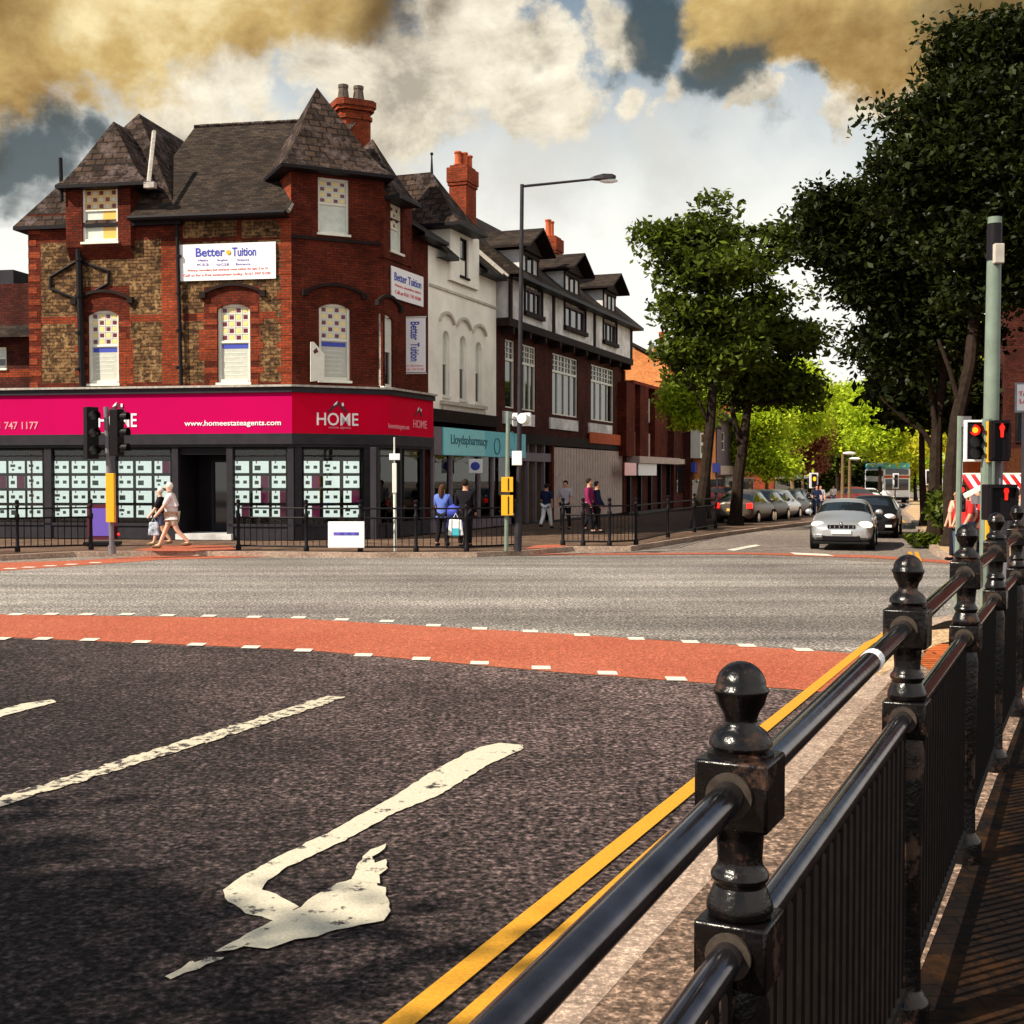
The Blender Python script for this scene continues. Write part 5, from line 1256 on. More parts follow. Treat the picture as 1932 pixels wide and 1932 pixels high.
mb.tube([fr.P(a, 0, z1__), fr.P(b, 0, z1__)], .05, 6); each(mb, 'arm', 'pole_white', AW)
OK = thing('wooden_kiosk', 'tall orange boarded kiosk with a blue top behind the crowd by the signal column', 'kiosk', D(1850, 930, 39))
fr = Fr(D(1836, 896, 39).xy, 92); a, b, c, d = fr.rect(1826, 862, 1853, 935); mb = MB(); mb.fbox(fr, a, b, -.5, 0, .13, d)
for k in range(5): x = a + (b - a) * (k + .5) / 5; mb.fbox(fr, x - .03, x + .03, 0, .02, .2, d - .05)
mb.build('boarding', 'orange_wood', OK); mb = MB(); mb.fbox(fr, a - .04, b + .04, -.55, .05, d, d + .12); mb.build('cap', 'sign_blue', OK)
# poster at the right edge on a post
PO = thing('notice_board_sign', 'grey white notice with red printing on a post at the right edge', 'sign', D(1925, 1100, 13.4).xy.to_3d())
fr = Fr(D(1915, 896, 13.4).xy, 97); a, b, c, d = fr.rect(1915, 722, 1960, 778); mb = MB(); mb.fbox(fr, a, b, -.02, .0, c, d); p_ = mb.build('panel', 'steel_grey', PO)
mb = MB(); mb.fbox(fr, a + .02, b - .02, 0.0, .006, c + .02, d - .02); mb.build('sheet', 'sign_white', PO)
text('To', fr, a + .08, .01, d - .12, .05, .08, 'sign_red', p_); text('Let', fr, a + .10, .01, d - .20, .05, .10, 'sign_red', p_)
mb = MB(); mb.fbox(fr, (a + b) / 2 - .03, (a + b) / 2 + .03, -.08, -.02, .14, d); mb.build('post', 'pole_grey', PO)

# ================================================================== street lighting and signals
LP = thing('street_lamp', 'tall dark street lamp on the shopping street pavement with one long arm reaching right', 'street lamp', G(977, 1040, .13))
base = G(977, 1040, .13); Yl = base.y; top = D(985, 348, Yl)
mb = MB(); mb.tube([base, base + Vector((0.02, 0, 1.2))], [.10, .10], 10); mb.tube([base + Vector((.02, 0, 1.2)), Vector((top.x, top.y, top.z))], [.065, .05], 10); mb.build('column', 'pole_dark', LP, smooth=True)
mb = MB(); hd = D(1120, 338, Yl); mb.tube([top + Vector((-.02, 0, -.05)), hd], [.035, .03], 8); each(mb, 'arm', 'pole_dark', LP, smooth=True)
mb = MB(); h0, h1 = D(1113, 338, Yl), D(1162, 335, Yl); dx = (h1 - h0)
st = [(0, .03, .03), (.15, .09, .06), (.5, .14, .10), (.85, .14, .08), (1, .07, .04)]
rings = []
for k, (f_, w_, hh) in enumerate(st):
    c = h0 + dx * f_; rings += [c + Vector((0, -w_, -hh * .4)), c + Vector((0, w_, -hh * .4)), c + Vector((0, w_ * .7, hh)), c + Vector((0, -w_ * .7, hh))]
fs = [(i * 4 + j, i * 4 + (j + 1) % 4, i * 4 + 4 + (j + 1) % 4, i * 4 + 4 + j) for i in range(4) for j in range(4)] + [(3, 2, 1, 0), (16, 17, 18, 19)]
mb.add(rings, fs); lh = mb.build('lamp_head', 'pole_dark', LP, bevel=.01)
mb = MB(); c = h0 + dx * .72 + Vector((0, 0, -.07)); mb.ell(c, (.24, .11, .06), 12, 6); mb.build('lamp_bowl', 'headlight', lh, smooth=True)

def signal_head(parent, fr, s, n, z, lit=None, h=1.0, w=.34, ped=False, border=None, back=False):
    """housing with three (or two) aspects and hoods; faces +n"""
    mb = MB(); mb.fbox(fr, s - w / 2, s + w / 2, n - .22, n, z, z + h); b_ = mb.build('signal_housing', 'signal_black', parent, bevel=.015)
    if border:
        mb = MB(); bw, e = .05, .10
        for q in ((s - w / 2 - e - bw, s - w / 2 - e, z - e, z + h + e), (s + w / 2 + e, s + w / 2 + e + bw, z - e, z + h + e), (s - w / 2 - e - bw, s + w / 2 + e + bw, z + h + e, z + h + e + bw), (s - w / 2 - e - bw, s + w / 2 + e + bw, z - e - bw, z - e)): mb.fbox(fr, q[0], q[1], n - .26, n - .235, q[2], q[3])
        mb.build('white_border', 'sign_white', b_)
        mb = MB(); mb.fbox(fr, s - w / 2 - e, s + w / 2 + e, n - .255, n - .24, z - e, z + h + e); mb.build('backing_board', 'signal_black', b_)
    k = 2 if ped else 3
    for i in range(k):
        zc = z + h * (k - i - .5) / k; rr = .1 if not ped else .11
        mb = MB(); seg = 14
        for j in range(seg):   # hood: upper 250 degrees
            t0, t1 = R(-35 + 250 * j / seg), R(-35 + 250 * (j + 1) / seg); q = rr + .015
            mb.quad(fr.P(s + q * math.cos(t0), n, zc + q * math.sin(t0)), fr.P(s + q * math.cos(t0), n + .2, zc + q * math.sin(t0)), fr.P(s + q * math.cos(t1), n + .2, zc + q * math.sin(t1)), fr.P(s + q * math.cos(t1), n, zc + q * math.sin(t1)))
        mb.build('hood', 'signal_black', b_)
        mb = MB(); pts = [fr.P(s + rr * math.cos(2 * math.pi * j / 16), n + .012, zc + rr * math.sin(2 * math.pi * j / 16)) for j in range(16)]
        if ped and i == 0 and lit:
            mb.poly(pts); mb.build('lens', 'lamp_off', b_); mb = MB()
            o = lambda x, y: (s + x, zc + y)
            mb.fprism(fr, [o(-.035, -.11), o(.035, -.11), o(.04, .0), o(.045, .05), o(.02, .075), o(.02, .11), o(-.02, .11), o(-.02, .075), o(-.045, .05), o(-.04, 0)], n + .013, n + .03); mb.build('red_man', 'lamp_red', b_)
        else:
            mb.poly(pts); mb.build('lens', lit if (lit and i == 0 and not ped) else 'lamp_off', b_)
    return b_
# left signal pole seen from behind and the side
TL = thing('traffic_light', 'grey pole with two black traffic signals and a yellow box before the pink shop', 'traffic light', G(212, 1045, .13))
base = G(212, 1045, .13); Y1 = base.y; tp = D(200, 768, Y1)
mb = MB(); mb.tube([base, tp], .06, 10); mb.tube([base, base.lerp(tp, .06)], .09, 10); mb.build('pole', 'pole_grey', TL, smooth=True)
f1 = Fr(D(172, 900, Y1).xy, 60); z_ = D(172, 865, Y1).z
for (uc, v0, v1, az) in ((173, 768, 866, 48), (222, 772, 860, 14)):
    f1 = Fr(D(uc, 900, Y1).xy, az); z0_, z1_ = D(uc, v1, Y1).z, D(uc, v0, Y1).z; signal_head(TL, f1, 0, .1, z0_, h=z1_ - z0_, w=.3)
    mb = MB(); a = D(uc, (v0 + v1) / 2, Y1); mb.tube([a, base.lerp(tp, .82)], .03, 6); each(mb, 'bracket', 'pole_grey', TL)
mb = MB(); c = D(213, 960, Y1); mb.box(c.x - .10, c.x + .10, c.y - .22, c.y - .08, D(213, 985, Y1).z, D(213, 893, Y1).z); mb.build('push_button_box', 'yellow_plastic', TL, bevel=.01)
mb = MB(); c = D(233, 1008, Y1); mb.ell(D(233, 1008, Y1) + Vector((-.12, -.0, 0)), .035, 8, 6); mb.build('red_indicator', 'lamp_red', TL)
# central signal pole, pale, with yellow boxes and white case
CT = thing('traffic_light', 'pale pole with a white backed signal and yellow push boxes in front of the pharmacy', 'traffic light', G(956, 1038, .13))
base = G(955, 1040, .13); Y2 = base.y; tp = D(959, 776, Y2)
mb = MB(); mb.tube([base, tp], .055, 10); mb.build('pole', 'pole_green', CT, smooth=True)
for (u0, v0, u1, v1) in ((946, 900, 968, 928), (946, 934, 968, 972)):
    a, b = D(u0, v1, Y2), D(u1, v0, Y2); mb = MB(); mb.box(a.x, b.x, a.y - .2, a.y - .06, a.z, b.z); mb.box(a.x + .16, a.x + .19, a.y - .21, a.y - .2, a.z + .03, b.z - .03, 1); mb.build('push_button_box', ['yellow_plastic', 'signal_black'], CT, bevel=.01)
f1 = Fr(D(985, 850, Y2).xy, 118)
a, b, c, d = f1.rect(966, 779, 1000, 804, 0); mb = MB(); mb.fbox(f1, a, b, -.1, .0, c, d); o = mb.build('signal_case', 'sign_white', CT, bevel=.03)
mb = MB(); mb.tube([f1.P(b - .12, .0, (c + d) / 2), f1.P(b - .12, .22, (c + d) / 2 + .02)], .13, 14); mb.build('hood', 'pole_white', o, smooth=True)
mb = MB(); mb.tube([D(960, 790, Y2), D(985, 793, Y2)], .03, 6); mb.tube([D(960, 862, Y2), D(975, 858, Y2)], .02, 6); each(mb, 'bracket', 'pole_grey', CT)
mb = MB(); a, b = D(966, 878, Y2), D(985, 851, Y2); mb.box(a.x, b.x, a.y - .08, a.y - .05, a.z, b.z); mb.build('notice_plate', 'sign_white', CT, bevel=.02)
# small sign post in front of the corner shop
SP = thing('sign_post', 'slim pale sign post with a small white square plate before the shop corner window', 'sign', G(747, 1036, .13))
base = G(746, 1040, .13); Y3 = base.y; mb = MB(); mb.tube([base, D(744, 880, Y3)], .04, 8); mb.tube([D(744, 930, Y3), D(744, 825, Y3)], .02, 8); mb.build('post', 'pole_white', SP, smooth=True)
mb = MB(); a, b = D(735, 868, Y3), D(755, 856, Y3); mb.box(a.x, b.x, a.y - .08, a.y - .04, a.z, b.z); mb.build('plate', 'sign_white', SP, bevel=.01)
mb = MB(); a, b = D(739, 930, Y3), D(750, 874, Y3); mb.box(a.x + .02, b.x - .02, a.y - .06, a.y + .02, a.z, b.z); mb.build('sleeve', 'pole_white', SP, bevel=.01)

# right side: tall grey green column with dark collar
Yc = 13.2
GC = thing('lamp_column', 'tall grey green column with a dark collar and box near its top at the right', 'column', D(1868, 896, Yc).xy.to_3d())
top = D(1877, 410, Yc); bt = D(1866, 896, Yc); bt.z = .15
mb = MB(); mb.tube([bt, top.lerp(bt, .35), top], [.083, .080, .072], 16); mb.build('shaft', 'pole_green', GC, smooth=True)
mb = MB(); mb.tube([top.lerp(bt, .015), top.lerp(bt, .015 + .085)], .078, 16); mb.build('collar', 'shop_black', GC, smooth=True)
mb = MB(); a, b = D(1868, 500, Yc), D(1887, 463, Yc); mb.box(a.x, b.x, a.y - .13, a.y - .06, a.z, b.z); mb.build('control_box', 'lintel_stone', GC, bevel=.01)
mb = MB(); mb.box(bt.x - .2, bt.x + .02, Yc - .2, Yc - .02, D(0, 950, Yc).z, D(0, 935, Yc).z); mb.build('clamp', 'pole_grey', GC)
# signal with white border, red lit
Ys = 11.6
RS = thing('traffic_light', 'white bordered traffic signal with its round red light lit at the right', 'traffic light', (D(1866, 896, Ys).x, Ys, .15))
fr = Fr(D(1846, 896, Ys).xy, 92)
pb = D(1863, 896, Ys); pt = D(1866, 790, Ys)
mb = MB(); mb.tube([(pb.x, Ys + .05, .15), (pt.x, Ys + .05, pt.z)], .05, 10); mb.build('pole', 'pole_green', RS, smooth=True)
mb = MB(); mb.fbox(fr, fr.px(1861, 850)[0], fr.px(1869, 850)[0], -.1, .04, D(0, 872, Ys).z, D(0, 795, Ys).z); mb.fbox(fr, fr.px(1861, 850)[0], fr.px(1867, 850)[0], -.1, .02, D(0, 1060, Ys).z, D(0, 925, Ys).z); mb.build('yellow_strip', 'yellow_plastic', RS)
z0_, z1_ = D(0, 868, Ys).z, D(0, 797, Ys).z
sc_ = fr.px(1845, 850)[0]
w_ = pxm(32, Ys)
mb = MB(); mb.fbox(fr, sc_ - w_ / 2, sc_ + w_ / 2, -.2, -.05, z0_ + .01, z1_ - .01); hs = mb.build('signal_housing', 'signal_black', RS, bevel=.01)
mb = MB(); e = .012; bw = .022
q0, q1 = fr.px(1824, 850)[0], fr.px(1862, 850)[0]; zt_, zb_ = D(0, 792, Ys).z, D(0, 871, Ys).z
for q in ((q0, q0 + bw, zb_, zt_), (q0 + bw, q1, zt_ - bw, zt_), (q0 + bw, q1, zb_, zb_ + bw)): mb.fbox(fr, q[0], q[1], -.1, -.045, q[2], q[3])
mb.build('white_border', 'sign_white', hs, bevel=.004)
mb = MB(); mb.fbox(fr, q0 + .01, q1, -.12, -.1, zb_ + .01, zt_ - .01); mb.build('backing_board', 'signal_black', hs)
for k, vv in enumerate((811, 833, 855)):
    s_, z_ = fr.px(1843, vv); mb = MB(); rr = .052
    mb.poly([fr.P(s_ + rr * math.cos(j * .393), -.045, z_ + rr * math.sin(j * .393)) for j in range(16)]); mb.build('lens', 'lamp_red' if k == 0 else 'lamp_off', hs)
    if k == 0: mb = MB(); mb.poly([fr.P(s_ + .028 * math.cos(j * .393), -.043, z_ + .028 * math.sin(j * .393)) for j in range(16)]); mb.build('lens_core', 'lamp_amber', hs)
    mb = MB()
    for j in range(12):
        t0, t1 = R(-20 + 220 * j / 12), R(-20 + 220 * (j + 1) / 12); q = rr + .006
        mb.quad(fr.P(s_ + q * math.cos(t0), -.05, z_ + q * math.sin(t0)), fr.P(s_ + q * math.cos(t0), .04, z_ + q * math.sin(t0)), fr.P(s_ + q * math.cos(t1), .04, z_ + q * math.sin(t1)), fr.P(s_ + q * math.cos(t1), -.05, z_ + q * math.sin(t1)))
    mb.build('hood', 'signal_black', hs)
def pedsig(label, Yp, u0, v0, u1, v1, um, vm, hman, az=92, group=None, stub=True):
    fr = Fr(D((u0 + u1) / 2, 896, Yp).xy, az); a, b, c, d = fr.rect(u0, v0, u1, v1)
    t_ = thing('pedestrian_signal', label, 'crossing signal', fr.P((a + b) / 2, -.1, .15), group=group)
    mb = MB(); mb.fbox(fr, a, b, -.16, 0, c, d); h_ = mb.build('signal_housing', 'signal_black', t_, bevel=.01)
    mb = MB(); mb.fbox(fr, a + .02, b - .02, 0, .05, d - .03, d); mb.fbox(fr, a + .01, a + .025, 0, .05, c + .03, d - .03); mb.fbox(fr, b - .025, b - .01, 0, .05, c + .03, d - .03); mb.build('hood', 'signal_black', h_)
    s_, z_ = fr.px(um, vm, .01); hh = pxm(hman, Yp) / 2; w = hh * .36; o = lambda x, y: (s_ + x * w, z_ + y * hh)
    mb = MB(); mb.fprism(fr, [o(-.5, -1), o(.5, -1), o(.6, -.1), o(1, .2), o(.8, .58), o(.35, .68), o(.42, .85), o(.2, 1), o(-.2, 1), o(-.42, .85), o(-.35, .68), o(-.8, .58), o(-1, .2), o(-.6, -.1)], .002, .012); mb.build('red_man', 'lamp_red', h_)
    mb = MB(); mb.tube([fr.P(b - .03, -.2, .15), fr.P(b - .03, -.2, d - .05)], .04, 8); mb.build('pole', 'pole_grey', t_)
    return t_
pedsig('pedestrian signal with a red standing man beside the bordered traffic signal', 11.5, 1869, 793, 1906, 870, 1891, 811, 28)
pedsig('lower pedestrian signal with a red standing man above the railings', 10.6, 1863, 914, 1920, 982, 1899, 930, 27)
# short green pole with little signal and white arm plate
SG = thing('traffic_light', 'slim pale green pole with a small red signal and an angled white plate', 'traffic light', D(1812, 1040, 15).xy.to_3d())
Y4 = 15.0; p0 = D(1806, 1040, Y4); p0.z = .13
mb = MB(); mb.tube([p0, D(1812, 785, Y4)], .038, 8); mb.build('pole', 'pole_green', SG, smooth=True)
mb = MB(); a, b = D(1812, 806, Y4), D(1818, 786, Y4); mb.box(a.x, b.x + .06, Y4 - .1, Y4, a.z, b.z); mb.build('detector', 'pole_grey', SG)
f1 = Fr(D(1815, 896, Y4).xy, 96); a, b, c, d = f1.rect(1806, 915, 1822, 966); mb = MB(); mb.fbox(f1, a, b, -.1, 0.02, c, d); h_ = mb.build('signal_housing', 'signal_black', SG, bevel=.01)
for k, vv in enumerate((924, 941, 957)):
    s_, z_ = f1.px(1815, vv, .03); mb = MB(); mb.poly([f1.P(s_ + .035 * math.cos(j * .524), .024, z_ + .035 * math.sin(j * .524)) for j in range(12)]); mb.build('lens', 'lamp_red' if k == 0 else 'lamp_off', h_)
mb = MB(); a, b = D(1820, 936, Y4 - .1), D(1856, 918, Y4 - .1); n_ = (b - a).normalized().cross(Vector((0, 1, 0))) * .03
mb.hexa([a - n_, b - n_, b - n_ + Vector((0, .03, 0)), a - n_ + Vector((0, .03, 0)), a + n_, b + n_, b + n_ + Vector((0, .03, 0)), a + n_ + Vector((0, .03, 0))]); mb.build('arm_plate', 'sign_white', SG)
# distant traffic lights and lamps down the street
def far_signal(label, u, vb, vt, Yf, lit, white=True, hw=6):
    b_ = D(u, vb, Yf); t0 = D(u, vt, Yf); t_ = thing('traffic_light', label, 'traffic light', (b_.x, b_.y, gz(Yf)))
    mb = MB(); mb.tube([(b_.x, b_.y, gz(Yf)), (t0.x, t0.y, t0.z)], .07, 8); mb.build('pole', 'bark_light', t_)
    hgt = pxm(24, Yf); w = pxm(hw, Yf); mb = MB(); zc = t0.z - hgt * .6
    mb.box(t0.x - w * 1.35, t0.x + w * 1.35, Yf - .2, Yf - .12, zc - hgt * .6, zc + hgt * .6, 1); mb.box(t0.x - w * .7, t0.x + w * .7, Yf - .35, Yf - .2, zc - hgt * .5, zc + hgt * .5, 0)
    h_ = mb.build('signal_housing', ['signal_black', 'sign_white'], t_); mb = MB(); mb.ell((t0.x, Yf - .36, zc + hgt * .12), (w * .5, .05, w * .7), 10, 6); mb.build('lens', lit, h_); return t_
far_signal('distant traffic signal glowing amber left of the silver car', 1534, 945, 892, 70, 'lamp_amber')
far_signal('distant signal with a white case before the red car', 1750, 940, 886, 96, 'lamp_off', hw=5)
far_signal('small distant signal on a thin pole in front of the dark trees', 1690 - 1, 936, 893, 105, 'lamp_off', hw=4)
def far_lamp(label, u, vt, Yf, armpx, m='bark_light'):
    t0 = D(u, vt, Yf); t_ = thing('street_lamp', label, 'street lamp', (t0.x, t0.y, gz(Yf)), group='street lamps down the far street')
    mb = MB(); mb.tube([(t0.x, t0.y, gz(Yf)), t0], [.14, .09], 8); mb.build('column', m, t_)
    mb = MB(); e = t0 + Vector((pxm(armpx, Yf), 0, .1)); mb.tube([t0, e], .05, 6); each(mb, 'arm', m, t_)
    mb = MB(); mb.ell(e, (.45, .2, .12), 10, 6); mb.build('lamp_head', 'sign_white', t_, smooth=True)
far_lamp('distant pale street lamp rising before the copper tree', 1606 - 3, 868, 95, 10); far_lamp('distant street lamp with a short arm by the dark tree belt', 1637 + 30, 915 - 27, 120, 9); far_lamp('distant lamp post leaning by the copper tree left edge', 1590, 858, 84, 12)
# ================================================================== trees
def leaves(blobs, size, n, clump=.45, seed=1, dens=34):
    """leaf quads gathered in clumps spread through the blob volumes"""
    g = np.random.default_rng(seed)
    vol = np.array([b[1][0] * b[1][1] * b[1][2] for b in blobs]) ** .62; pr = vol / vol.sum()
    nc = max(14, n // dens); bi = g.choice(len(blobs), nc, p=pr)
    d = g.normal(size=(nc, 3)); d /= np.linalg.norm(d, axis=1)[:, None]; rad = g.random(nc) ** .36
    C = np.array([blobs[i][0] for i in bi]) + d * rad[:, None] * np.array([blobs[i][1] for i in bi]) * (1 + .16 * np.clip(g.normal(size=(nc, 1)), -1.5, 1.5))
    ci = g.integers(0, nc, n); cs = clump * (0.6 + .8 * g.random(nc))
    P = C[ci] + np.clip(g.normal(size=(n, 3)), -1.5, 1.5) * cs[ci][:, None] * np.array([1.15, 1.15, .42])
    nrm = g.normal(size=(n, 3)) + np.array([0, 0, 1.1]); nrm /= np.linalg.norm(nrm, axis=1)[:, None]
    a = np.cross(nrm, g.normal(size=(n, 3))); a /= np.linalg.norm(a, axis=1)[:, None]; b = np.cross(nrm, a)
    s = size * (.6 + .8 * g.random(n))[:, None]; w = .62
    q = np.stack([P - a * s * .6, P + b * s * w * .5 - a * s * .05, P + a * s * .6, P - b * s * w * .5 - a * s * .05], 1)
    return q.reshape(-1, 3), C
def leafobj(name, q, m, parent):
    n = len(q) // 4; me = bpy.data.meshes.new(name); mw = world_of(parent).translation if parent else Vector((0, 0, 0))
    q = q - np.array(mw)
    me.vertices.add(len(q)); me.vertices.foreach_set('co', q.astype(np.float32).ravel()); me.loops.add(4 * n); me.loops.foreach_set('vertex_index', np.arange(4 * n, dtype=np.int32))
    me.polygons.add(n); me.polygons.foreach_set('loop_start', np.arange(0, 4 * n, 4, dtype=np.int32)); me.materials.append(MATS[m]); me.update(calc_edges=True)
    o = bpy.data.objects.new(name, me); COL.objects.link(o); o.parent = parent; return o
def tree(label, blobs, n, size, lm, trunks, Y, group=None, cat='tree', bark='bark', clump=.45, seed=1, name='tree', limbs=True, dens=34):
    """blobs (u,v,ru,rv[,Y]) and trunks [(u,v,w)...] are turned into metres at distance Y"""
    B = []
    for b in blobs:
        y = b[4] if len(b) > 4 else Y; c = D(b[0], b[1], y); rx, rz = pxm(b[2], y), pxm(b[3], y); ry = (rx + rz) * .75
        B.append(((c.x, c.y + random.uniform(-.5, .5) * ry, c.z), (rx, ry, rz)))
    b0 = D(trunks[0][0][0], trunks[0][0][1], Y) if trunks else Vector((B[0][0][0], B[0][0][1], 0))
    zb = gz(Y) + .1
    t_ = thing(name, label, cat, (b0.x, b0.y, zb), group=group)
    q, C = leaves(B, size, n, clump, seed, dens); leafobj('crown', q, lm, t_)
    ends = []
    for tr in trunks:
        pts = [D(u, v, Y) for u, v, w in tr]; rr = [pxm(w, Y) / 2 for u, v, w in tr]
        if tr is trunks[0] or tr[0][1] > 960: pts[0].z = zb - .1; pts.insert(1, pts[0] + Vector((0, 0, .5))); rr = [rr[0] * 1.5] + rr
        for i in range(1, len(pts) - 1): pts[i].y += random.uniform(-.15, .15)
        mb = MB(); mb.tube(pts, rr, 9); mb.build('trunk', bark, t_, smooth=True); ends.append((pts, rr))
    if limbs and ends:
        mb = MB()
        for (c, r) in B:
            c = Vector(c); best = min(((p, rr_) for pts, rr in ends for p, rr_ in zip(pts[2:] or pts, rr[2:] or rr)), key=lambda k: (k[0] - c).length + (3 if k[0].z > c.z else 0))
            p, r0 = best; r0 = min(r0 * .6, .14); mid = p.lerp(c, .5) + Vector((random.uniform(-.4, .4), random.uniform(-.4, .4), -.25 + random.random() * .3))
            mb.tube([p, p.lerp(mid, .5) + Vector((0, 0, -.1)), mid, c], [r0, r0 * .75, r0 * .5, .02], 5)
            for _ in range(3):
                e = c + Vector([random.uniform(-.8, .8) * k for k in r]); mb.tube([mid.lerp(c, .5), c.lerp(e, .5) + Vector((0, 0, .1)), e], [r0 * .35, r0 * .22, .012], 4)
        mb.build('limbs', bark, t_)
    return t_
tree('mid green street tree with a leaning trunk and a tall ragged top', [(1345, 398, 30, 30), (1352, 440, 45, 35), (1298, 455, 40, 30), (1245, 440, 22, 9), (1262, 475, 28, 28), (1285, 520, 45, 35), (1350, 510, 55, 40), (1300, 590, 50, 40), (1345, 600, 60, 45), (1290, 660, 38, 36), (1340, 680, 60, 35), (1300, 715, 40, 16), (1255, 560, 18, 14), (1380, 640, 40, 40)],
     17000, .22, 'leaf_mid', [[(1318, 1006, 26), (1330, 900, 20), (1340, 800, 19), (1348, 680, 15), (1352, 560, 10), (1350, 430, 4)]], 44, seed=3, clump=.46, dens=130)
tree('broad green street tree on a forked trunk, second from the shops left of the road', [(1420, 445, 35, 22), (1478, 440, 28, 18), (1450, 480, 50, 26), (1400, 520, 40, 32), (1450, 560, 40, 26), (1430, 620, 60, 45), (1490, 650, 50, 40), (1400, 690, 60, 36), (1470, 720, 60, 34), (1520, 705, 16, 22), (1510, 745, 34, 20), (1415, 745, 40, 22), (1385, 760, 24, 12)],
     18000, .23, 'leaf_mid', [[(1388, 992, 25), (1392, 900, 21), (1402, 840, 19), (1412, 760, 15), (1418, 650, 9), (1420, 500, 4)], [(1400, 850, 13), (1382, 780, 10), (1375, 690, 6)]], 48, seed=4, clump=.48, dens=130)
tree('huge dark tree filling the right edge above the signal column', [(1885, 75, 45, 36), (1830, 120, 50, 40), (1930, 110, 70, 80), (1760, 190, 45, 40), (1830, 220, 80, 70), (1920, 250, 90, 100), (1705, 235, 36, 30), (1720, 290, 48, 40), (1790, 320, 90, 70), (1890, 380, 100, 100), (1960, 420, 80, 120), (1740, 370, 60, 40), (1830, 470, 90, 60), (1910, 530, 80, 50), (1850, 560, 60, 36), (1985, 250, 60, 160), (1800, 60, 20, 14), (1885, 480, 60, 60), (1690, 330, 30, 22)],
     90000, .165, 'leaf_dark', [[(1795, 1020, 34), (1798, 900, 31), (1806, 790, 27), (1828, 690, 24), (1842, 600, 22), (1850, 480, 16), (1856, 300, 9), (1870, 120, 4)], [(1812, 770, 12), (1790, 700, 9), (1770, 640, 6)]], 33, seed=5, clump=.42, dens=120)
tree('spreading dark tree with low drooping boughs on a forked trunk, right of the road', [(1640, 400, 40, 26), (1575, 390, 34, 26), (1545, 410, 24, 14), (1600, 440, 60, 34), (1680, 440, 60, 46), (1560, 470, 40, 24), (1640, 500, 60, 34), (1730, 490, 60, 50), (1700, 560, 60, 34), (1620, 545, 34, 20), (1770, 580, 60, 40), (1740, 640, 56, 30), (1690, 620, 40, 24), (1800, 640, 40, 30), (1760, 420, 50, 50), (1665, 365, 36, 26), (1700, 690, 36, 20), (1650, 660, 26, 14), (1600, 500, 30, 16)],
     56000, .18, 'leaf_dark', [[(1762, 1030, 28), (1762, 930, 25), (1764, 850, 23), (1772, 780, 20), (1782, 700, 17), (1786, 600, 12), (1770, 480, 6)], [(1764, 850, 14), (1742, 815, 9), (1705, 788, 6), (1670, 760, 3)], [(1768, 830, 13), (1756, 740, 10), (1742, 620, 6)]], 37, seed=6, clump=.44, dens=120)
tree('slender dark tree standing between the two big right hand trees', [(1740, 720, 40, 30), (1700, 740, 36, 18), (1780, 740, 44, 26), (1830, 730, 30, 24), (1760, 690, 50, 20), (1720, 780, 30, 14), (1800, 790, 24, 18)],
     15000, .33, 'leaf_dark', [[(1743, 1005, 15), (1742, 900, 12), (1740, 800, 10), (1742, 700, 5)]], 47, seed=7, clump=.5)
tree('small lime green tree glowing in front of the dark brick house', [(1300, 735, 30, 24), (1325, 750, 24, 26), (1285, 765, 20, 16), (1310, 790, 22, 14), (1345, 725, 18, 16)], 14000, .19, 'leaf_bright', [[(1338, 990, 8), (1336, 850, 7), (1325, 780, 4)]], 57, seed=8, clump=.4)
FARG = 'bright trees closing the far street'
far = [
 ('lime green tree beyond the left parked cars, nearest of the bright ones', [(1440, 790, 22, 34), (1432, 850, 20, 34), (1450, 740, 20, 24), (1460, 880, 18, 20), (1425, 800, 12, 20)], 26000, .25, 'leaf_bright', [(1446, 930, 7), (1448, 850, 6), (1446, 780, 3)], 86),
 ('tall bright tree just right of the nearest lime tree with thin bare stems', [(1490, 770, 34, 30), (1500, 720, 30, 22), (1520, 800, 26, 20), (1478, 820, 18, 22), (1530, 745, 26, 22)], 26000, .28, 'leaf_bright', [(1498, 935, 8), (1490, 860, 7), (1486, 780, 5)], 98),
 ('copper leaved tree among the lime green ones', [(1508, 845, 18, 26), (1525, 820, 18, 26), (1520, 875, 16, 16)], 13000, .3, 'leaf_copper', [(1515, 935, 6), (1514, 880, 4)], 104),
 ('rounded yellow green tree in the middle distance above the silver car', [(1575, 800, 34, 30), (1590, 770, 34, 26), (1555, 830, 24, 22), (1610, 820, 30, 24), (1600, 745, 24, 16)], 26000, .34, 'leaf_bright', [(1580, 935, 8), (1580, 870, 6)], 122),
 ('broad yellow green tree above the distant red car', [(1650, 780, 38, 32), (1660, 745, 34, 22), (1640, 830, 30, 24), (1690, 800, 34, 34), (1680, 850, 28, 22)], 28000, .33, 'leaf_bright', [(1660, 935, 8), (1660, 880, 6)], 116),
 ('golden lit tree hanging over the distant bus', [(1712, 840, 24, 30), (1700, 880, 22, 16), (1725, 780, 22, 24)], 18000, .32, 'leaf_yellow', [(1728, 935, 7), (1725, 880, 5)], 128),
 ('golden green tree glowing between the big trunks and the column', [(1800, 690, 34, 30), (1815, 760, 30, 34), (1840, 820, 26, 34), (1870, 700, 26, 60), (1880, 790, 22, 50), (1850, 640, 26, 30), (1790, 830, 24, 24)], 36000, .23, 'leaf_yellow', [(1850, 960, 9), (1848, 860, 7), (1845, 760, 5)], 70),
]
for k, (lab, bl, n, sz, lm, tr, Yt) in enumerate(far): tree(lab, bl, n, sz, lm, [tr], Yt, FARG, seed=20 + k, clump=.75, bark='bark_light' if k < 3 else 'bark', limbs=k < 3)
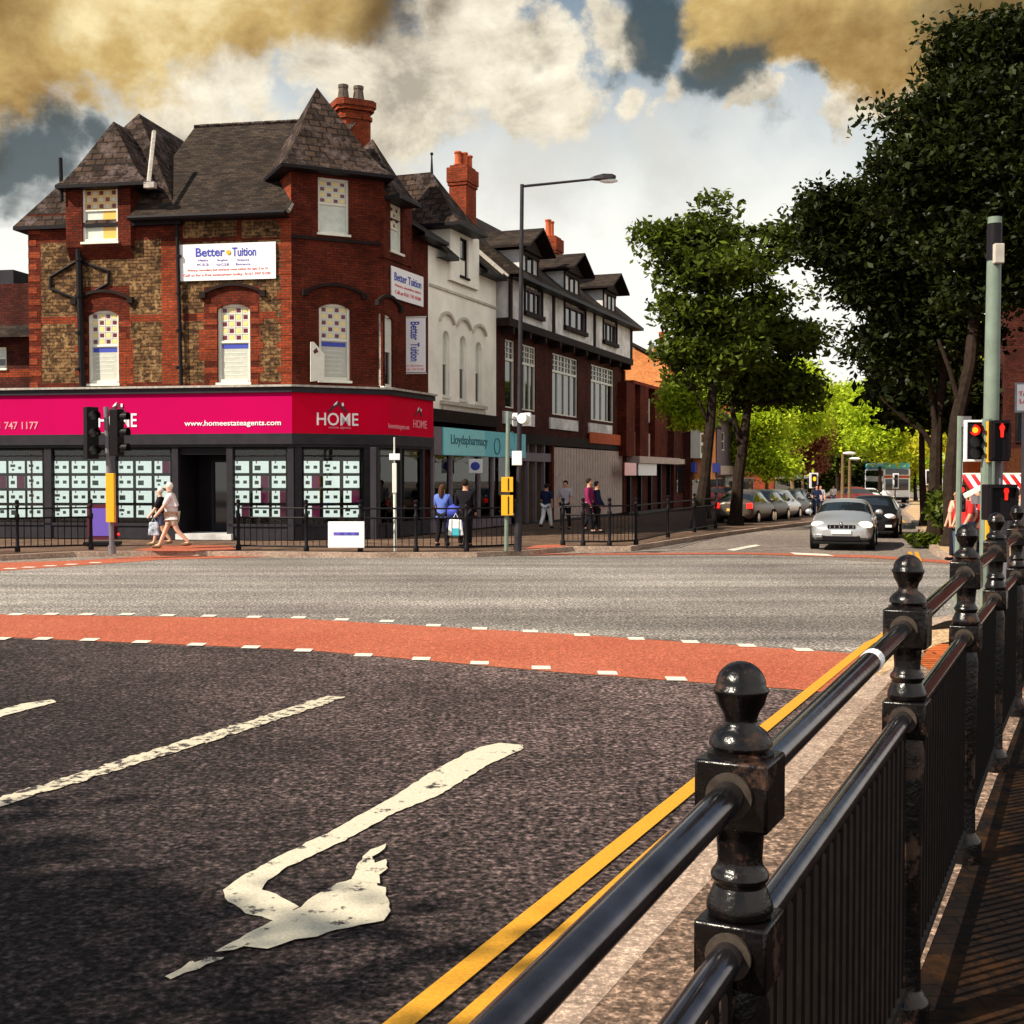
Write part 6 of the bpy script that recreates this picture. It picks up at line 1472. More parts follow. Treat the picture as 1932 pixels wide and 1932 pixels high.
for k, (lab, bl, lm, Yt, n) in enumerate([
 ('dark shaded tree under the rounded yellow green tree', [(1600, 885, 34, 26), (1625, 870, 24, 24), (1640, 900, 24, 16)], 'leaf_dark', 150, 9000),
 ('dark olive tree left of the dark shaded one', [(1548, 885, 26, 26), (1562, 860, 22, 22), (1540, 910, 20, 14)], 'leaf_mid', 142, 8000),
 ('pale green tree filling the gap beyond the distant bus', [(1690, 905, 30, 16), (1740, 880, 20, 26), (1665, 890, 20, 16)], 'leaf_bright', 175, 7000),
 ('hazy green tree behind the copper tree', [(1470, 700, 30, 20), (1500, 690, 26, 16), (1550, 760, 30, 26), (1480, 870, 40, 30)], 'leaf_bright', 165, 10000)]):
    tree(lab, bl, int(n * 1.6), .5, lm, [[(bl[0][0], 935, 6), (bl[0][0], 890, 4)]], Yt, FARG, seed=50 + k, clump=1.0, limbs=False)
bz = [(1716 + 6, 1000, 10, 5), (1745, 985, 16, 10), (1770, 1000, 12, 9)]
tree('low clump of greenery at the foot of the forked right hand tree', [(1742, 1018, 14, 6), (1770, 1022, 16, 5), (1800, 950, 10, 30), (1778, 960, 8, 34)], 3500, .16, 'leaf_mid', [[(1760, 1026, 5), (1762, 1015, 3)]], 34, seed=77, clump=.18, cat='shrub', name='shrub', limbs=False)

# ================================================================== railings
def make_post(parent, p, zs, hgt=1.62, s=1.0, seg=28, m='cast_iron', blocks=True, az=26.0, simple=False):
    """cast post: profile measured down from the ball top"""
    top = zs; x, y = p
    mb = MB(); pr = []
    for k in range(9): t = math.pi * k / 16; pr.append((max(.001, .049 * s * math.sin(t)), -.049 * s * (1 - math.cos(t)) * 1.0))
    pr += [(.053 * s, -.052 * s), (.054 * s, -.058 * s), (.050 * s, -.066 * s), (.046 * s, -.082 * s), (.036 * s, -.098 * s), (.031 * s, -.113 * s), (.034 * s, -.124 * s), (.050 * s, -.136 * s), (.060 * s, -.150 * s), (.061 * s, -.162 * s), (.052 * s, -.170 * s), (.064 * s, -.176 * s), (.064 * s, -.185 * s)]
    mb.lathe([(r, top + z) for r, z in pr][::-1], (x, y, 0), seg); fin = mb.build('finial', m, parent, smooth=True, angle=50)
    mb = MB(); fr = Fr((x, y), az + 90)
    b1, b2 = top - .183 * s, top - .315 * s; b3, b4 = top - .495 * s, top - .62 * s
    for a, b in ((b1, b2), (b3, b4)):
        h = .071 * s; c = .010
        mb.hexa([fr.P(-h, h, b), fr.P(h, h, b), fr.P(h, -h, b), fr.P(-h, -h, b), fr.P(-h, h, a), fr.P(h, h, a), fr.P(h, -h, a), fr.P(-h, -h, a)])
    q = [(.05 * s, b2 + .004), (.046 * s, b2 - .02), (.043 * s, b2 - .07 * s), (.046 * s, b2 - .085 * s), (.056 * s, b2 - .095 * s), (.057 * s, b2 - .108 * s), (.047 * s, b2 - .115 * s), (.052 * s, b2 - .125 * s), (.062 * s, b2 - .15 * s), (.066 * s, b2 - .165 * s), (.058 * s, b3 - .002)]
    mb.lathe(q[::-1], (x, y, 0), seg)
    bot = top - hgt
    mb.lathe([(.085 * s, bot), (.085 * s, bot + .12), (.055 * s, bot + .16), (.050 * s, (bot + b4) / 2), (.060 * s, b4 - .06), (.05 * s, b4 + .002)], (x, y, 0), seg)
    return mb.build('post', m, parent, smooth=True, angle=40, bevel=.006 if not simple else 0), fin
NR = thing('guard_railing', 'large black cast iron railing with ball topped posts running along the near kerb', 'railing', (.44, 2.35, .15))
PX = [(-.46, .565, 1.57), (.4434, 2.35, 1.69), (1.348, 4.14, 1.78), (2.23, 5.97, 1.81), (3.10, 7.8, 1.81), (3.98, 9.6, 1.81), (4.9, 11.35, 1.81)]
for k, (x, y, z) in enumerate(PX):
    p_, f_ = make_post(NR, (x, y), z, hgt=z - .13, az=26.5)
for k in range(len(PX) - 1):
    (x0, y0_, z0_), (x1, y1_, z1_) = PX[k], PX[k + 1]; A_ = Vector((x0, y0_, 0)); B_ = Vector((x1, y1_, 0)); dr_ = (B_ - A_).normalized()
    for off, nm in ((-.247, 'upper_rail'), (-.553, 'lower_rail')):
        a = A_ + dr_ * .06 + Vector((0, 0, z0_ + off)); b = B_ - dr_ * .06 + Vector((0, 0, z1_ + off)); mb = MB(); mb.tube([a, b], .0315, 20); mb.build(nm, 'black_gloss', NR, smooth=True)
        mb = MB()
        for e, sg in ((a, 1), (b, -1)): mb.tube([e + dr_ * sg * .006, e + dr_ * sg * .020], .045, 20)
        each(mb, 'rail_socket', 'worn_ring', NR, smooth=True, angle=40)
    mb = MB(); n_ = int((B_ - A_).length / .082)
    lowa, lowb = .30, .30
    mb.tube([A_ + Vector((0, 0, lowa)), B_ + Vector((0, 0, lowb))], .022, 10)
    for j in range(1, n_):
        f_ = j / n_; c = A_.lerp(B_, f_); zt_ = z0_ + (z1_ - z0_) * f_ - .56; mb.tube([c + Vector((0, 0, .30)), c + Vector((0, 0, zt_))], .0115, 6)
    mb.build('bar_panel', 'iron_bar', NR)
tp_a = Vector((.4434, 2.35, 1.443)).lerp(Vector((1.348, 4.14, 1.533)), .66); dd = (Vector((1.348, 4.14, 1.533)) - Vector((.4434, 2.35, 1.443))).normalized()
mb = MB(); mb.tube([tp_a, tp_a + dd * .06], .0335, 16); TPp = mb.build('paper_strip', 'sign_white', NR)

def far_fence(label, pts, post_idx=None, hh=1.12, postm='signal_black', spacing=.16, zb=.13):
    t_ = thing('guard_railing', label, 'railing', (pts[0].x, pts[0].y, zb))
    for i, p in enumerate(pts):
        mb = MB(); zt = zb + hh
        mb.lathe([(.07, zb), (.07, zb + .12), (.045, zb + .16), (.04, zt - .35), (.06, zt - .3), (.06, zt - .2), (.035, zt - .16), (.03, zt - .02), (.055, zt), (.055, zt + .03), (.03, zt + .07), (.055, zt + .12), (.05, zt + .16), (.01, zt + .185)], (p.x, p.y, 0), 10); mb.build('post', postm, t_, smooth=True)
    for a, b in zip(pts[:-1], pts[1:]):
        for h_, nm in ((hh - .04, 'upper_rail'), (hh - .28, 'lower_rail'), (.12, 'bottom_rail')):
            mb = MB(); mb.tube([Vector((a.x, a.y, zb + h_)), Vector((b.x, b.y, zb + h_))], .026, 6); mb.build(nm, postm, t_)
        mb = MB(); n_ = int((b - a).length / spacing)
        for j in range(1, n_): c = a.lerp(b, j / n_); mb.box(c.x - .009, c.x + .009, c.y - .009, c.y + .009, zb + .12, zb + hh - .28)
        mb.build('bar_panel', postm, t_)
    return t_
def gp3(*q, z=.13): return [G(u, v, z) for u, v in q]
far_fence('black railing along the kerb at the far left in front of the shop windows', gp3((-140, 1050), (-60, 1046), (33, 1041), (172, 1037)))
far_fence('black railing with a white board on it in front of the shop door and corner', gp3((450, 1038), (578, 1040), (680, 1041), (785, 1041), (880, 1041), (974, 1036)))
far_fence('long black railing curving away past the beige shutters', gp3((1062, 1029), (1100, 1030), (1150, 1030), (1200, 1028), (1260, 1014), (1310, 1004), (1350, 997)), spacing=.13)
# board tied to the railing
bf = Fr(G(653, 1041, .13).xy, 91); bf.o.y -= .12
BD = thing('estate_board', 'white rounded board with a purple printed band tied to the railing', 'sign', bf.P(0, 0, .2))
a, b, c, d = bf.rect(619, 984, 688, 1034); mb = MB(); mb.fbox(bf, a, b, -.02, .02, c, d); p_ = mb.build('panel', 'sign_white', BD, bevel=.02)
mb = MB(); mb.fbox(bf, a + .14, b - .14, .021, .025, c + (d - c) * .48, c + (d - c) * .60); mb.build('printed_band', 'sign_purple', p_)
mb = MB(); 
for k in range(3): x = a + .3 + k * .18; mb.fbox(bf, x, x + .1, .026, .028, c + (d - c) * .49, c + (d - c) * .59)
mb.build('printed_marks', 'sign_blue', p_)
# folding pavement board, leaning shape
ab = G(190, 1030, .13); AB = thing('pavement_board', 'purple folding pavement board on a black base behind the left signal pole', 'sign', ab)
f_ = Fr(ab.xy, 88); mb = MB(); mb.fbox(f_, -.36, .36, -.03, .0, .30, 1.25); mb.fbox(f_, -.36, .36, -.36, -.33, .30, 1.2); mb.build('panel', 'maroon', AB)
mb = MB(); mb.fbox(f_, -.28, .28, .001, .01, .4, 1.15); mb.build('poster', 'sign_purple', AB)
mb = MB(); mb.fbox(f_, -.45, .45, -.45, .1, .14, .24); mb.tube([f_.P(-.3, 0, .24), f_.P(-.3, 0, .4)], .03, 6); mb.tube([f_.P(.3, 0, .24), f_.P(.3, 0, .4)], .03, 6); mb.build('base', 'shop_black', AB, bevel=.03)

# ================================================================== people
def person(label, foot, h, az, top, legs, hair, skin='skin', stride=.0, arm=.1, bag=None, coat=False, shorts=False, bald=False, group=None, long_hair=False, lean=0.0, fat=1.0):
    """az = direction faced (clockwise from +Y); stride in radians; the body is one skinned surface"""
    t_ = thing('person', label, 'person', foot, -R(az), group=group)
    k = h / 1.75
    J = {}
    def V(x, y, z): return Vector((x * k, y * k + lean * max(0, z - .9) * k, z * k))
    hip = .92; sl = math.sin(stride); 
    pel = V(0, 0, .96); J = [pel, V(0, .0, 1.12), V(0, .0, 1.30), V(0, .0, 1.43), V(0, .01, 1.52), V(0, .02, 1.60), V(0, .02, 1.70)]
    rad = [(.15 * fat, .11 * fat), (.13 * fat * fat, .10 * fat * fat), (.16 * fat, .11 * fat), (.12, .09), (.055, .055), (.085, .10), (.07, .085)]
    E = [(0, 1), (1, 2), (2, 3), (3, 4), (4, 5), (5, 6)]
    def chain(root, pts, rr):
        prev = root
        for p, r_ in zip(pts, rr): J.append(p); rad.append((r_, r_)); E.append((prev, len(J) - 1)); prev = len(J) - 1
    for sg in (-1, 1):
        s_ = sl * sg; knee = V(.10 * sg, .42 * s_ * .9 + .02, .50); ank = V(.10 * sg, .85 * s_ - (.10 if s_ < 0 else 0), .09 + (.07 if s_ < -.1 else 0)); toe = ank + V(0, .17, 0) * 1 - Vector((0, 0, .04 * k)); toe.y = ank.y + .16 * k
        chain(0, [V(.10 * sg, 0, .88), knee, ank, toe], (.10 * k, .065 * k, .045 * k, .04 * k))
        a_ = -sl * sg * .8 + arm; sh = V(.20 * sg, 0, 1.41); el = sh + V(.05 * sg, 0, 0) * 1; el = Vector((sh.x + .05 * sg * k, sh.y + .27 * a_ * k, sh.z - .28 * k)); wr = Vector((el.x - .01 * sg * k, el.y + (.24 * (a_ + .35)) * k, el.z - .23 * k)); hd = wr + (wr - el).normalized() * .09 * k
        chain(2, [sh, el, wr, hd], (.065 * k, .048 * k, .034 * k, .038 * k))
    me = bpy.data.meshes.new('body'); me.from_pydata([tuple(p) for p in J], E, []); o = bpy.data.objects.new('body', me); COL.objects.link(o); o.parent = t_
    sk = o.modifiers.new('skin', 'SKIN'); 
    if not me.skin_vertices: me.attributes  # layer is made by the modifier
    def setskin(me, rad, root=0):
        bm = bmesh.new(); bm.from_mesh(me); ly = bm.verts.layers.skin.verify(); bm.verts.ensure_lookup_table()
        for i, v in enumerate(bm.verts): v[ly].radius = (rad[i][0], rad[i][1]); v[ly].use_root = (i == root)
        bm.to_mesh(me); bm.free()
    setskin(me, [(a * (k if i < 7 else 1), b * (k if i < 7 else 1)) for i, (a, b) in enumerate(rad)]); sb = o.modifiers.new('sub', 'SUBSURF'); sb.levels = sb.render_levels = 2
    me.materials.append(MATS[skin]); sk.use_smooth_shade = True
    def cloth(name, idx, ee, scale, m, extra=()):
        vs = [J[i].copy() for i in idx]; mp = {i: n for n, i in enumerate(idx)}; e2 = [(mp[a], mp[b]) for a, b in ee]; rr = [((rad[i][0] * (k if i < 7 else 1)) * scale + .012, (rad[i][1] * (k if i < 7 else 1)) * scale + .012) for i in idx]
        for (root, p, r_) in extra: vs.append(p); rr.append((r_, r_)); e2.append((mp[root], len(vs) - 1))
        me = bpy.data.meshes.new(name); me.from_pydata([tuple(p) for p in vs], e2, []); c = bpy.data.objects.new(name, me); COL.objects.link(c); c.parent = t_
        s2 = c.modifiers.new('skin', 'SKIN'); s2.use_smooth_shade = True; setskin(me, rr); sb = c.modifiers.new('sub', 'SUBSURF'); sb.levels = sb.render_levels = 2; me.materials.append(MATS[m]); return c
    # joints: 0-6 spine; 7-10 leg, 11-14 arm (left), 15-18 leg, 19-22 arm (right)
    hem = [(0, V(0, 0, .62), .17 * k)] if coat else [(0, V(0, 0, .87), .125 * fat * k)]
    tops = [0, 1, 2, 3, 11, 12, 19, 20] + ([13, 21] if coat else []); te = [(0, 1), (1, 2), (2, 3), (2, 11), (11, 12), (2, 19), (19, 20)] + ([(12, 13), (20, 21)] if coat else [])
    cloth('coat' if coat else 'top', tops, te, 1.1, top, hem)
    li = [0, 7, 8, 15, 16] + ([] if shorts else [9, 17]); le = [(0, 7), (7, 8), (0, 15), (15, 16)] + ([] if shorts else [(8, 9), (16, 17)])
    leg_fix = rad[0]; rad[0] = (.118 * fat, .118 * fat)
    if shorts:
        J8, J16 = J[8].copy(), J[16].copy(); J[8] = J[7].lerp(J[8], .8); J[16] = J[15].lerp(J[16], .8); cloth('shorts', li, le, 1.18, legs); J[8], J[16] = J8, J16
    else: cloth('trousers', li, le, 1.12, legs)
    rad[0] = leg_fix
    mb = MB(); hc = world_of(t_) @ V(0, .0, 1.66)
    def hv(x, y, z): return world_of(t_) @ V(x, y, z)
    mb.ell((0, 0, 0), (1, 1, 1), 14, 8); mb.v = [tuple(hv(x * .092, y * .10 - .004, 1.665 + z * .105)) for x, y, z in mb.v if True]
    keep = [f for f in mb.f if True]; mb.f = [f for f in mb.f]; 
    hm = Vector(hv(0, .11, 1.62))
    mb.v = [tuple(Vector(v) + (Vector(hv(0, -.03, 1.69)) - Vector(v)) * .32 if (Vector(v) - hm).length < .105 * k else Vector(v)) for v in mb.v]
    mb.build('hair', hair, t_, smooth=True)
    if long_hair:
        mb = MB(); mb.tube([hv(0, -.06, 1.66), hv(0, -.10, 1.52), hv(0, -.11, 1.38)], [.09 * k, .085 * k, .05 * k], 8); mb.build('hair_back', hair, t_, smooth=True)
    mb = MB(); mb.ell(tuple(hv(0, .118, 1.615)), .016 * k, 6, 4); mb.build('nose', skin, t_)
    mb = MB()
    for sg in (-1, 1):
        j = 9 if sg < 0 else 17; a = J[j]; mb.ell((0, 0, 0), (1, 1, 1), 10, 6); n_ = 10 * 7
        for i in range(len(mb.v) - n_, len(mb.v)): x, y, z = mb.v[i]; mb.v[i] = tuple(world_of(t_) @ Vector((a.x + x * .055 * k, a.y + .07 * k + y * .15 * k, a.z - .04 * k + z * .05 * k)))
    each(mb, 'shoe', 'shop_black' if not shorts else 'bark_light', t_, smooth=True)
    return t_
mat('cloth_white', (.72, .62, .62), .85, var=.1); mat('cloth_khaki', (.50, .40, .30), .85); mat('cloth_black', (.012, .010, .014), .85); mat('cloth_blue', (.10, .16, .50), .85); mat('cloth_navy', (.015, .02, .06), .85); mat('cloth_pink', (.22, .012, .08), .85); mat('cloth_grey', (.42, .38, .42), .85); mat('cloth_red', (.55, .02, .02), .85); mat('denim', (.05, .07, .13), .85); mat('cloth_pattern', (.10, .12, .2), .85, var=.9, vscale=14)
def on(u, v, z=.13): g = G(u, v, z); return Vector((g.x, g.y, z + (gz(g.y))))
person('stout older person with white hair in a white top walking left past the shop door', on(325, 1035), 1.72, 262, 'cloth_white', 'cloth_khaki', 'hair_white', 'skin_light', .42, .15, shorts=True, lean=.08, fat=1.22)
person('person in a black top and patterned shorts walking just ahead of the white haired one', on(303, 1030), 1.58, 262, 'cloth_black', 'cloth_pattern', 'hair_white', 'skin_light', .25, .2, shorts=True)
person('long haired person in a blue top beside the pushchair outside the pharmacy', on(835, 1030), 1.66, 20, 'cloth_blue', 'cloth_black', 'hair_brown', 'skin', .1, .4, long_hair=True)
person('person dressed all in black seen from behind outside the pharmacy', on(878, 1033), 1.80, 10, 'cloth_black', 'cloth_black', 'hair_dark', 'skin', .08, .1, coat=True)
person('person in a dark jacket and white trousers walking away by the beige shutters', on(1031, 997), 1.6, 30, 'cloth_navy', 'sign_white', 'hair_dark', 'skin', .25, .1)
person('person in a pale grey top before the beige shutters', on(1067, 1000), 1.72, 200, 'cloth_grey', 'cloth_black', 'hair_dark', 'skin', .1, .1)
person('person in a long crimson coat behind the curving railing', on(1111, 1006), 1.80, 110, 'cloth_pink', 'cloth_black', 'hair_dark', 'skin', .15, .2, coat=True)
person('person in a dark coat close beside the crimson coat', on(1126, 1005), 1.7, 100, 'cloth_navy', 'cloth_black', 'hair_dark', 'skin', .1, .2, coat=True)
cr = [(1806, 995, 'cloth_red', 'cloth_black', 'dark haired person in a red top, leftmost of the crowd by the kiosk'), (1820, 990, 'cloth_red', 'denim', 'person in a red top and jeans second from the left in the crowd'), (1833, 993, 'cloth_white', 'cloth_navy', 'person in a white top in the middle of the crowd by the kiosk'), (1846, 990, 'cloth_red', 'cloth_khaki', 'person in a red top and khaki trousers next to the column'), (1926, 990, 'cloth_khaki', 'denim', 'person in a tan top at the right edge beyond the signals'), (1812, 975, 'cloth_khaki', 'denim', 'person in a tan top standing behind the crowd leftmost pair')]
for u, v, tp_, lg, lab in cr: person(lab, on(u, 1058 + (u % 3)), 1.60, random.choice((200, 160, 250)), tp_, lg, random.choice(('hair_dark', 'hair_brown')), 'skin', .1, .2, group='crowd by the kiosk')
for u, v, tp_, lab in ((1548, 962, 'cloth_grey', 'distant person in a pale top by the amber signal'), (1541, 964, 'cloth_navy', 'distant person in navy by the amber signal'), (1572, 944, 'cloth_white', 'tiny distant person in white crossing the far road')): person(lab, on(u, v, 0.0) , 1.7, 190, tp_, 'denim', 'hair_dark', 'skin', .2, .1)
# pushchair and carrier bag
pc = on(860, 1033); PCH = thing('pushchair', 'dark blue pushchair with black wheels between the two people outside the pharmacy', 'pushchair', pc)
def at(o, x, y, z): return Vector((o.x + x, o.y + y, z + .13))
mb = MB(); mb.add([at(pc, -.24, -.3, .45), at(pc, .24, -.3, .45), at(pc, .24, .3, .42), at(pc, -.24, .3, .42), at(pc, -.24, -.35, .55), at(pc, .24, -.35, .55), at(pc, .26, .35, .98), at(pc, -.26, .35, .98)], [(3, 2, 1, 0), (4, 5, 6, 7), (0, 1, 5, 4), (1, 2, 6, 5), (2, 3, 7, 6), (3, 0, 4, 7)]); mb.build('seat', 'cloth_navy', PCH, bevel=.04)
mb = MB(); mb.ell(at(pc, 0, .22, .95), (.27, .25, .2), 12, 8); mb.build('hood', 'sign_blue', PCH, smooth=True)
mb = MB()
for sg in (-1, 1): mb.tube([at(pc, .22 * sg, -.35, .12), at(pc, .24 * sg, .1, .5), at(pc, .22 * sg, -.55, 1.05)], .015, 6); mb.tube([at(pc, .22 * sg, .4, .12), at(pc, .24 * sg, .1, .5)], .015, 6)
mb.tube([at(pc, -.22, -.55, 1.05), at(pc, .22, -.55, 1.05)], .018, 6); mb.build('frame', 'signal_black', PCH)
for sx in (-.22, .22):
    for sy in (-.35, .4): mb = MB(); c = at(pc, sx, sy, .11); mb.tube([c - Vector((.02, 0, 0)), c + Vector((.02, 0, 0))], .11, 14); mb.build('wheel', 'tyre', PCH, smooth=True)
bg_ = on(862, 1036); BG = thing('carrier_bag', 'white carrier bag with a turquoise square hanging at the pushchair', 'bag', bg_ + Vector((0, -.6, .35)))
mb = MB(); c = bg_ + Vector((0, -.62, 0)); mb.add([c + Vector(q) for q in [(-.2, -.06, .38), (.2, -.06, .38), (.2, .06, .38), (-.2, .06, .38), (-.16, -.03, .80), (.15, -.03, .78), (.15, .03, .78), (-.16, .03, .80)]], [(3, 2, 1, 0), (4, 5, 6, 7), (0, 1, 5, 4), (1, 2, 6, 5), (2, 3, 7, 6), (3, 0, 4, 7)]); o = mb.build('sack', 'sign_white', BG, bevel=.03)
mb = MB(); mb.box(c.x - .08, c.x + .1, c.y - .075, c.y - .065, .50, .70); mb.build('printed_square', 'teal_sign', o)
mb = MB(); mb.tube([c + Vector((-.08, 0, .79)), c + Vector((0, 0, .95)), c + Vector((.08, 0, .79))], .012, 6); mb.build('handle', 'sign_white', BG)
# blue and white bag carried by the walker
c = on(297, 1031) + Vector((-.05, -.15, .30)); WBg = thing('carrier_bag', 'blue and white patterned bag carried by the person in black', 'bag', c)
mb = MB(); mb.add([c + Vector(q) for q in [(-.15, -.06, 0), (.15, -.06, 0), (.15, .06, 0), (-.15, .06, 0), (-.12, -.03, .36), (.12, -.03, .36), (.12, .03, .36), (-.12, .03, .36)]], [(3, 2, 1, 0), (4, 5, 6, 7), (0, 1, 5, 4), (1, 2, 6, 5), (2, 3, 7, 6), (3, 0, 4, 7)]); mat('bag_pattern', (.45, .5, .6), .7, var=.95, vscale=9); mb.build('sack', 'bag_pattern', WBg, bevel=.03)
mb = MB(); mb.tube([c + Vector((-.06, 0, .35)), c + Vector((0, 0, .5)), c + Vector((.06, 0, .35))], .01, 6); mb.build('handle', 'bag_pattern', WBg)

# ================================================================== vehicles
def car(label, loc, rz, paint, Lc=4.3, Wc=1.76, Hc=1.48, est=False, lights='headlight', on_right=None, detail=True, group=None, name='car'):
    """local: front towards -y"""
    t_ = thing(name, label, 'car', loc, rz, group)
    M = world_of(t_); h = Wc / 2
    st = [  # y, halfwidth, zbottom, zbelt, zroof, half roof
        (-Lc / 2, .70 * h, .34, .58, .60, .60 * h), (-Lc / 2 + .10, .88 * h, .22, .68, .72, .74 * h), (-Lc / 2 + .40, .97 * h, .20, .80, .84, .80 * h), (-Lc / 2 + .95, h, .20, .90, .94, .80 * h), (-Lc / 2 + 1.18, h, .20, .94, 1.00, .78 * h),
        (-Lc / 2 + 1.80, h, .20, .95, Hc - .06, .68 * h), (-.05, h, .20, .95, Hc, .70 * h), (Lc / 2 - 1.2, h, .20, .97, Hc - .02, .69 * h), (Lc / 2 - (.35 if est else .75), .99 * h, .22, .99, Hc - (.06 if est else .14), .66 * h), (Lc / 2 - .12, .95 * h, .26, 1.0, 1.08, .70 * h), (Lc / 2, .86 * h, .36, .92, .96, .66 * h)]
    V = []; Fc = []; Mi = []
    for (y, w, zb, zt, zr, wr) in st:
        half = [(0, zb), (w * .82, zb), (w * .98, zb + .14), (w, (zb + zt) / 2 + .05), (w * .97, zt), (wr, zr - .05), (wr * .86, zr), (0, zr + .03)]
        ring = half + [(-x, z) for x, z in half[-2:0:-1]]; V += [M @ Vector((x, y, z)) for x, z in ring]
    n = 14
    for i in range(len(st) - 1):
        for j in range(n):
            k = (j + 1) % n; Fc.append((i * n + j, i * n + k, (i + 1) * n + k, (i + 1) * n + j))
            m = 0; gh = st[i][4] - st[i][3] > .25 and st[i + 1][4] - st[i + 1][3] > .25
            if j in (4, 9) and gh: m = 1
            if i == 4 and j in (4, 5, 6, 7, 8, 9): m = 1
            if i == 8 and j in (4, 5, 6, 7, 8, 9): m = 1
            if i == 7 and not est and j in (4, 9): m = 1
            if j in (0, 13): m = 2
            Mi.append(m)
    Fc.append(tuple(range(n))); Mi.append(0); Fc.append(tuple(range((len(st) - 1) * n, len(st) * n))[::-1]); Mi.append(0)
    mb = MB(); mb.v = [tuple(v) for v in V]; mb.f = Fc; mb.m = Mi
    me_o = mb.build('body', [paint, 'car_glass', 'tyre'], t_, smooth=True, angle=60); bm = bmesh.new(); bm.from_mesh(me_o.data); bmesh.ops.recalc_face_normals(bm, faces=bm.faces); bm.to_mesh(me_o.data); bm.free()
    sb = me_o.modifiers.new('sub', 'SUBSURF'); sb.levels = sb.render_levels = 1
    def W(x, y, z): return M @ Vector((x, y, z))
    def bx(x0, x1, y0, y1, z0, z1, m, nm, par=t_, bev=.01):
        mb = MB(); mb.hexa([W(x0, y0, z0), W(x1, y0, z0), W(x1, y1, z0), W(x0, y1, z0), W(x0, y0, z1), W(x1, y0, z1), W(x1, y1, z1), W(x0, y1, z1)]); return mb.build(nm, m, par, bevel=bev)
    F_ = -Lc / 2; Bk = Lc / 2
    for sg in (-1, 1):
        for y in (F_ + .82, Bk - .82):
            mb = MB(); mb.tube([W(sg * (h - .22), y, .32), W(sg * (h + .005), y, .32)], .32, 18); wh = mb.build('wheel', 'tyre', t_, smooth=True, angle=50)
            mb = MB(); mb.tube([W(sg * (h + .0), y, .32), W(sg * (h + .015), y, .32)], .2, 14); mb.build('rim', 'chrome', wh)
        # mirrors
        mb = MB(); mb.ell((0, 0, 0), (1, 1, 1), 10, 6); mb.v = [tuple(W(sg * (h + .10) + x * .11, F_ + 1.45 + y * .07, 1.02 + z * .08)) for x, y, z in mb.v]; mb.build('mirror', paint, t_, smooth=True)
        # lamps front and rear
        mb = MB(); mb.ell((0, 0, 0), (1, 1, 1), 12, 8); mb.v = [tuple(W(sg * h * .72 + x * .20, F_ + .20 + y * .14 + abs(x) * .04, .70 + z * .10)) for x, y, z in mb.v]; mb.build('headlight', 'headlight_on' if (on_right == sg) else lights, t_, smooth=True)
        bx(sg * h * .78 - .12, sg * h * .78 + .12, Bk - .12, Bk + .0, .72, .95, 'tail_red', 'tail_lamp')
        bx(sg * h * .70 - .10, sg * h * .70 + .10, F_ - .01, F_ + .16, .36, .44, 'chrome' if detail else 'headlight', 'fog_lamp')
    g_ = bx(-.36, .36, F_ + .005, F_ + .1, .60, .70, 'signal_black', 'grille')
    if detail:
        mb = MB()
        for k in range(6): x = -.3 + k * .12; mb.hexa([W(x, F_ - .002, .61), W(x + .02, F_ - .002, .61), W(x + .02, F_ + .02, .61), W(x, F_ + .02, .61), W(x, F_ - .002, .69), W(x + .02, F_ - .002, .69), W(x + .02, F_ + .02, .69), W(x, F_ + .02, .69)])
        mb.build('grille_bars', 'chrome', g_)
        mb = MB(); mb.ell(tuple(W(0, F_ + .01, .73)), .05, 10, 6); mb.build('badge', 'chrome', g_, smooth=True)
    bx(-.50, .50, F_ - .012, F_ + .12, .27, .40, 'signal_black', 'lower_intake'); bx(-.26, .26, F_ - .03, F_ + .01, .46, .56, 'plate_white', 'number_plate'); bx(-.26, .26, Bk - .02, Bk + .015, .60, .71, 'amber_glass', 'number_plate')
    bx(-h * .86, h * .86, F_ - .005, F_ + .3, .19, .25, 'tyre', 'bumper_lip')
    return t_
def carp(u, v): g = G(u, v); return Vector((g.x, g.y, gz(g.y)))
# silver car slightly turned
g = carp(1592, 1040); car('silver estate car coming towards the crossing with one bright headlight', (g.x + .60, g.y + 2.1, 0), R(-18), 'car_silver', est=True, Lc=4.2, Wc=1.70, Hc=1.37, on_right=1)
g = carp(1648, 1016); car('dark car following close behind the silver estate', (g.x + .6, g.y + 2.1, 0), R(-20), 'car_black', Hc=1.36, detail=False)
PKG = 'cars parked along the left kerb'
pk = [(1420, 989, 'car_bronze', 'grey brown parked car with lit red tail lamp, nearest in the parked row'), (1452, 984, 'car_dark', 'dark parked car second in the row at the left kerb'), (1477, 979, 'car_silver', 'silver parked car third in the row at the left kerb'), (1498, 975, 'car_black', 'black parked car fourth in the row at the left kerb'), (1513, 966, 'car_dark', 'furthest dark parked car at the end of the left row')]
for u, v, m_, lab in pk:
    g = G(u, v, 0); car(lab, (g.x, g.y + 1.5, gz(g.y)), R(180 - 25), m_, detail=False, group=PKG)
def farp(u, v, Y): p = D(u, v, Y); return (p.x, Y, gz(Y))
car('bright red car turning side on across the far road', farp(1602, 930, 108), R(-75), 'red_paint', detail=False, Hc=1.6)
car('pale distant car beside the bus', farp(1640, 932, 112), R(-10), 'car_white', detail=False)
car('second pale distant car just behind, nearest the bus', farp(1655, 930, 124), R(-8), 'car_silver', detail=False)
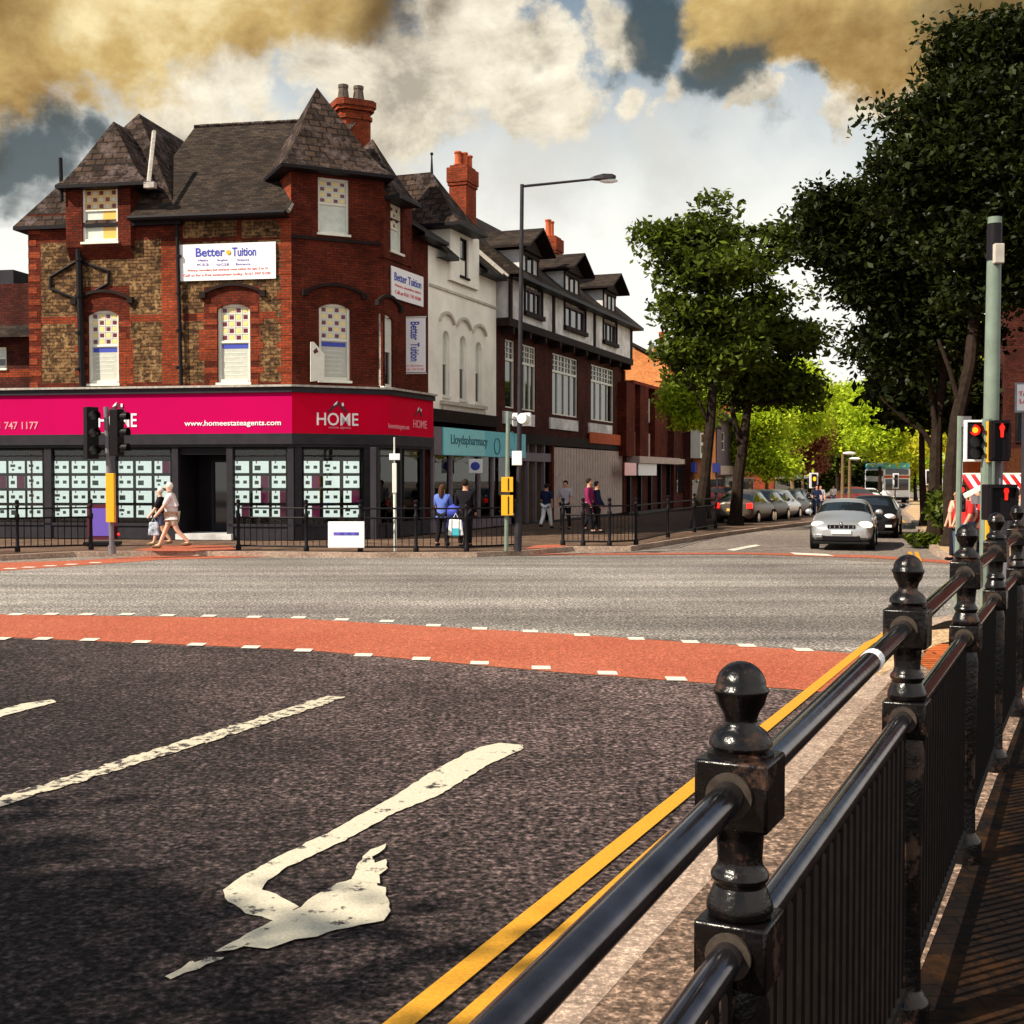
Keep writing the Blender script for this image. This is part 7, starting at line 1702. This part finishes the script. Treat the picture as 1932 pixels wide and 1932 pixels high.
# bus
bx_, by_, bz_ = farp(1692, 940, 118); BUS = thing('double_decker_bus', 'white double decker bus with a blue and orange top waiting on the far road', 'bus', (bx_, by_, bz_), R(-6))
M = world_of(BUS)
def bb(x0, x1, y0, y1, z0, z1, m, nm, par=BUS, bev=.06): mb = MB(); mb.hexa([M @ Vector(q) for q in [(x0, y0, z0), (x1, y0, z0), (x1, y1, z0), (x0, y1, z0), (x0, y0, z1), (x1, y0, z1), (x1, y1, z1), (x0, y1, z1)]]); return mb.build(nm, m, par, bevel=bev)
bb(-1.25, 1.25, 0, 10, .35, 3.35, 'sign_white', 'body', bev=.12); bb(-1.24, 1.24, .1, 9.9, 3.35, 3.95, 'teal_sign', 'roof', bev=.2)
bb(-1.1, 1.1, -.03, .1, 1.25, 2.35, 'car_glass', 'windscreen'); bb(-1.1, 1.1, -.03, .1, 2.75, 3.3, 'car_glass', 'upper_windscreen'); bb(-1.2, 1.2, -.04, .1, 2.42, 2.70, 'clay_pot', 'destination_panel')
bb(-1.27, -1.2, .6, 9.5, 1.2, 2.1, 'car_glass', 'side_window'); bb(1.2, 1.27, .6, 9.5, 1.2, 2.1, 'car_glass', 'side_window'); bb(-1.27, -1.2, .4, 9.5, 2.6, 3.2, 'car_glass', 'side_window'); bb(1.2, 1.27, .4, 9.5, 2.6, 3.2, 'car_glass', 'side_window')
for sg in (-1, 1):
    bb(sg * .95 - .18, sg * .95 + .18, -.05, .05, .65, .85, 'headlight', 'headlight')
    for y in (2.2, 7.6): mb = MB(); mb.tube([M @ Vector((sg * .95, y, .48)), M @ Vector((sg * 1.27, y, .48))], .48, 16); mb.build('wheel', 'tyre', BUS, smooth=True)
bb(-1.15, 1.15, -.06, .1, .3, .6, 'signal_black', 'bumper')
# litter on the near pavement
g = G(1848, 1424, .15); LT = MB(); LT.ell((0, 0, 0), (1, 1, 1), 8, 5); LT.v = [(g.x + x * .04 + .01 * y, g.y + y * .03, .165 + z * .012) for x, y, z in LT.v]; tag(LT.build('litter', 'teal_sign'), 'crumpled turquoise wrapper on the dark pavement beside the railing', 'litter')

# added unseen tree, put in to shade the lane's near left corner
ST = thing('tree', 'added dense leafy tree, unseen outside the left of the frame, shading the near lane corner', 'tree', (-14.4, -1.1, .1))
q, C_ = leaves([((-14.4, -1.1, 9.2), (3.0, 3.0, 1.8)), ((-16, -.3, 8.6), (2.2, 2.2, 1.5)), ((-13.4, -2.7, 8.8), (2.4, 2.4, 1.6)), ((-15.2, 1.1, 9.4), (2.0, 2.0, 1.4))], .30, 26000, .55, 91, 60); leafobj('crown', q, 'leaf_mid', ST)
mb = MB(); mb.tube([(-14.4, -1.1, 0), (-14.5, -1, 4), (-14.4, -1.1, 7), (-14.6, -1, 9)], [.3, .22, .16, .05], 9); mb.build('trunk', 'bark', ST, smooth=True)
